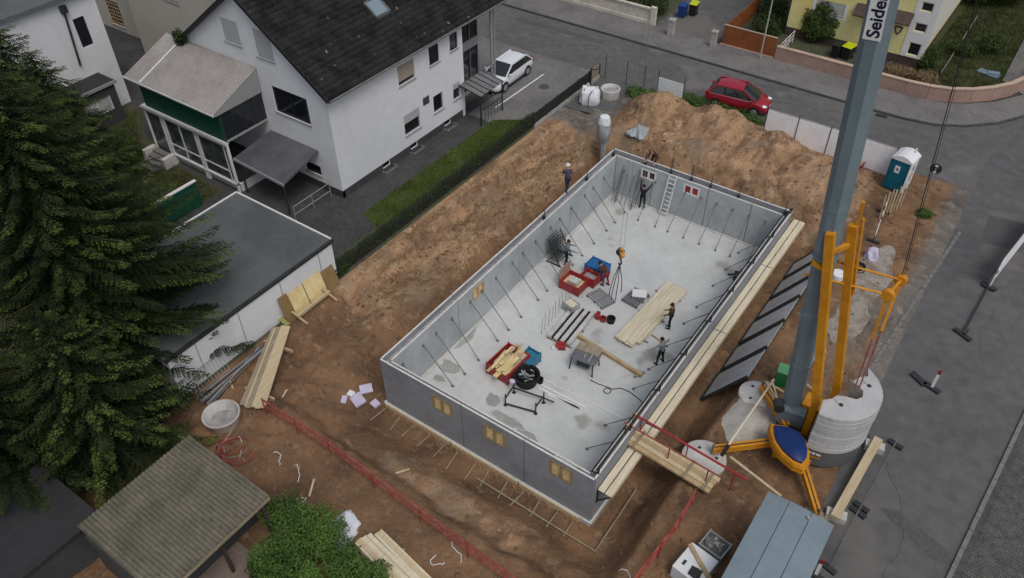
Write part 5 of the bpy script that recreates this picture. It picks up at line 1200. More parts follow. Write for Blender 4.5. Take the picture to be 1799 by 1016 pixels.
# painted marks on the lower ballast frame (white strokes and an orange bar)
a0 = R(-88); nv = Vector((math.cos(R(-80)), math.sin(R(-80)), 0)); tv_ = Vector((0-nv.y, nv.x, 0)); c_ = Vector((BC[0], BC[1], 0))+nv*(BR*.97*1.02+.012)
for i, (u0, u1, z0, z1, m_) in enumerate(((-.22, -.12, .36, .48, 'white_paint'), (-.08, .05, .36, .47, 'white_paint'), (.09, .26, .36, .46, 'white_paint'), (-.1, .3, .16, .23, 'crane_yellow'))):
    b = MB(); b.beam(c_+tv_*u0+Vector((0,0,G+.55+(z0+z1)/2)), c_+tv_*u1+Vector((0,0,G+.55+(z0+z1)/2)), .01, z1-z0); b.build('painted_mark', m_, o)
# yellow lifting frame: two struts up to the mast, cross rods, sheave heads, ties
tA = mp(12.3)+np.array([.10, -.46, 0]); tB = mp(12.4)+np.array([.62, .30, 0])
bA = np.array([16.95, 7.45, 4.2]); bB = np.array([17.4, 8.65, 4.2])
for a, c, nm in ((bA, tA, 'strut'), (bB, tB, 'strut')):
    b = MB(); b.beam(a-np.array([0, 0, 2.2])*(0 if nm else 1), c, .28, .30); b.build(nm, 'crane_yellow', cr)
    b = MB(); b.beam(a-np.array([0, 0, 2.3]), a+np.array([0, 0, .1]), .26, .26); b.build('strut_foot', 'crane_yellow', cr)
def lerp(a, c, t): return a+(c-a)*t
for t in (.90,):
    b = MB(); b.beam(lerp(bA, tA, t), lerp(bB, tB, t), .14, .18); b.build('cross_bar', 'crane_yellow', cr)
    b = MB(); b.beam(lerp(bA, tA, .80), mp(10.8)+np.array([-.3, -.40, 0]), .16, .16); b.build('cross_bar', 'crane_yellow', cr)
    b = MB(); b.beam(lerp(bB, tB, t-.02), lerp(bB, tB, 1)+np.array([.05, 0, 1.0]), .1, .1); b.build('tie_head', 'crane_yellow', cr)
    b = MB(); b.tube(lerp(bB, tB, .62)+np.array([.2, .1, 0]), lerp(bB, tB, 1)+np.array([.22, .1, .3]), .05, n=6); b.build('ladder_tube', 'crane_yellow', cr)
hA = at(1560, 518, 9.6); hB = at(1583, 492, 9.6)
mA = mp(10.0)+np.array([-.55, -.25, 0]); mB_ = mp(10.6)+np.array([.40, .35, 0])
for a, c in ((mA, hA), (mB_, hB)):
    b = MB(); b.tube(a, c, .045, n=8); b.build('tie_rod', 'crane_yellow', cr)
    b = MB(); b.tube(c-np.array([0, .12, 0]), c+np.array([0, .12, 0]), .22, n=14); b.build('sheave', 'crane_yellow', cr)
b = MB(); b.tube(hA, hB, .06, n=8); b.build('sheave_axle', 'crane_yellow', cr)
ft = np.array([18.05, 8.35, 5.0])
for a, d in ((hA, np.array([-.04, 0, 0])), (hB, np.array([.1, .1, 0]))):
    b = MB(); b.beam(a, lerp(a, ft+d, .45), .10, .10); b.build('tie_bar', 'crane_yellow', cr)
    b = MB(); b.tube(lerp(a, ft+d, .45), ft+d, .028, n=6); b.build('tie_rope', 'red_rail', cr)
tp = mp(24)+np.array([6.2, 2.8, 4.0])
cbp = at(1716, 0, 19.5); cbp = cbp+(cbp-hB)*.35
b = MB(); b.tube(hB, cbp, .018, n=6); b.build('back_rope', 'cable', cr)
b = MB(); b.tube(hB+np.array([.06, .06, 0]), cbp+np.array([.06, .07, 0]), .01, n=6); b.build('back_rope', 'cable', cr)
b = MB(); b.beam(mp(22.4), cbp, .3, .3); b.build('top_strut', 'crane_yellow', cr)
# ---------------------------------------------------------------- hook block with sling chains
HKz = 3.1; hk = at(1091, 446, HKz); hb = thing('hook_block', 'yellow crane hook block hanging above the slab with sling chains', 'hook block', (hk[0], hk[1], HKz))
jib = np.array([hk[0], hk[1], 24.5])
b = MB(); b.beam(mp(22.4)+np.array([0, 0, 2.0]), jib+(jib-mp(24.4))*.25+np.array([0,0,.4]), .5, .6); b.beam(mp(22.3), mp(22.4)+np.array([0, 0, 2.3]), .6, .6); b.build('jib', 'crane_yellow', cr)
b = MB(); b.beam(hk+np.array([-.13, .1, .18]), hk+np.array([.16, -.12, -.12]), .22, .42); b.build('block_body', 'crane_yellow', hb, bevel=.03)
b = MB(); b.tube(hk+np.array([-.05, .12, .1]), hk+np.array([-.05, -.12, .1]), .2, n=14); b.build('sheave', 'steel_dark', hb)
b = MB(); b.path([hk+np.array([0, 0, -.25]), hk+np.array([.04, 0, -.45]), hk+np.array([.08, 0, -.6]), hk+np.array([0, 0, -.75]), hk+np.array([-.08, 0, -.65])], .045); b.build('hook', 'steel_dark', hb)
for dx, dy in ((-.16, .1), (.16, -.1)):
    b = MB(); b.tube(hk+np.array([dx, dy, .1]), jib+np.array([dx, dy, 0]), .007, n=5); b.build('rope', 'steel', hb)
for i, (dx, dy) in enumerate(((-.5, -.25), (-.15, -.45), (.2, -.3), (.45, .1))):
    b = MB(); e = np.array([hk[0]+dx*.6, hk[1]+dy*.6-.1, .12 if i != 3 else .6])
    b.path([hk+np.array([0, 0, -.7]), hk+np.array([dx*.4, dy*.4, -1.6]), e+np.array([0, 0, .4]), e], .022); b.build('sling_chain', 'steel_dark', hb)
# round concrete pads beside the crane
def disc(px, py, r_, h_, label, tilt=0):
    p = at(px, py); z = max(hz(p[0]+a_*r_, p[1]+c_*r_) for a_, c_ in ((0, 0), (.9, 0), (-.9, 0), (0, .9), (0, -.9))); t = thing('concrete_disc', label, 'concrete disc', (p[0], p[1], z), 'round concrete shaft covers near the crane')
    b = MB(); b.lathe([(0, h_), (r_*.94, h_), (r_, h_-.04), (r_*1.02, -.9), (0, -.9)], (p[0], p[1], z-.03), 28); b.build('cover', 'concrete_light', t, True)
    for a in (.5, 2.4, 4.4):
        b = MB(); b.lathe([(0, .012), (.07, .012), (.07, 0)], (p[0]+r_*.55*math.cos(a), p[1]+r_*.55*math.sin(a), z-.03+h_), 10); b.build('lifting_hole', 'steel_dark', t)
disc(1328, 697, .78, .22, 'round concrete shaft cover left of the crane mast'); disc(1236, 808, .92, .2, 'round concrete shaft cover under the timber ramp by the outrigger')
p = at(1315, 745); b = MB(); n_ = 24; vs = [(p[0], p[1]+.1, hz(p[0], p[1])+.55)]
for k, (s_, z_) in enumerate(((.35, .42), (.7, .16), (1.0, -.03))):
    for i in range(n_):
        a = 2*math.pi*i/n_; r_ = s_*(1.15+.35*float(fbm(np.array([math.cos(a)*1.3]), np.array([math.sin(a)*1.3]), 3, 8)[0])*2); x = p[0]+r_*1.05*math.cos(a); y = p[1]+r_*1.35*math.sin(a); vs.append((x, y, hz(x, y)+z_))
b._add(vs, [(0, 1+i, 1+(i+1) % n_) for i in range(n_)]+[(1+j*n_+i, 1+(j+1)*n_+i, 1+(j+1)*n_+(i+1) % n_, 1+j*n_+(i+1) % n_) for j in range(2) for i in range(n_)]); o = b.build('sand_heap', 'pale_sand', smooth=True); tag(o, 'pale grey sand heap at the foot of the crane mast', 'sand heap'); stuff(o)
# ================================================================ THINGS ON THE SLAB AND ROUND THE PIT
def crate(name, label, cat, c, sx, sy, h, m_, rz, group=None, wall=.05, inner='core', fill=.35):
    t = thing(name, label, cat, c, group); Rm = Matrix.Rotation(rz, 3, 'Z')
    def q(a, d, z): v = Rm @ Vector((a, d, 0)); return (c[0]+v.x, c[1]+v.y, c[2]+z)
    def bx(a0, a1, d0, d1, z0, z1, nm, mm, par=t):
        b = MB(); b._add([q(a,d,z) for z in (z0,z1) for a,d in ((a0,d0),(a1,d0),(a1,d1),(a0,d1))], [(0,3,2,1),(4,5,6,7),(0,1,5,4),(1,2,6,5),(2,3,7,6),(3,0,4,7)]); return b.build(nm, mm, par)
    x, y = sx/2, sy/2
    bx(-x, x, -y, y, .06, .1, 'floor', m_)
    bx(-x, x, -y, -y+wall, .101, h, 'side', m_); bx(-x, x, y-wall, y, .101, h, 'side', m_); bx(-x, -x+wall, -y+wall, y-wall, .101, h, 'side', m_); bx(x-wall, x, -y+wall, y-wall, .101, h, 'side', m_)
    for a in (-x+.08, x-.16): bx(a, a+.08, -y, y, .001, .06, 'skid', m_)
    if fill: bx(-x+wall+.01, x-wall-.01, -y+wall+.01, y-wall-.01, .101, h*fill, 'contents', inner)
    for a, d in ((-x-.012, -y-.012), (x-.05, -y-.012), (-x-.012, y-.05), (x-.05, y-.05)): bx(a, a+.062, d, d+.062, .02, h+.04, 'corner_post', m_)
    return t, q, bx
def pieces(t, n, fn, nm, m_):
    for i in range(n):
        b = MB(); fn(b, i); b.build(nm, m_ if isinstance(m_, str) else m_[i % len(m_)], t)
# red skip with offcuts, front
c = at(893, 648, 0); t, q, bx = crate('red_skip', 'red steel skip heaped with yellow timber offcuts near the front', 'skip', (c[0], c[1], .001), 1.35, 1.75, .72, 'red_paint', R(-3))
def offc(b, i):
    a = rng.uniform(-.45, .45); d = rng.uniform(-.6, .6); l = rng.uniform(.5, 1.4); an = rng.uniform(1.2, 1.9); 
    b.beam(q(a-l/2*math.cos(an)*.5, d-l/2*math.sin(an), .55+rng.uniform(0, .25)), q(a+l/2*math.cos(an)*.5, d+l/2*math.sin(an), .6+rng.uniform(0, .35)), rng.uniform(.08, .3), .03)
ofc = thing('timber_offcuts', 'yellow timber offcuts piled in the front red skip', 'timber', (c[0], c[1], .6))
pieces(ofc, 26, offc, 'offcut', ('plywood', 'plank', 'timber', 'plywood'))
# blue drum crate and black tub with clamps
c = at(929, 640, 0); t, q, bx = crate('blue_crate', 'teal blue steel crate behind the black mortar tub', 'crate', (c[0], c[1], .001), .75, 1.0, .62, 'cyan_paint', R(-3), fill=.8, inner='cyan_paint')
c = at(925, 672, 0); tb = thing('mortar_tub', 'round black tub full of steel clamps beside front red skip', 'tub', (c[0], c[1], 0))
b = MB(); b.lathe([(0, .02), (.50, .02), (.62, .55), (.66, .56), (.66, .60), (.58, .60), (.47, .12), (0, .12)], (c[0], c[1], 0), 26); b.build('tub_shell', 'rubber', tb, True)
cl_ = thing('steel_clamps', 'loose grey steel clamps heaped in the round black tub', 'clamps', (c[0], c[1], .4))
pieces(cl_, 16, lambda b, i: b.beam((c[0]+rng.uniform(-.4, .4), c[1]+rng.uniform(-.4, .4), .4+rng.uniform(0, .2)), (c[0]+rng.uniform(-.4, .4), c[1]+rng.uniform(-.4, .4), .45+rng.uniform(0, .2)), .06, .05), 'clamp', ('galv', 'steel_dark', 'galv'))
b = MB(); p = at(949, 672, 0); b.lathe([(0, .01), (.14, .01), (.16, .28), (.13, .28), (.12, .05)], (p[0], p[1], 0), 14); tag(b.build('bucket', 'rubber', smooth=True), 'small black bucket right of the round tub', 'bucket')
# steel trestle frame
tr = thing('trestle_frame', 'low dark steel trestle frame standing near the front wall', 'trestle', (*at(915, 710, 0)[:2], 0))
P = [at(888, 712, 0), at(941, 727, 0), at(955, 708, 0), at(903, 690, 0)]
for p in P:
    b = MB(); b.tube(p, p+np.array([0, 0, .75]), .035, n=8); b.rbox((p[0], p[1], .001), .16, .16, .02); b.build('leg', 'steel_dark', tr)
for a, c_, z in ((0, 1, .12), (3, 2, .35), (0, 3, .5), (1, 2, .5)):
    b = MB(); b.beam(P[a]+np.array([0, 0, z]), P[c_]+np.array([0, 0, z]), .06, .06); b.build('rail', 'steel_dark', tr)
b = MB(); b.beam(P[2]+np.array([0, 0, .35]), P[2]+(P[2]-P[3])*.35+np.array([0, 0, .3]), .05, .05); b.build('rail', 'steel_dark', tr)
b = MB(); p = P[3]; b.ball((p[0]-.1, p[1], .75), (.16, .14, .1)); tag(b.build('work_gloves', 'lavender', smooth=True), 'pale pink cloth hung on the steel trestle corner', 'cloth')
# white battens on the slab
wb = [((940, 660), (1113, 745)), ((951, 676), (1028, 716)), ((946, 681), (1018, 719)), ((962, 693), (1022, 720))]
for i, (a, c_) in enumerate(wb):
    p0, p1 = at(*a, .03), at(*c_, .03); b = MB(); b.beam((p0[0], p0[1], .03), (p1[0], p1[1], .03), .05 if i == 0 else .10, .05)
    tag(b.build('white_batten', 'trim_white'), ['longest thin white batten reaching towards the walkway', 'white batten, upper one of three lying side by side', 'white batten, middle one of three lying side by side', 'white batten, lower one of three lying side by side'][i], 'batten', 'white battens on the slab')
# table saw
c = at(1028, 645, 0); ts = thing('table_saw', 'grey table saw with sloping top standing on the slab', 'table saw', (c[0], c[1], 0)); Rm = Matrix.Rotation(R(-28)+R(35), 3, 'Z')
def q(a, d, z): v = Rm @ Vector((a, d, 0)); return (c[0]+v.x, c[1]+v.y, z)
def qb(t, nm, mm, a0, a1, d0, d1, z0, z1):
    b = MB(); b._add([q(a,d,z) for z in (z0,z1) for a,d in ((a0,d0),(a1,d0),(a1,d1),(a0,d1))], [(0,3,2,1),(4,5,6,7),(0,1,5,4),(1,2,6,5),(2,3,7,6),(3,0,4,7)]); return b.build(nm, mm, t)
qb(ts, 'table', 'steel', -.65, .65, -.45, .45, .78, .85); qb(ts, 'motor_box', 'steel_dark', -.35, .3, -.3, .3, .3, .779)
for a in (-.58, .52):
    for d in (-.4, .34):
        b = MB(); b.beam(q(a*1.1, d*1.15, .002), q(a, d, .78), .05, .05); b.build('leg', 'steel_dark', ts)
b = MB(); b._add([q(-.6,.15,.86), q(.6,.15,.86), q(.6,.6,1.02), q(-.6,.6,1.02), q(-.6,.15,.89), q(.6,.15,.89), q(.6,.6,1.05), q(-.6,.6,1.05)], [(0,3,2,1),(4,5,6,7),(0,1,5,4),(1,2,6,5),(2,3,7,6),(3,0,4,7)]); b.build('extension_board', 'plank_old', ts)
b = MB(); b.tube(q(-.02, -.1, .855), q(.02, -.1, .855), .17, n=16); b.build('blade_guard', 'galv', ts); qb(ts, 'rip_fence', 'galv', .25, .32, -.4, .4, .851, .93)
# cable
pts = [at(x, y, .02) for x, y in ((1037, 668), (1052, 675), (1066, 680), (1076, 684), (1090, 682), (1105, 688), (1120, 699), (1130, 708))]
b = MB(); b.path(pts, .022, 6); p = at(1067, 687, .02); b.ring((p[0], p[1], .025), .17, .02); tag(b.build('power_cable', 'cable'), 'thin black power cable with one loop on the slab', 'cable')
# long beam
p0, p1 = at(1012, 588, .12), at(1127, 660, .12); b = MB(); b.beam((p0[0], p0[1], .12), (p1[0], p1[1], .12), .16, .20); lb_ = thing('timber_beam', 'long brown timber beam lying diagonally across the slab', 'beam', (p0[0], p0[1], 0)); b.build('beam', 'timber', lb_)
b = MB(); d = (p1-p0)/np.linalg.norm(p1-p0); e = p1-d*.12; b.beam(e+np.array([.12, .3, -.02]), e+np.array([-.12, -.25, -.02]), .08, .10); b.build('cleat', 'plank_old', lb_)
# red machine box
c = at(985, 612, 0); t = thing('red_toolbox', 'small red machine box with white end on the slab', 'machine', (c[0], c[1], 0))
b = MB(); b.rbox((c[0], c[1], .05), .5, .36, .26, .5); b.build('body', 'red_paint', t, bevel=.04); b = MB(); b.rbox((c[0], c[1], .311), .4, .08, .05, .5); b.build('grip', 'red_paint', t); b = MB(); b.rbox((c[0]-.2, c[1]-.24, .02), .3, .14, .14, .5); b.build('end_cap', 'trim_white', t); b = MB(); b.rbox((c[0], c[1], .001), .46, .3, .049, .5); b.build('base', 'rubber', t)
# formwork beams stack (pale boards with dark gaps)
P0 = [at(962, 588, .3), at(1008, 533, .3)]
u = (P0[1]-P0[0]); un = u/np.linalg.norm(u); vn = np.array([un[1], -un[0], 0])
fs_ = thing('formwork_panel', 'grey formwork panel with three dark slots lying on the slab', 'formwork', (*P0[0][:2], 0))
Lf = 2.75
for k in range(4):
    a = P0[0]+vn*(k*.36+.1); b = MB(); b.beam((a[0], a[1], .22), (a[0]+un[0]*Lf, a[1]+un[1]*Lf, .22), .21, .14); b.build('board', 'concrete_light', fs_)
b = MB(); a = P0[0]+vn*(.64); b.beam((a[0]+un[0]*.05, a[1]+un[1]*.05, .19), (a[0]+un[0]*(Lf-.05), a[1]+un[1]*(Lf-.05), .19), 1.1, .08); b.build('backing', 'rubber', fs_)
for s_ in (.02, .5, .98):
    a = P0[0]+un*Lf*s_-vn*.05; b = MB(); b.beam((a[0], a[1], .03), (a[0]+vn[0]*1.4, a[1]+vn[1]*1.4, .03), .10, .06); b.build('bearer', 'plank_old', fs_)
    if s_ == .5: b = MB(); b.beam((a[0], a[1], .145), (a[0]+vn[0]*1.4, a[1]+vn[1]*1.4, .145), .07, .02); b.build('cross_tie', 'galv', fs_)
rb = thing('rebar_rods', 'bundle of thin steel rods standing upright beside the formwork panel', 'rebar', (*at(955, 575, 0)[:2], 0))
for k in range(9):
    p = at(955+k*6, 588-k*7.5, .0); b = MB(); b.tube((p[0]-.1, p[1]-.05, .0), (p[0]-.1+rng.uniform(-.05, .05), p[1]-.02, 1.15), .012, n=5); b.build('rod', 'steel', rb)
# small stack of boxes in front of red container
c = at(1003, 548, 0); t, q, bx = crate('tool_crate', 'small pale crate with dark corners on the formwork panel', 'crate', (c[0], c[1], .30), .7, .55, .35, 'concrete', R(-15), inner='plank_pale', fill=.9)
# red container and blue container
c = at(1008, 505, 0); t, q, bx = crate('red_container', 'open red steel container with raised lid at mid slab', 'container', (c[0], c[1], .001), 1.25, 1.05, .6, 'red_paint', R(-2), inner='plywood', fill=.5)
bx(-.66, -.60, -.5, .5, .6, 1.25, 'raised_lid', 'pink_wall'); bx(-.3, .3, -.2, .25, .40, .55, 'contents', 'concrete_light')
c = at(1030, 497, 0); t, q, bx = crate('red_container', 'low red steel container right behind the open one', 'container', (c[0]+.15, c[1]+.15, .001), .9, .7, .6, 'red_paint', R(-2), inner='core', fill=.6)
c = at(1038, 487, 0); t, q, bx = crate('blue_container', 'bright blue steel container beside the red containers', 'container', (c[0]+.1, c[1]+.5, .001), 1.15, .85, .65, 'blue_paint', R(-2), inner='blue_paint', fill=.93)
# pallets
def pallet(px, py, sx, sy, rz, label, n=7, m_='galv', z=.16):
    c = at(px, py, z); t = thing('pallet', label, 'pallet', (c[0], c[1], 0)); Rm = Matrix.Rotation(rz, 3, 'Z')
    def q(a, d, zz): v = Rm @ Vector((a, d, 0)); return (c[0]+v.x, c[1]+v.y, zz)
    for k in range(n):
        a = -sx/2+sx*(k+.5)/n; b = MB(); b.beam(q(a, -sy/2, z), q(a, sy/2, z), sx/n*.55, .05); b.build('slat', m_, t)
    for d in (-sy/2+.06, 0, sy/2-.06):
        b = MB(); b.beam(q(-sx/2, d, z/2-.01), q(sx/2, d, z/2-.01), .1, z-.035); b.build('bearer', 'steel', t)
    return t, q
pallet(1056, 523, .95, 1.3, R(70), 'grey steel pallet with white bars below the hook', 7, 'galv')
t, q = pallet(1117, 522, 1.0, 1.25, R(-6), 'grey pallet left of the pale board stack', 6, 'steel')
b = MB(); b.beam(q(-.3, .1, .22), q(.35, .5, .22), .6, .05); tag(b.build('white_papers', 'trim_white'), 'white sheet lying on the pallet beside the boards', 'sheet')
for i, (px, py, label) in enumerate(((1050, 553, 'red fuel can standing on the slab under the hook'),)):
    p = at(px, py+6, 0); b = MB(); b.rbox((p[0], p[1], .001), .2, .3, .36, .2); b.rbox((p[0], p[1], .362), .06, .2, .06, .2); tag(b.build('fuel_can', 'red_paint'), label, 'can')
p = at(1059, 564, 0); b = MB(); b.lathe([(0, .01), (.15, .01), (.17, .26), (.14, .26), (.13, .05)], (p[0], p[1], 0), 14); tag(b.build('bucket', 'red_paint', smooth=True), 'dark red bucket between fuel can and chains', 'bucket')
p = at(1073, 566, 0); b = MB(); b.lathe([(0, .01), (.2, .01), (.24, .3), (.2, .3), (.18, .05)], (p[0], p[1], 0), 14); tag(b.build('bucket', 'rubber', smooth=True), 'black bucket at the foot of the sling chains', 'bucket')
# pale board stack
A, B_, C_ = at(1086, 598, .3), at(1113, 608, .3), at(1207, 515, .3)
bk = thing('board_stack', 'stack of pale new boards in the middle of the slab', 'boards', (7.6, 12, 0))
for lay in range(3):
    for k in range(6):
        if lay == 2 and k == 5: continue
        x = 6.93+k*.205+.01*rng.uniform(-1, 1); y0 = 9.62+rng.uniform(-.08, .08)+(.35 if k == 5 else 0); y1 = 14.9+rng.uniform(-.15, .1); sk = .24
        b = MB(); b.beam((x, y0, .12+lay*.065), (x+sk, y1, .12+lay*.065+rng.uniform(0, .006)), .195, .05); b.build('board', 'plank_pale', bk)
for y in (10.4, 12.2, 14.1):
    b = MB(); b.beam((6.8, y, .045), (8.3, y, .045), .08, .085); b.build('bearer', 'plank_old', bk)
b = MB(); b.beam((8.2, 11.0, .05), (9.0, 10.8, .05), .07, .07); b.build('bearer', 'timber', bk)
# rebar mats leaning at the left wall
rk_ = thing('rebar_rack', 'dark rack of reinforcing mats leaning at the left long wall', 'rack', (*at(975, 460, 0)[:2], 0))
p = at(975, 462, 0)
for k in range(4):
    b = MB(); x = p[0]-.35+k*.18
    for j in range(7): y = p[1]-.1+j*.17; b.beam((x, y, .02), (x-.18, y, 1.55), .018, .018)
    for j in range(8): z = .1+j*.2; b.beam((x-.18*z/1.55, p[1]-.12, z), (x-.18*z/1.55, p[1]+1.0, z), .018, .018)
    b.build('mesh_mat', 'steel_dark', rk_)
for y in (p[1]-.15, p[1]+1.05):
    b = MB(); b.beam((p[0]-.5, y, .02), (p[0]+.5, y, .02), .08, .06); b.beam((p[0]+.42, y, .02), (p[0]-.4, y, 1.6), .05, .05); b.build('frame', 'steel_dark', rk_)
# ladder at the back wall
la = thing('ladder', 'aluminium ladder leaning against the back wall inside the basement', 'ladder', (*at(1160, 372, 0)[:2], 0))
p = at(1158, 377, 0); e = np.array([0.15, L-T-.03-p[1], 2.75])
for d in (0, .45):
    b = MB(); a = p+np.array([d, 0, .01]); b.beam(a, a+e, .05, .08); b.build('rail', 'alu', la)
for k in range(9):
    t_ = .07+k*.105; b = MB(); a = p+e*t_; b.tube(a+np.array([.02, 0, 0]), a+np.array([.43, 0, 0]), .03, n=6); b.build('rung', 'alu', la)
# bundle of steel props at the back left corner
bx_ = thing('prop_bundle', 'cluster of steel props stacked upright in the back left corner', 'props', (1.2, 19.6, 0))
for k in range(12):
    x = .7+rng.uniform(0, 1.6); y = 20.45-rng.uniform(0, .5); b = MB(); b.tube((x, y-.25, .01), (x+rng.uniform(-.3, .3), L-T-.06, 2.1+rng.uniform(-.4, .4)), .022, n=6); b.build('prop', 'steel', bx_)
# dark pump box near right wall
c = at(1297, 490, 0); b = MB(); b.rbox((c[0], c[1], .001), .55, .45, .35, .3); b.rbox((c[0]+.1, c[1]+.3, .1), .3, .2, .35, .6); b.tube((c[0]-.25, c[1], .2), (c[0]-.6, c[1]-.1, .1), .05, n=8); tag(b.build('pump', 'steel_dark'), 'dark pump unit beside the right wall of the basement', 'pump')

# ---------------------------------------------------------------- leaning formwork panels right of the walkway
for i, (ya, yb_) in enumerate(((8.7, 10.7), (11.0, 12.9), (13.2, 15.0), (15.3, 17.0), (17.3, 19.0), (19.3, 20.8))):
    t = thing('leaning_panel', f'grey formwork panel leaning on the right bank, {ORD[i]} from the front', 'panel', (12.6, ya, 0), 'formwork panels leaning on the bank')
    x0, z0, x1, z1 = 12.1, hz(12.1, (ya+yb_)/2)+.02, 13.75, G+.30; sk = .55
    n3 = Vector((-(z1-z0), 0, x1-x0)).normalized()
    def qq(f, y, l): return (x0+(x1-x0)*f+n3.x*l, y+sk*f, z0+(z1-z0)*f+n3.z*l)
    b = MB(); b._add([qq(0,ya,0), qq(0,yb_,0), qq(1,yb_,0), qq(1,ya,0), qq(0,ya,.05), qq(0,yb_,.05), qq(1,yb_,.05), qq(1,ya,.05)], [(0,3,2,1),(4,5,6,7),(0,1,5,4),(1,2,6,5),(2,3,7,6),(3,0,4,7)]); b.build('facing', 'formwork', t)
    b = MB()
    for (f0, y0), (f1, y1) in (((0,ya),(1,ya)), ((0,yb_),(1,yb_)), ((0,ya),(0,yb_))): b.beam(qq(f0, y0, .03), qq(f1, y1, .03), .13, .12)
    b.build('edge_frame', 'steel_dark', t); b = MB(); b.beam(qq(1, ya, .03), qq(1, yb_, .03), .04, .09); b.build('top_edge', 'galv', t); 
    b = MB()
    for f in (.33, .66): b.beam(qq(f, ya+.05, -.03), qq(f, yb_-.05, -.03), .06, .06)
    b.build('rib', 'steel_dark', t)
# ---------------------------------------------------------------- timber ramp with red rails
rp_ = thing('timber_ramp', 'bundle of thick timber beams bridging from the street bank to the walkway', 'ramp', (13, 3.5, G))
pA_, pB_ = at(1098, 760, 2.25), at(1255, 855, 2.05)
d = pB_-pA_; dn = d/np.linalg.norm(d); vn = np.array([dn[1], -dn[0], 0])
for k in range(4):
    b = MB(); a = pA_+vn*(-.33+k*.22)+dn*rng.uniform(-.15, .05); e = pB_+vn*(-.33+k*.22)+dn*rng.uniform(-.2, .1); b.beam(a, e, .21, .2 if k < 3 else .1); b.build('beam', 'timber' if k % 2 else 'plank', rp_)
for f in (.16, .72, .93):
    b = MB(); a = pA_+d*f; b.beam(a+vn*.5+np.array([0, 0, .12]), a-vn*.5+np.array([0, 0, .12]), .1, .05); b.build('cleat', 'plank_old', rp_)
b = MB(); a = pA_+d*.05; b.beam(a+np.array([0, -.3, -.2]), a+np.array([0, -.3, 1.0]), .09, .09); b.beam(a+np.array([0, .4, -.2]), a+np.array([0, .4, 1.0]), .09, .09); b.build('post', 'timber', rp_)
def rail_pair(name, pts, label, z=(.5, 1.0), r_=.05, m_='red_rail', posts=5):
    t = thing(name, label, 'railing', (*pts[0][:2], G))
    for zz in z:
        for a, c_ in zip(pts[:-1], pts[1:]):
            b = MB(); b.tube((a[0], a[1], a[2]+zz), (c_[0], c_[1], c_[2]+zz), r_, n=6); b.build('rail', m_, t)
    n_ = posts
    for k in range(n_):
        f = k/(n_-1)*(len(pts)-1); i = min(int(f), len(pts)-2); a = pts[i]+(pts[i+1]-pts[i])*(f-i)
        b = MB(); b.tube((a[0], a[1], min(a[2], hz(a[0], a[1]))-.15), (a[0], a[1], a[2]+max(z)+.1), .03, n=6); b.build('post', m_, t)
    return t
def gz(px, py, zoff=1.0):
    p = at(px, py, G+zoff); return np.array([p[0], p[1], G])
rail_pair('red_railing', [gz(460, 702), gz(575, 775), gz(735, 893), gz(912, 1022)], 'red tube railing along the front edge of the excavation', z=(.55, 1.0), posts=7)
rail_pair('red_railing', [gz(1222, 862), gz(1185, 925), gz(1110, 1022)], 'red tube railing running from the ramp to the bottom edge', z=(.6, 1.0), posts=4)
ra = thing('ramp_handrail', 'pair of red tube handrails along the timber ramp', 'railing', (13, 4, G))
for (a, c_, zz, r_) in (((1113, 727), (1312, 843), 3.05, .05), ((1096, 742), (1262, 836), 3.0, .035)):
    p0, p1 = at(*a, zz), at(*c_, zz-.1); b = MB(); b.tube(p0, p1, r_, n=8); b.build('rail', 'red_paint' if r_ > .04 else 'red_rail', ra)
    for f in (.08, .5, .9):
        p = p0+(p1-p0)*f; b = MB(); b.tube((p[0], p[1], p[2]), (p[0], p[1], max(hz(p[0], p[1])-.1, p[2]-1.2) if f > .1 else p[2]-.95), .03, n=6); b.build('post', 'red_rail', ra)
# light poles on crane outrigger
pr = thing('striped_pole', 'long pale pole resting from the outrigger towards the mast', 'pole', (14.2, 4.8, G))
p0, p1 = at(1270, 797, G+.95), at(1360, 667, G+1.0); b = MB(); b.beam(p0, p1, .07, .07); b.build('pole', 'plank_pale', pr); b = MB(); b.beam(p0-(p1-p0)*.02, p0+(p1-p0)*.1, .14, .14); b.build('pole_end', 'rubber', pr)
p0, p1 = at(1283, 803, G+.9), at(1372, 872, G+1.0); b = MB(); b.beam(p0, p1, .1, .06); tag(b.build('support_board', 'plank'), 'narrow board from the outrigger to the grey container', 'board')
for i, (px0, py0, px1, py1) in enumerate(((1398, 660, 1435, 690), (1349, 672, 1378, 690), (1356, 668, 1366, 702), (1345, 670, 1364, 700))):
    p0, p1 = at(px0, py0, G+.35), at(px1, py1, G+.2); b = MB(); b.beam(p0, p1, .07, .05); tag(b.build('loose_batten', 'plank'), ['loose batten lying behind the foot of the mast', 'short batten across the rear outrigger foot', 'right one of two short battens near the disc', 'left one of two short battens near the disc'][i], 'batten', 'loose battens round the mast foot')
p0, p1 = at(1405, 655, G+.2), at(1443, 582, G+.3); b = MB(); b.beam(p0, p1, .3, .06); tag(b.build('grey_board', 'plank_old'), 'grey board lying behind the crane mast', 'board')
c = at(1372, 672); b = MB(); z = hz(c[0], c[1]); b.rbox((c[0], c[1], z), .55, .6, .85, .15); t = thing('green_cabinet', 'green cabinet box half hidden behind the crane mast', 'cabinet', (c[0], c[1], z)); b.build('body', 'green_box', t); b = MB(); b.rbox((c[0], c[1], z+.851), .58, .63, .07, .15); mat('green_light', (0.11, 0.33, 0.15), .5, .05); b.build('lid', 'green_light', t)
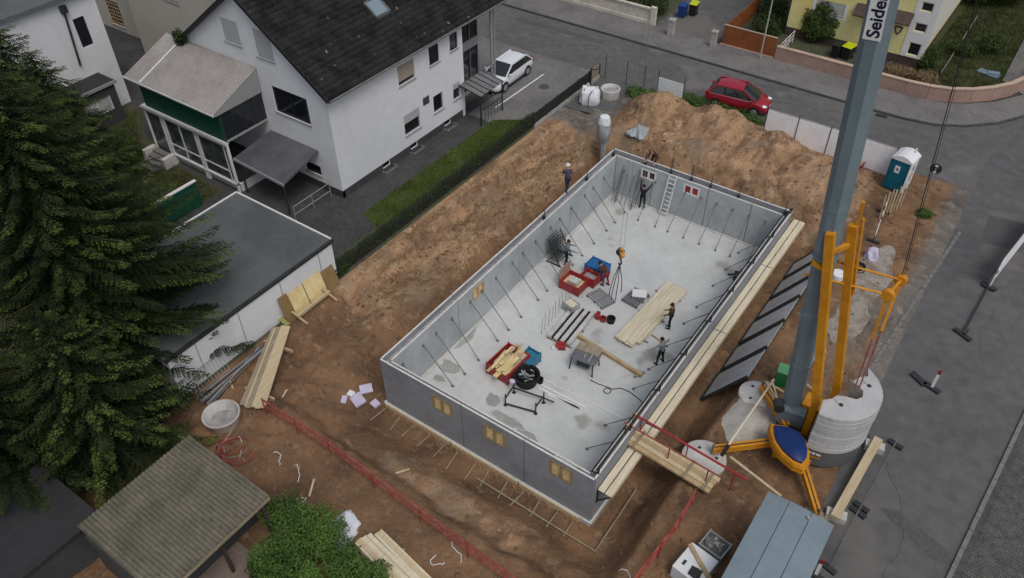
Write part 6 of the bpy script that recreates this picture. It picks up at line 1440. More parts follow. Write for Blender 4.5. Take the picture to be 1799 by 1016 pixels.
c = at(1425, 640); z = hz(c[0], c[1]); t = thing('mixer', 'small grey machine with white cap right of the mast', 'machine', (c[0], c[1], z)); b = MB(); b.tube((c[0]-.2, c[1]-.3, z+.3), (c[0]+.15, c[1]+.35, z+.55), .28, .22, n=12); b.build('drum', 'steel', t); b = MB(); b.rbox((c[0]+.2, c[1]+.45, z+.4), .3, .25, .3, .3); b.build('cap', 'trim_white', t); b = MB(); b.beam((c[0]-.3, c[1]-.3, z), (c[0]-.1, c[1]-.1, z+.3), .06, .06); b.beam((c[0]+.3, c[1], z), (c[0]+.1, c[1]+.2, z+.4), .06, .06); b.build('stand', 'steel_dark', t)
c = at(1471, 488); z = hz(c[0], c[1]); b = MB(); b.lathe([(0, .32), (.3, .32), (.34, .28), (.34, 0), (0, 0)], (c[0], c[1], z), 18); tag(b.build('white_drum', 'toilet_white', smooth=True), 'white round drum behind the yellow crane struts', 'drum')
c = at(1508, 472); z = hz(c[0], c[1]); b = MB()
for k in range(4): b.ring((c[0]+rng.uniform(-.1, .1), c[1]+rng.uniform(-.1, .1), z+.03+k*.04), .28, .03)
tag(b.build('hose_coil', 'rubber'), 'coil of black hose on the pale dust by the crane', 'hose')
# yellow timber on blocks at the kerb
p0, p1 = at(1543, 772, G+.42), at(1466, 910, G+.42); t = thing('squared_timber', 'thick yellow timber on blocks between ballast and street', 'timber', (*p0[:2], G)); b = MB(); b.beam(p0, p1, .34, .2); b.build('beam', 'plank', t)
for f in (.05, .93):
    a = p0+(p1-p0)*f; b = MB(); b.rbox((a[0], a[1], G-.05), .75, .4, .36, .2); b.build('block', 'concrete_light', t)
# grey site container
gc = thing('site_container', 'blue grey steel site container with grooved roof at the bottom edge', 'container', (18.2, -.5, G))
CX0, CX1, CY0, CY1, CZ = 16.95, 19.4, -3.7, 2.42, 4.3
mat('container_paint', (0.20, 0.255, 0.285), .4, .05, .5, col2=(0.17, 0.22, 0.25))
b = MB(); b.box(CX0+.04, CX1-.04, CY0, CY1-.04, G+.15, CZ-.12); b.build('body', 'container_paint', gc)
b = MB()
for k in range(3):
    x0 = CX0+k*(CX1-CX0)/3+.012; x1 = CX0+(k+1)*(CX1-CX0)/3-.012; xm = (CX0+CX1)/2
    cz = lambda x: CZ-.10*((x-xm)/1.2)**2
    b = MB(); b._add([(x0, CY0, cz(x0)), (x1, CY0, cz(x1)), (x1, CY1, cz(x1)), (x0, CY1, cz(x0)), (x0, CY0, CZ-.2), (x1, CY0, CZ-.2), (x1, CY1, CZ-.2), (x0, CY1, CZ-.2)], [(0,1,2,3),(4,7,6,5),(0,4,5,1),(1,5,6,2),(2,6,7,3),(3,7,4,0)]); b.build('roof_panel', 'container_paint', gc)
b = MB(); b.box(CX0, CX1, CY0, CY1-.01, CZ-.215, CZ-.2); b.build('roof_seam', 'steel_dark', gc)
for k in range(9):
    y = CY0+.3+k*.66; b = MB(); b.box(CX0+.005, CX0+.039, y, y+.3, G+.3, CZ-.25); b.build('wall_rib', 'container_paint', gc)
for x in (CX0+.1, CX1-.2): 
    b = MB(); b.box(x, x+.1, CY0, CY1, G, G+.149); b.build('skid', 'steel_dark', gc)
b = MB(); b.tube((18.55, CY1-.35, CZ), (18.55, CY1-.35, CZ+.1), .06, n=8); b.build('lifting_eye', 'galv', gc)
# white appliances with timber at the bottom edge
ap = thing('white_boxes', 'white appliance box with black lid beside the container', 'box', (15.4, -1.2, G))
c = at(1222, 990, G+.75)
b = MB(); b.rbox((c[0], c[1], G), 1.15, 1.3, .75, R(-8)); b.build('box', 'toilet_white', ap, bevel=.03)
b = MB(); b.rbox((c[0]+.15, c[1]-.35, G+.751), .42, .38, .04, 0); b.lathe([(0, .06), (.2, .06), (.22, 0)], (c[0]+.15, c[1]-.35, G+.75), 16); b.build('lid', 'fence_dark', ap); b = MB(); b.rbox((c[0]-.35, c[1]-.2, G+.751), .1, .22, .02, R(-8)); b.build('vent', 'steel_dark', ap)
b = MB(); b.beam((c[0]-.5, c[1]+.55, G+.80), (c[0]+.75, c[1]-.35, G+.80), .16, .06); tag(b.build('timber_piece', 'timber'), 'brown timber piece lying over the white appliance box', 'timber')
c2 = at(1245, 958, G+.5); t, q, bx = crate('rubble_crate', 'wire crate of grey rubble behind the white appliance box', 'crate', (c2[0]+.2, c2[1]+.15, G), .95, .8, .55, 'galv', R(-8), inner='cobble', fill=.9)
rbl = thing('rubble', 'grey rubble lumps filling the wire crate', 'rubble', (c2[0]+.2, c2[1]+.15, G+.5))
pieces(rbl, 18, lambda b, i: b.rbox((c2[0]+.2+rng.uniform(-.36, .36), c2[1]+.15+rng.uniform(-.28, .28), G+.46), rng.uniform(.1, .22), rng.uniform(.1, .2), rng.uniform(.06, .14), rng.uniform(0, 3), .3), 'lump', ('cobble', 'concrete', 'kerb'))
# planks leaning / lying near the garage, with shuttering pieces
pk = thing('plank_pile', 'long weathered planks lying between garage and red railing', 'planks', (*at(465, 650)[:2], G))
for k in range(6):
    p0 = at(424+k*7.5, 713+k*1.2, G+.22); p1 = at(481+k*5.0, 576-k*.0, G+.30); b = MB(); b.beam(p0+np.array([0, rng.uniform(-.1, .1), .015*k]), p1+np.array([0, rng.uniform(-.15, .1), .015*k]), .23 if k != 1 else .08, .05); b.build('plank', 'plank_old' if k in (0, 2) else 'plank', pk)
for f in (.2, .8):
    a = at(424+57*f, 713-137*f, G+.05); b = MB(); b.beam((a[0]-.2, a[1], G+.06), (a[0]+1.4, a[1]+.3, G+.06), .1, .14); b.build('bearer', 'timber', pk)
p0, p1 = at(481, 548, G+.3), at(506, 572, G+.1); b = MB(); b.beam(p0, p1, .25, .06); mat('lime_wood', (.30, .30, .09), .8, .1); tag(b.build('lime_board', 'lime_wood'), 'short greenish yellow board beside the garage wall', 'board')
gp = thing('pipe_pile', 'grey tubes and mesh panels lying along the foot of garage wall', 'pipes', (*at(400, 650)[:2], G))
for k in range(11):
    p0 = at(345+k*2.5, 700-k*1+k*2.4, G+.08+.05*(k % 2)); p1 = at(478-k*2+rng.uniform(-8, 8), 598+k*1.5, G+.08); b = MB(); b.tube(p0, p1, .03, n=6); b.build('tube', ('galv', 'steel', 'steel_dark', 'galv')[k % 4], gp)
mp_ = thing('mesh_gate', 'white wire panel leaning against the garage wall', 'wire panel', (-6.4, -4.6, G))
for k in range(16):
    y = -6.4+k*.18; b = MB(); b.beam((-6.1, y, G+.05), (-6.45, y, G+.95), .02, .02); b.build('bar', 'galv', mp_)
for f in (0, 1):
    b = MB(); b.beam((-6.1-.35*f, -6.45, G+.05+.9*f), (-6.1-.35*f, -3.65, G+.05+.9*f), .03, .03); b.build('frame', 'galv', mp_)
# concrete ring tub with red hoops below
c = at(388, 727, G+.55)-np.array([0, .3, 0])
tu = thing('concrete_ring', 'open round concrete shaft ring left of the red railing', 'shaft ring', (c[0], c[1], G))
b = MB(); b.lathe([(.62, 0), (.80, .6), (.73, .6), (.56, .12), (0, .1)], (c[0], c[1]+.3, G-.05), 30); b.build('ring_wall', 'concrete_light', tu, True)
b = MB(); b.lathe([(.78, .48), (.81, .48), (.82, .61), (.79, .61)], (c[0], c[1]+.3, G-.05), 30); b.build('rim_band', 'pink_wall', tu, True)
b = MB(); b.lathe([(0, .2), (.57, .16)], (c[0], c[1]+.3, G-.05), 20); b.build('dirt_fill', 'core', tu)
hp_ = thing('red_hoops', 'tangle of red hoops and grey rods below the concrete ring', 'hoops', (*at(408, 790)[:2], G))
for k in range(5):
    p = at(400+k*5, 782+k*4); b = MB(); b.ring((p[0], p[1], G+.05+k*.04), .45+.06*k, .018, axis=(.1*k-.2, .2, 1), n=20, m=5); b.build('hoop', ('red_rail', 'red_paint', 'pink_wall')[k % 3], hp_)
for k in range(9):
    p = at(375+rng.uniform(0, 60), 775+rng.uniform(0, 35)); b = MB(); b.beam((p[0], p[1], G+.1), (p[0]+rng.uniform(-.5, .5), p[1]+rng.uniform(-.5, .5), G+.15+rng.uniform(0, .2)), .05, .03); b.build('rod', ('galv', 'red_rail', 'pink_wall')[k % 3], hp_)
# insulation boards at the left corner of the basement
for i, (px, py, sx, sy, rz, lab) in enumerate(((605, 703, .25, .4, .5, 'smallest pale lavender foam piece at the left end'), (630, 706, .7, .55, -.35, 'largest pale lavender foam board lying on the bank'), (644, 688, .6, .45, .9, 'upright pale lavender foam board nearest the basement corner'), (660, 712, .4, .35, -.2, 'dark edged lavender foam scrap at the foot of the wall'), (618, 698, .3, .3, .1, 'white foam scrap between the lavender boards'))):
    p = at(px, py, 1.0); z = hz(p[0], p[1]); p = at(px, py, z); b = MB(); b.rbox((p[0], p[1], hz(p[0], p[1])+.05), sx, sy, .12, rz, .35 if i == 2 else .15); tag(b.build('foam_board', 'lavender' if i != 4 else 'white_sheet'), lab, 'foam board', 'foam boards left of the basement')
# bottom plank stack with tarp
bp_ = thing('plank_stack', 'stack of pale planks at the bottom edge beside the hedge', 'planks', (*at(700, 990)[:2], G))
for k in range(9):
    p0 = at(622+k*5.5+rng.uniform(-6, 6), 952-k*2.4, G+.35); p1 = at(742+k*6.5, 1072-k*2, G+.35); b = MB(); b.beam(p0+np.array([0, 0, .03*(k % 2)]), p1+np.array([0, 0, .03*(k % 2)]), .17, .05); b.build('plank', ('plank_pale', 'plank', 'plank_pale')[k % 3], bp_)
for k in range(8):
    p0 = at(626+k*5.5, 958-k*2.4, G+.25); p1 = at(742+k*6.5, 1072-k*2, G+.25); b = MB(); b.beam(p0, p1, .17, .05); b.build('plank', 'plank_old', bp_)
for f in (.2, .7):
    a = at(630+110*f, 965+110*f, G+.1); e = at(690+110*f, 945+110*f, G+.1); b = MB(); b.beam((a[0], a[1], G+.1), (e[0], e[1], G+.1), .1, .18); b.build('bearer', 'timber', bp_)
p = at(594, 938, G+.2); bagm('white_tarp', (p[0], p[1], G), (.6, .85, .35), 'white_sheet', 'crumpled white tarp between hedge and plank stack', 'tarp')
# debris of straps and battens
def scrap(i, px, py, label, kind):
    p = at(px, py); z = hz(p[0], p[1]); t = MB()
    if kind == 'strap':
        r3 = random.Random(50+i); ha = r3.uniform(0, 6); q_ = [p[0], p[1]]; pts = []
        for a in range(11): ha += r3.uniform(-1.0, 1.0); q_ = [q_[0]+.10*math.cos(ha), q_[1]+.10*math.sin(ha)]; pts.append((q_[0], q_[1], hz(*q_)+.03+r3.uniform(0, .05)))
        t.path(pts, .02, 4); m_ = 'alu'
    else:
        an = rng.uniform(0, 3); t.beam((p[0]-.4*math.cos(an), p[1]-.4*math.sin(an), z+.04), (p[0]+.4*math.cos(an), p[1]+.4*math.sin(an), z+.05), .08, .03); m_ = 'plank'
    tag(t.build('waste_strap' if kind == 'strap' else 'waste_batten', m_), label, 'strap' if kind == 'strap' else 'batten')
for i, a in enumerate(((492, 823, 'white strap end at the upper end of the debris row', 'strap'), (520, 851, 'white strap curl in the middle of the debris row', 'strap'), (541, 873, 'white strap bundle at the lower end of the debris row', 'strap'), (548, 858, 'small batten sticking up beside the lower strap bundle', 'batten'), (769, 972, 'long white strap loop near the bottom edge', 'strap'), (806, 992, 'white strap end right of the long loop', 'strap'), (700, 811, 'thin pale batten lying on the front bank', 'batten'), (1083, 1000, 'tangled strap at the bottom end of the red railing', 'strap'), (633, 940, 'short white strap beside the tarp', 'strap'), (500, 677, 'thin pale batten near the end of plank pile', 'batten'), (405, 672, 'short white batten lying by the grey tubes', 'batten'))): scrap(i, *a)
p = at(1497, 296); z = hz(p[0], p[1]); t = thing('mortar_trough', 'red mortar trough with pale contents left of the portable toilet', 'trough', (p[0], p[1], z))
b = MB(); b._add([(p[0]+a*sx*.5, p[1]+d*sy*.5, z+zz) for zz, sx, sy in ((.02, .9, .6), (.5, 1.25, .95)) for a, d in ((-1,-1),(1,-1),(1,1),(-1,1))], [(0,3,2,1),(0,1,5,4),(1,2,6,5),(2,3,7,6),(3,0,4,7)]); b.build('shell', 'red_paint', t)
b = MB(); b.box(p[0]-.5, p[0]+.5, p[1]-.36, p[1]+.36, z+.3, z+.42); b.build('contents', 'pink_wall', t)
for s in (-1, 1):
    b = MB(); b.tube((p[0]-.6, p[1]+s*.48, z+.5), (p[0]+.6, p[1]+s*.48, z+.5), .03, n=6); b.build('rim', 'red_paint', t)
# ================================================================ CARS  (local: +x = front)
def car(name, label, loc, rz, paint, Ln, Wd, prof, belt, roofz, wheels, gh, nside):
    """prof: list of (x, z_low, z_top, halfwidth) for the lower body; gh: (x_rear_belt, x_rear_roof, x_front_roof, x_front_belt)"""
    t = thing(name, label, 'car', (0, 0, 0))
    b = MB(); n_ = 10; vs = []
    for x, zl, zt, hw in prof:
        zm = zl+(zt-zl)*.55
        ring = [(-hw*.86, zl), (-hw*.97, zl+.10), (-hw, zm), (-hw*.965, zt-.06), (-hw*.86, zt), (hw*.86, zt), (hw*.965, zt-.06), (hw, zm), (hw*.97, zl+.10), (hw*.86, zl)]
        vs += [(x, y, z) for y, z in ring]
    m = len(prof)
    b._add(vs, [(j*n_+i, j*n_+(i+1) % n_, (j+1)*n_+(i+1) % n_, (j+1)*n_+i) for j in range(m-1) for i in range(n_)]+[tuple(range(n_)), tuple(range((m-1)*n_, m*n_))])
    body = b.build('body', paint, t, True)
    xr, xrr, xfr, xf = gh; wb = Wd/2*.90; wr = Wd/2*.70; zr = roofz
    B = {'rb': (xr, belt), 'rr': (xrr, zr-.05), 'fr': (xfr, zr-.03), 'fb': (xf, belt-.02)}
    # roof panel, gently domed
    b = MB(); nu, nv = 9, 7; vs = []
    for i in range(nu):
        x = xrr+(xfr-xrr)*i/(nu-1)
        for j in range(nv):
            s = -1+2*j/(nv-1); vs.append((x, s*wr*(1-.03*abs(2*i/(nu-1)-1)), zr+.015-.05*s*s-.075*(2*i/(nu-1)-1)**2))
    b._add(vs, [(i*nv+j, (i+1)*nv+j, (i+1)*nv+j+1, i*nv+j+1) for i in range(nu-1) for j in range(nv-1)])
    b._add([(v[0], v[1], v[2]-.04) for v in vs], [(i*nv+j, i*nv+j+1, (i+1)*nv+j+1, (i+1)*nv+j) for i in range(nu-1) for j in range(nv-1)])
    b.build('roof', paint, t, True)
    for s in (-1, 1):
        pil = MB(); zt = zr-.07
        pil.beam((xr+.02, s*wb, belt-.02), (xrr, s*wr, zt), .11, .07); pil.beam((xf-.02, s*wb, belt-.03), (xfr, s*wr, zt+.02), .08, .07); pil.beam((xrr-.02, s*wr, zt), (xfr+.02, s*wr, zt+.01), .09, .08)
        pil.build('pillar', paint, t)
        # side glass
        xs_b = [xr+.10+(xf-.12-xr-.10)*k/nside for k in range(nside+1)]; xs_t = [xrr+.06+(xfr-.06-xrr-.06)*k/nside for k in range(nside+1)]
        for k in range(nside):
            g = MB(); a0, a1, c0_, c1 = xs_b[k]+.03, xs_b[k+1]-.03, xs_t[k]+.03, xs_t[k+1]-.03
            g.quad((a0, s*(wb+.012), belt+.0), (a1, s*(wb+.012), belt+.0), (c1, s*(wr+.03), zr-.10), (c0_, s*(wr+.03), zr-.10)); g.quad((a0, s*(wb-.01), belt), (a1, s*(wb-.01), belt), (c1, s*(wr+.005), zr-.10), (c0_, s*(wr+.005), zr-.10)); g.build('side_window', 'car_glass', t)
        mb = MB(); mb.rbox((xf-.28, s*(Wd/2+.07), belt-.02), .12, .2, .14, 0); mb.build('mirror', paint, t, bevel=.03)
        tr = MB(); tr.beam((xr+.1, s*(wb+.025), belt-.025), (xf-.15, s*(wb+.025), belt-.03), .02, .03); tr.build('window_trim', 'galv', t)
        hd = MB(); hd.beam((.25, s*(Wd/2-.0), belt-.16), (.42, s*(Wd/2-.0), belt-.16), .02, .03); hd.beam((-.75, s*(Wd/2-.0), belt-.16), (-.58, s*(Wd/2-.0), belt-.16), .02, .03); hd.build('door_handle', paint, t)
        sl = MB(); sl.box(-Ln*.27, Ln*.27, s*(Wd/2-.05)-.03, s*(Wd/2-.05)+.03, .17, .25); sl.build('side_skirt', 'bin_black', t)
    for nm, (xa, za, wa), (xb_, zb_c, wb_) in (('windscreen', (xf-.02, belt-.0, wb-.06), (xfr+.02, zr-.07, wr-.04)), ('rear_window', (xr+.02, belt+.02, wb-.08), (xrr-.02, zr-.09, wr-.05))):
        g = MB(); nn = 5; vs = []; sg = 1 if nm == 'windscreen' else -1
        for (x, z, w_) in ((xa, za, wa), (xb_, zb_c, wb_)):
            for j in range(nn): q = -1+2*j/(nn-1); vs.append((x+sg*.05*(1-q*q)+sg*.015, q*w_, z+.012))
        g._add(vs, [(j, j+1, nn+j+1, nn+j) for j in range(nn-1)]); g._add([(v[0]-sg*.03, v[1], v[2]-.02) for v in vs], [(j, nn+j, nn+j+1, j+1) for j in range(nn-1)]); g.build(nm, 'car_glass', t, True)
    for wx, r_ in wheels:
        for s in (-1, 1):
            a = MB(); a.tube((wx, s*(Wd/2-.02), r_), (wx, s*(Wd/2+.006), r_), r_+.065, n=24); a.build('wheel_arch', 'bin_black', t)
            ty = MB(); y0 = s*(Wd/2-.18); y1 = s*(Wd/2+.016); ty.tube((wx, y0, r_), (wx, y1, r_), r_, n=24); o = ty.build('tyre', 'rubber', t)
            rm = MB(); rm.tube((wx, y1, r_), (wx, y1+s*.012, r_), r_*.66, n=20); rm.build('rim', 'galv', o)
            sp = MB()
            for k in range(5):
                an = k*2*math.pi/5+.3; sp.beam((wx+.25*r_*math.cos(an), y1+s*.016, r_+.25*r_*math.sin(an)), (wx+.6*r_*math.cos(an+.35), y1+s*.016, r_+.6*r_*math.sin(an+.35)), .03, .012)
            sp.build('spoke', 'bin_black', o)
    xfm = max(p[0] for p in prof); xrm = min(p[0] for p in prof)
    for s in (-1, 1):
        h_ = MB(); h_.ball((xfm-.26, s*(Wd/2-.25), belt-.245), (.22, .15, .075), 12, 8); h_.build('headlight', 'lamp_glass', t, True)
        h_ = MB(); h_.rbox((xrm+.08, s*(Wd/2-.17), belt-.26), .14, .2, .3, 0); h_.build('tail_light', 'tail_red', t, bevel=.02)
    g = MB(); g.box(xfm-.02, xfm+.02, -.42, .42, .34, .44); g.box(xfm-.03, xfm+.015, -.6, .6, .2, .30); g.build('grille', 'bin_black', t)
    for x, s in ((xfm+.021, 1), (xrm-.021, -1)):
        g = MB(); g.box(x-.004, x+.004, -.26, .26, .47, .57); g.build('number_plate', 'white_paint', t)
    g = MB(); g.box(-Ln*.42, Ln*.42, -Wd*.4, Wd*.4, .16, .24); g.build('underbody', 'bin_black', t)
    for s in (-1, 1):
        g = MB(); g.beam((xf-.05, s*.1, belt+.02), (xf-.15, s*.1+.5, belt+.05), .02, .02); g.build('wiper', 'bin_black', t)
    t.location = loc; t.rotation_euler = (0, 0, rz); t.scale = (1.04,)*3; return t
prof = [(-2.02, .38, .80, .66), (-1.95, .26, .94, .78), (-1.75, .22, 1.00, .84), (-1.3, .2, 1.00, .88), (-.6, .19, .99, .89), (.3, .19, .97, .89), (.95, .19, .97, .88), (1.3, .2, .93, .87), (1.6, .2, .86, .84), (1.85, .23, .75, .77), (1.98, .28, .66, .66), (2.03, .34, .56, .52)]
p0, p1 = at(1240, 186), at(1338, 206)
car('parked_car', 'red compact car parked on the back street behind the soil heap', (3.35, 32.15, G+.005), R(7), 'car_red', 4.05, 1.76, prof, .98, 1.55, ((-1.24, .31), (1.28, .31)), (-1.86, -1.42, .28, 1.30), 3)
prof = [(-2.32, .38, .86, .74), (-2.2, .24, .95, .84), (-1.6, .2, .98, .90), (-.6, .19, .96, .91), (.3, .19, .95, .91), (.9, .19, .95, .90), (1.5, .2, .90, .89), (1.8, .21, .86, .87), (2.05, .23, .77, .82), (2.22, .28, .68, .72), (2.29, .34, .58, .58)]
car('parked_car', 'white estate car parked in the driveway of the white house', (-11.75, 26.2, G+.016), R(-88), 'car_white', 4.6, 1.82, prof, .96, 1.46, ((-1.42, .33), (1.38, .33)), (-2.15, -1.60, .15, 1.18), 3)
# ================================================================ PEOPLE
def rotv(v, ax, a): return Matrix.Rotation(a, 3, ax) @ Vector(v)
def person(label, loc, rz, shirt, trousers, bend=0.0, arms=((0.25, 0.1, .35), (0.25, 0.1, .35)), stance=(.12, .12, 0.0, 0.0), knee=0.0, hair='hair', helmet=None, turn=0.0, scale=1.0, skin='skin', boots='rubber'):
    """local frame: faces +y, z up, feet at z=0.  arms: per side (swing forward, out, elbow bend) in radians"""
    segs = []                                       # (p0, p1, r0, r1, cat)
    hipz = .93-knee*.30
    hip = Vector((0, -knee*.18, hipz))
    for s, k in ((-1, 0), (1, 1)):
        fx = s*stance[k]; fy = stance[2+k]; hj = hip+Vector((s*.095, 0, -.02)); an = Vector((fx, fy, .09))
        mid = (hj+an)/2; kn = mid+Vector((0, .04+.30*knee, .0))
        segs += [(hj, kn, .092, .062, 2), (kn, an, .062, .042, 2), (an, an+Vector((0, -.03, -.04)), .045, .045, 3), (an+Vector((0, 0, -.045)), an+Vector((s*.015, .17, -.055)), .045, .036, 3)]
    def tor(p):                                     # bend the trunk forward about the hips
        v = Vector(p)-Vector((0, 0, .93)); v = rotv(v, 'X', -bend); return hip+v
    ch = tor((0, 0, 1.30)); nk = tor((0, .0, 1.47))
    segs += [(hip+Vector((-.07, 0, 0)), hip+Vector((.07, 0, 0)), .115, .115, 2), (tor((0, 0, .99)), tor((0, 0, 1.12)), .125, .13, 1), (tor((0, 0, 1.12)), ch, .135, .15, 1), (tor((-.13, 0, 1.36)), tor((.13, 0, 1.36)), .085, .085, 1), (tor((-.07, 0, 1.2)), tor((-.1, 0, 1.34)), .11, .1, 1), (tor((.07, 0, 1.2)), tor((.1, 0, 1.34)), .11, .1, 1), (nk-Vector((0, 0, .03)), tor((0, .02, 1.56)), .058, .055, 0)]
    hd = tor((0, .03, 1.645))
    segs += [(hd+Vector((0, 0, .03)), hd+Vector((0, .0, -.02)), .098, .092, 0), (hd+Vector((0, .03, -.06)), hd+Vector((0, .05, -.075)), .06, .05, 0), (hd+Vector((0, .09, .0)), hd+Vector((0, .118, -.02)), .016, .02, 0), (hd+Vector((-.098, .0, -.01)), hd+Vector((-.1, -.01, .02)), .022, .022, 0), (hd+Vector((.098, .0, -.01)), hd+Vector((.1, -.01, .02)), .022, .022, 0)]
    for s, k in ((-1, 0), (1, 1)):
        sw, ou, eb = arms[k]; sh = tor((s*.19, 0, 1.385))
        d = rotv((0, 0, -1), 'Y', -s*ou); d = rotv(d, 'X', sw-bend*.3); el = sh+d*.30
        d2 = rotv((0, 0, -1), 'Y', -s*ou*.7); d2 = rotv(d2, 'X', sw-bend*.3+eb); wr = el+d2*.26
        segs += [(sh, el, .062, .047, 1), (el, wr, .046, .034, 1 if k == 0 or shirt != 'tee' else 0)]
        side = d2.cross(Vector((0, 0, 1))) if abs(d2.z) < .9 else Vector((0, 1, 0)); side.normalize()
        pal = wr+d2*.085; segs.append((wr+d2*.02, pal, .032, .036, 0)); segs.append((wr+d2*.05-side*.02, pal+side*.02, .028, .028, 0))
        nrm = side.cross(d2).normalized()
        for f, (o_, ln) in enumerate(((-.030, .062), (-.010, .075), (.010, .070), (.030, .055))):
            a = pal+side*o_; m_ = a+d2*ln*.55+nrm*.008; e = m_+d2*ln*.4+nrm*.022
            segs += [(a, m_, .0105, .0095, 0), (m_, e, .0095, .0085, 0)]
        a = wr+d2*.04-side*.034; m_ = a-side*.025+d2*.03; segs += [(a, m_, .013, .011, 0), (m_, m_+d2*.03+nrm*.01, .011, .009, 0)]
    b = MB()
    for p0, p1, r0, r1, c in segs:
        if (p1-p0).length < 1e-4: p1 = p0+Vector((0, 0, .001))
        b.tube(p0, p1, r0, r1, n=10); b.ball(p0, r0, 10, 6); b.ball(p1, r1, 10, 6)
    me = bpy.data.meshes.new('tmp'); me.from_pydata(b.v, [], b.f); o = bpy.data.objects.new('tmp', me); COL.objects.link(o)
    md = o.modifiers.new('r', 'REMESH'); md.mode = 'VOXEL'; md.voxel_size = .0135; sm_ = o.modifiers.new('s', 'SMOOTH'); sm_.iterations = 2; sm_.factor = .5
    bpy.context.view_layer.update(); nm = bpy.data.meshes.new_from_object(o.evaluated_get(bpy.context.evaluated_depsgraph_get())); bpy.data.objects.remove(o); bpy.data.meshes.remove(me)
    n_ = len(nm.polygons); cen = np.zeros(n_*3, dtype=np.float32); nm.polygons.foreach_get('center', cen); cen = cen.reshape(-1, 3)
    best = np.full(n_, 1e9); catv = np.zeros(n_, dtype=np.int32)
    for p0, p1, r0, r1, c in segs:
        a = np.array(p0); d = np.array(p1)-a; l2 = max(1e-8, d@d); tt = np.clip(((cen-a)@d)/l2, 0, 1); dist = np.linalg.norm(cen-(a+tt[:, None]*d), axis=1)/(r0+(r1-r0)*tt)
        q = dist < best; best[q] = dist[q]; catv[q] = c
    for m_ in (skin, shirt, trousers, boots): nm.materials.append(MATS[m_])
    nm.polygons.foreach_set('material_index', catv); nm.polygons.foreach_set('use_smooth', np.ones(n_, dtype=bool)); nm.name = 'person'
    po = bpy.data.objects.new('person', nm); COL.objects.link(po); ORG[po.name] = (0, 0, 0); tag(po, label, 'person')
    # hair or helmet cap, eyes
    hb_ = MB()
    if helmet:
        vs = [(r_, z) for r_, z in ((.135, .0), (.118, .012), (.115, .05), (.09, .095), (.04, .118), (0, .122))]; hb_.lathe(vs, (hd.x, hd.y+.01, hd.z+.025), 18); hb_.build('helmet', helmet, po, True)
    else:
        hb_.ball((hd.x, hd.y-.014, hd.z+.026), (.107, .108, .104), 14, 9); hb_.build('hair', hair, po, True)
    ey = MB()
    for s in (-1, 1): ey.ball((hd.x+s*.034, hd.y+.088, hd.z+.004), (.012, .008, .009), 8, 6)
    ey.build('eyes', 'ink', po, True)
    po.location = V3(loc); po.rotation_euler = (0, 0, rz); po.scale = (scale,)*3
    return po
mat('cloth_navy', (.03, .032, .06), .9, .12, 6); mat('cloth_black', (.014, .014, .018), .9, .12, 6); mat('cloth_grey', (.20, .225, .23), .9, .12, 6)
mat('cloth_brown', (.09, .045, .022), .9, .12, 6); mat('cloth_maroon', (.08, .022, .025), .9, .12, 6); mat('cloth_red', (.30, .03, .04), .9, .1, 6); mat('cloth_teal', (.16, .22, .23), .9, .1, 6); mat('cloth_plum', (.075, .065, .11), .9, .1, 6)
mat('helmet_white', (.7, .7, .7), .4, .02); mat('hair_grey', (.3, .28, .26), .8, .1)
p = at(998, 337, HO+.03); person('worker in purple grey shirt and white helmet standing on the left wall', (0.03, p[1], HO+.027), R(40), 'cloth_plum', 'cloth_navy', bend=.15, arms=((.5, .15, .6), (.4, .1, .5)), stance=(.05, .05, -.16, .18), helmet='helmet_white')
p = at(1145, 283, H); person('worker in dark red top bending over the outside of back wall', (p[0], L+.40, 2.25), R(180), 'cloth_maroon', 'cloth_black', bend=.75, arms=((.9, .2, .4), (.9, .15, .3)), knee=.4)
p = at(1127, 366, 0); person('worker dressed in black facing the back wall with raised arms', (p[0], p[1], 0.001), R(5), 'cloth_black', 'cloth_black', bend=-.05, arms=((2.5, .25, .25), (1.9, .3, .5)), stance=(.14, .12, 0, .03))
p = at(994, 464, 0); person('worker in pale grey shirt beside the dark reinforcing rack', (p[0], p[1], .001), R(-60), 'cloth_teal', 'cloth_black', bend=.12, arms=((.7, .35, .5), (.8, .2, .6)), stance=(.15, .15, .05, -.05))
p = at(1064, 502, 0); person('worker in brown top and red trousers stooping over the blue container', (p[0], p[1], .001), R(75), 'cloth_brown', 'cloth_red', bend=1.0, arms=((.9, .2, .3), (1.0, .25, .2)), knee=.15, stance=(.14, .14, .08, -.08))
p = at(1176, 577, 0); person('worker in brown jacket and black trousers beside the pale board stack', (p[0], p[1], .001), R(100), 'cloth_brown', 'cloth_black', bend=.06, arms=((.35, .05, .7), (.35, .05, .7)), stance=(.09, .09, .0, .02))
p = at(1159, 639, 0); person('worker in grey shirt with arms spread near the right wall', (p[0], p[1], .001), R(70), 'cloth_grey', 'cloth_black', bend=.12, arms=((.5, 1.0, .4), (.3, 1.1, .5)), stance=(.2, .22, .02, .0))
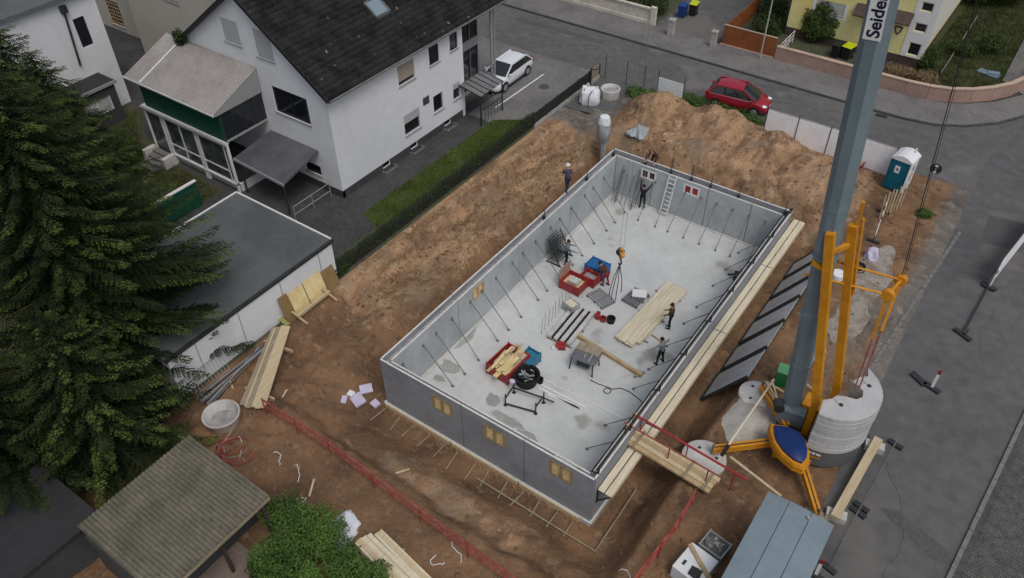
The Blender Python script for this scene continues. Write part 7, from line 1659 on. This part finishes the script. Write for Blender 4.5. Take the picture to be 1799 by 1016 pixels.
# ================================================================ VEGETATION
def spruce(label, x, y, h, Rm, seed, z0=.9, branches=330, asym=0.0, a0=1.4):
    rg = np.random.default_rng(seed); t = thing('spruce_tree', label, 'tree', (x, y, G), 'tall spruces at the left edge')
    b = MB(); b.tube((x, y, G-.2), (x, y, G+h*.97), .26*h/15, .02, n=10); b.build('trunk', 'bark', t, True)
    br = MB(); B_, A_, TL, WD, SS, BT = [], [], [], [], [], []
    for i in range(branches):
        f = (i+rg.random())/branches; zc = G+z0+(h-z0)*f; ang = i*2.39996+rg.uniform(-.35, .35)
        Lb = (Rm*(1-f)**.66*rg.uniform(.62, 1.12)+.25)*(1+asym*math.cos(ang-a0))
        d = np.array([math.cos(ang), math.sin(ang), 0]); per = np.array([-d[1], d[0], 0])
        droop = rg.uniform(.16, .32); n_ = max(4, int(Lb/.13)); bt = rg.random()**1.6*1.15+.05
        s = np.linspace(.06, 1, n_)[:, None]
        pts = np.array([x, y, zc])+d*Lb*s+np.array([0, 0, 1.0])*(Lb*(.10*s-droop*s*s*1.2+.12*s**4))
        if i % 2 == 0 and Lb > .8: br.tube(pts[0], pts[-1], .03, .008, n=4, caps=False)
        sn = (np.arange(n_)/(n_-1)); tl0 = (.10+.126*Lb*(1-sn)**.7)
        for sd in (-1, 1):
            for rep in range(2):
                m = np.ones(n_, bool) if rep == 0 else tl0 > .45
                k = m.sum()
                if not k: continue
                a = per*sd*rg.uniform(.7, 1, (k, 1))+d*rg.uniform(.45, .9, (k, 1)); a /= np.linalg.norm(a, axis=1)[:, None]; a[:, 2] = -rg.uniform(.15, .5, k)
                B_.append(pts[m]+np.array([0, 0, 1.0])*rg.uniform(-.05, .05, (k, 1))); A_.append(a); TL.append(tl0[m]*rg.uniform(.8, 1.2, k)); WD.append(.05+.04*rg.random(k)); SS.append(sn[m]); BT.append(np.full(k, bt))
    B_, A_, TL, WD, SS, BT = (np.concatenate(q) for q in (B_, A_, TL, WD, SS, BT))
    n3_ = np.maximum(2, (TL/.075).astype(int)); cr_ = np.stack([-A_[:, 1], A_[:, 0], 0*TL], 1); cr_ /= np.linalg.norm(cr_, axis=1)[:, None]+1e-6
    V = []; TI = []
    for q in range(int(n3_.max())):
        m = n3_ > q; k = m.sum(); fq = (q/n3_[m])[:, None]
        o = B_[m]+A_[m]*TL[m][:, None]*fq-np.array([0, 0, .10])*fq**2; e = A_[m]*(TL[m]/n3_[m]*1.5)[:, None]
        for s2 in (-1, 1):
            tip = o+e*.9+cr_[m]*(s2*WD[m]*(1.15-.6*fq[:, 0]))[:, None]+np.array([0, 0, 1.0])*rg.uniform(-.03, .02, (k, 1))
            V.append(np.stack([o, o+e*.8, tip], 1))
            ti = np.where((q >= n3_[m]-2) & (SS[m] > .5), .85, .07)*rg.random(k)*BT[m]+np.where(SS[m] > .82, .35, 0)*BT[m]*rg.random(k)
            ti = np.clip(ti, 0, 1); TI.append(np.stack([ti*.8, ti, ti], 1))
    V = np.concatenate(V).reshape(-1, 3); TI = np.concatenate(TI).ravel()
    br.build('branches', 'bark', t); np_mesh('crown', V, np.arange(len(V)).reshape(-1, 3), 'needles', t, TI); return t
spruce('tallest dark spruce overhanging the garage roof', -9.6, -7.0, 16.0, 5.9, 1, branches=430, asym=.42, a0=R(124))
spruce('shorter dark spruce between garage and corrugated shed', -5.7, -9.8, 8.5, 3.7, 2, branches=230, asym=.15, a0=R(140))
spruce('dark spruce cut by the left picture edge', -8.6, -12.9, 11.0, 4.6, 5, branches=270)
def leafy(name, label, cat, x, y, z, lobes, n, size, m_, seed, trunk=None, group=None, tint=(0.0, .8), stems=3):
    """lobes: (dx,dy,dz,rx,ry,rz) ; leaves are small folded quads spread through the lobes' volume"""
    rg = np.random.default_rng(seed); t = thing(name, label, cat, (x, y, z), group)
    b = MB()
    if trunk: b.tube((x, y, z-.1), (x, y, z+trunk), .12, .05, n=8)
    for i in range(stems):
        lb2 = lobes[i % len(lobes)]; b.path([(x, y, z+(trunk or 0)*.6), (x+lb2[0]*.5, y+lb2[1]*.5, z+lb2[2]*.6), (x+lb2[0], y+lb2[1], z+lb2[2]+lb2[5]*.4)], .03, 5)
    b.build('trunk', 'bark', t)
    vol = np.array([l[3]*l[4]*l[5] for l in lobes]); cnt = (n*vol**.75/(vol**.75).sum()).astype(int); V = []; TI = []
    for l, c in zip(lobes, cnt):
        u = rg.normal(size=(c, 3)); u /= np.linalg.norm(u, axis=1)[:, None]; rr = rg.random(c)**.38
        lump = 1+.45*fbm(u[:, 0]*2.2+l[0], u[:, 1]*2.2+u[:, 2]*1.7, 3, seed)*2
        P = np.array([x, y, z])+np.array(l[:3])+u*(rr*lump)[:, None]*np.array(l[3:])
        P[:, 2] = np.maximum(P[:, 2], z+.03)
        nrm = u+rg.normal(size=(c, 3))*.7+np.array([0, 0, .5]); nrm /= np.linalg.norm(nrm, axis=1)[:, None]
        tg = np.cross(nrm, rg.normal(size=(c, 3))); tg /= np.linalg.norm(tg, axis=1)[:, None]; bt = np.cross(nrm, tg)
        s = size*rg.uniform(.6, 1.35, size=(c, 1))
        V.append(np.stack([P-tg*s, P-bt*s*.45+nrm*s*.12, P+tg*s, P+bt*s*.45+nrm*s*.12], 1))
        cl = vnoise(P[:, 0]*1.8+seed, P[:, 1]*1.8+P[:, 2]*1.3, seed); TI.append(np.clip(tint[0]+(tint[1]-tint[0])*(.65*cl+.35*rg.random(c)), 0, 1))
    V = np.concatenate(V).reshape(-1, 3); F = np.arange(len(V)).reshape(-1, 4); TI = np.repeat(np.concatenate(TI), 4)
    np_mesh('crown', V, F, m_, t, TI); return t
spruce('dark spruce rising in front of the left building', -18.3, -2.9, 11.0, 5.4, 8, branches=300)
spruce('smaller spruce nearest the dark annexe', -24.0, .9, 8.8, 3.9, 9, branches=220)
spruce('dark spruce covering the wall of the left building', -27.5, 1.0, 9.8, 4.3, 10, branches=240)
spruce('spruce behind the others at the left picture edge', -24.0, -6.0, 11.5, 4.6, 11, branches=250)
leafy('garden_tree', 'broad leafy tree behind the spruces at left picture edge', 'tree', -27.0, -2.5, G, [(0, 0, 3.2, 2.6, 2.6, 2.2), (1.8, 1.2, 2.4, 1.7, 1.7, 1.5), (-1.8, 1.2, 4.0, 1.9, 1.9, 1.7), (.5, 2.4, 2.6, 1.6, 1.5, 1.4), (-.6, -1.8, 3.0, 2.2, 2.0, 2.0)], 13000, .11, 'leaves', 21, trunk=2.2, tint=(0, .75))
leafy('garden_bush', 'green bush on the lawn beside the winter garden steps', 'bush', -25.6, 4.6, G, [(0, 0, .7, 1.2, 1.1, .8), (1.0, -.8, .6, .9, .9, .6), (-.6, -1.4, .9, 1.0, 1.0, .9)], 4500, .07, 'leaves', 23, tint=(.1, 1))
leafy('garden_bush', 'low bush with pale blossoms behind the dark green screen', 'bush', -18.6, .2, G, [(0, 0, .7, 1.0, 1.1, .8), (-1.2, .6, .6, .9, .9, .7), (-.2, -1.3, .9, 1.0, 1.0, 1.0)], 4500, .07, 'leaves', 24, tint=(.1, .9))
hl = []; hr = random.Random(12)
for px, py in ((470, 905), (500, 900), (530, 905), (555, 915), (580, 940), (605, 965), (630, 990), (655, 1010), (490, 945), (525, 950), (560, 965), (590, 1000), (500, 1000), (540, 1010), (460, 985), (620, 1040), (480, 1040)):
    q = at(px, py, G+.9); hl.append((q[0]-3.7+hr.uniform(-.15, .15), q[1]+8.4+hr.uniform(-.15, .15), .55+hr.uniform(-.1, .45), hr.uniform(.45, .85), hr.uniform(.45, .85), hr.uniform(.55, 1.0)))
leafy('clipped_hedge', 'bright green hedge at the bottom edge beside plank stack', 'hedge', 3.7, -8.4, G, hl, 34000, .052, 'hedge_leaves', 25, tint=(0, 1.0), stems=8)
p = at(1432, 72); leafy('round_bush', 'dense round green bush in front of the yellow house', 'bush', p[0], p[1]+.3, G, [(0, 0, 1.3, 1.7, 1.3, 1.3), (-.5, .1, 2.0, 1.3, 1.0, 1.1), (.6, .1, 1.9, 1.3, 1.0, 1.1), (.1, 0, 2.6, 1.0, .9, .9)], 26000, .095, 'leaves', 26, tint=(.1, .8))
p = at(1635, 118); leafy('garden_bush', 'pointed bush at the corner of the yellow house', 'bush', p[0]-.3, p[1]-.6, G, [(0, 0, .7, .7, .6, .8), (.1, 0, 1.3, .45, .45, .7)], 2600, .07, 'leaves', 27, tint=(.1, .9))
p = at(1610, 128); leafy('flower_bed', 'rusty brown shrubs behind the curved pink wall', 'shrubs', p[0]-1.0, p[1]-1.2, G, [(0, 0, .35, 1.3, .8, .45), (1.8, 0, .4, 1.0, .8, .5)], 3000, .06, 'dry_grass', 28, tint=(.0, .6))
p = at(1690, 95); leafy('garden_bush', 'low green bush on the lawn right of the yellow house', 'bush', p[0], p[1], G, [(0, 0, .5, 1.2, .9, .6), (1.5, 1.6, .6, 1.1, 1.0, .7)], 3500, .08, 'leaves', 29, tint=(0, .7))
p = at(1755, 20); leafy('garden_tree', 'dark bushy tree at the top right corner', 'tree', p[0]-.5, p[1]+2.0, G, [(0, 0, 2.0, 2.6, 2.6, 1.9), (-1.5, -1.5, 1.5, 1.7, 1.6, 1.4), (1.8, 2.5, 1.8, 2.2, 2.2, 1.7)], 12000, .12, 'leaves', 30, trunk=1.0, tint=(0, .5))
leafy('garden_hedge', 'dark hedge behind the openwork garden wall', 'hedge', -9.5, 42.3, G, [(-6, 0, .8, 3.2, 1.0, 1.0), (-1, 0, .8, 3.2, 1.0, 1.0), (1.2, .3, 1.0, 1.0, 1.2, 1.2)], 9000, .09, 'leaves', 31, tint=(0, .55))
leafy('garden_bush', 'dark bushes in the garden behind the orange fence', 'bush', 0.6, 44.5, G, [(0, 0, .6, 1.4, 1.8, .8), (-.8, 3, .8, 1.2, 1.6, 1.0)], 4500, .09, 'leaves', 32, tint=(0, .5))
p = at(1135, 185); leafy('weed_patch', 'green weeds growing at the edge of the yard near the banner', 'weeds', p[0], p[1]+.2, G, [(0, 0, .35, 1.3, 1.0, .65), (1.7, .2, .25, 1.5, .7, .5), (-1.1, .4, .3, .9, .7, .5)], 6500, .07, 'hedge_leaves', 33, tint=(.1, 1), stems=2)
p = at(1260, 197); leafy('weed_patch', 'strip of green weeds between red car and soil heap', 'weeds', p[0]-.3, p[1]+.1, G, [(0, 0, .22, 2.2, .7, .42), (2.4, 0, .2, 1.8, .6, .38), (-1.8, .1, .2, 1.2, .6, .4)], 7500, .06, 'hedge_leaves', 34, tint=(0, .8), stems=2)
p = at(1622, 378); leafy('weed_patch', 'small green weeds at the foot of the round road sign', 'weeds', p[0], p[1], G, [(0, 0, .12, .5, .5, .25)], 900, .06, 'hedge_leaves', 35, tint=(0, .8), stems=2)
leafy('ivy_hedge', 'low ivy growing along the wire mesh garden fence', 'ivy', -6.95, 12.5, G, [(.05*(i % 2), -7.6+i*1.55, .26+.06*(i % 3), .42, 1.0, .42) for i in range(12)], 13000, .06, 'leaves', 36, tint=(.1, .95), stems=0)
p = at(592, 490); leafy('ivy_hedge', 'small dark shrub at the end of the garage wall', 'shrub', p[0]-.3, p[1]+.4, G-.1, [(0, 0, .4, .45, .6, .5)], 1400, .07, 'leaves', 37, tint=(0, .6), stems=1)
p = at(455, 935); leafy('garden_bush', 'dark bush under the corner of the corrugated shed roof', 'bush', 3.0, -9.6, G, [(0, 0, .5, .6, .7, .6)], 1500, .06, 'leaves', 38, tint=(0, .5))
leafy('climbing_vine', 'climbing vine on the wall of the left white building', 'vine', -31.1, 2.6, G, [(.25, 0, 3.2, .35, 1.3, 1.6), (.2, -1.3, 4.2, .35, 1.3, 1.6)], 4200, .12, 'leaves', 39, tint=(.1, .9), stems=2)
q = onp(325, 62, 1, 8.9); leafy('potted_plant', 'small potted plant on the veranda roof corner', 'plant', -22.6, 8.7, G+6.6, [(0, 0, .5, .45, .3, .5)], 500, .09, 'leaves', 40, tint=(0, .5), stems=2)
mat('mown_grass', (.06, .10, .022), .9, .25, 2, tint=(.13, .17, .045), spec=.1)
# grass: blades as real triangles
def grass(name, label, poly, n, hgt, m_, seed, zf=None):
    rg = np.random.default_rng(seed); xs_ = [p[0] for p in poly]; ys_ = [p[1] for p in poly]; P = []
    while len(P) < n:
        q = rg.random((n, 2))*[max(xs_)-min(xs_), max(ys_)-min(ys_)]+[min(xs_), min(ys_)]
        ins = np.zeros(len(q), dtype=bool); j = len(poly)-1
        for i in range(len(poly)):
            xi, yi = poly[i]; xj, yj = poly[j]; c = ((yi > q[:, 1]) != (yj > q[:, 1])) & (q[:, 0] < (xj-xi)*(q[:, 1]-yi)/(yj-yi+1e-9)+xi); ins ^= c; j = i
        q = q[ins]; q = q[rg.random(len(q)) < .25+1.1*vnoise(q[:, 0]*1.3, q[:, 1]*1.3, seed)]; P += q.tolist()
    P = np.array(P[:n]); z = zf(P[:, 0], P[:, 1]) if zf else np.full(n, G+.015)
    a = rg.random(n)*6.283; w_ = .018+.014*rg.random(n); h_ = hgt*rg.uniform(.5, 1.3, n); ln = rg.normal(size=(n, 2))*hgt*.45
    A = np.stack([P[:, 0]-np.cos(a)*w_, P[:, 1]-np.sin(a)*w_, z], 1); B = np.stack([P[:, 0]+np.cos(a)*w_, P[:, 1]+np.sin(a)*w_, z], 1); C = np.stack([P[:, 0]+ln[:, 0], P[:, 1]+ln[:, 1], z+h_], 1)
    V = np.stack([A, B, C], 1).reshape(-1, 3); ti = np.repeat(np.clip(.15+.7*vnoise(P[:, 0]*.9, P[:, 1]*.9, seed+3)*rg.random(n)*1.6, 0, 1), 3)
    o = np_mesh(name, V, np.arange(len(V)).reshape(-1, 3), m_, None, ti); tag(o, label, 'grass'); stuff(o)
grass('lawn_grass', 'short grass on the strip beside the white house', [(-9.25, 8.6), (-7.8, 8.2), (-7.5, 9.2), (-7.45, 21.5), (-7.7, 22.3), (-9.25, 21.2)], 22000, .07, 'mown_grass', 41)
grass('garden_grass', 'grass of the back garden at the left', [(-30, -4), (-17.7, -4), (-17.7, 5.4), (-26, 5.8), (-30, 8.5)], 24000, .12, 'grass', 42)
grass('corner_grass', 'grass on the lawn inside the curved pink wall', [(10.0, 41.3), (15.8, 42.0), (17.4, 43.6), (18.0, 46), (17.4, 62), (12.4, 62), (12.0, 44.5)], 26000, .14, 'grass', 43)
grass('bank_grass', 'dry grass and roots on the left bank of the excavation', [(-6.2, 4.2), (-3.2, 4.0), (-2.4, 12), (-2.6, 22), (-5.9, 24)], 5000, .12, 'dry_grass', 44, zf=lambda x, y: site_h(x, y))
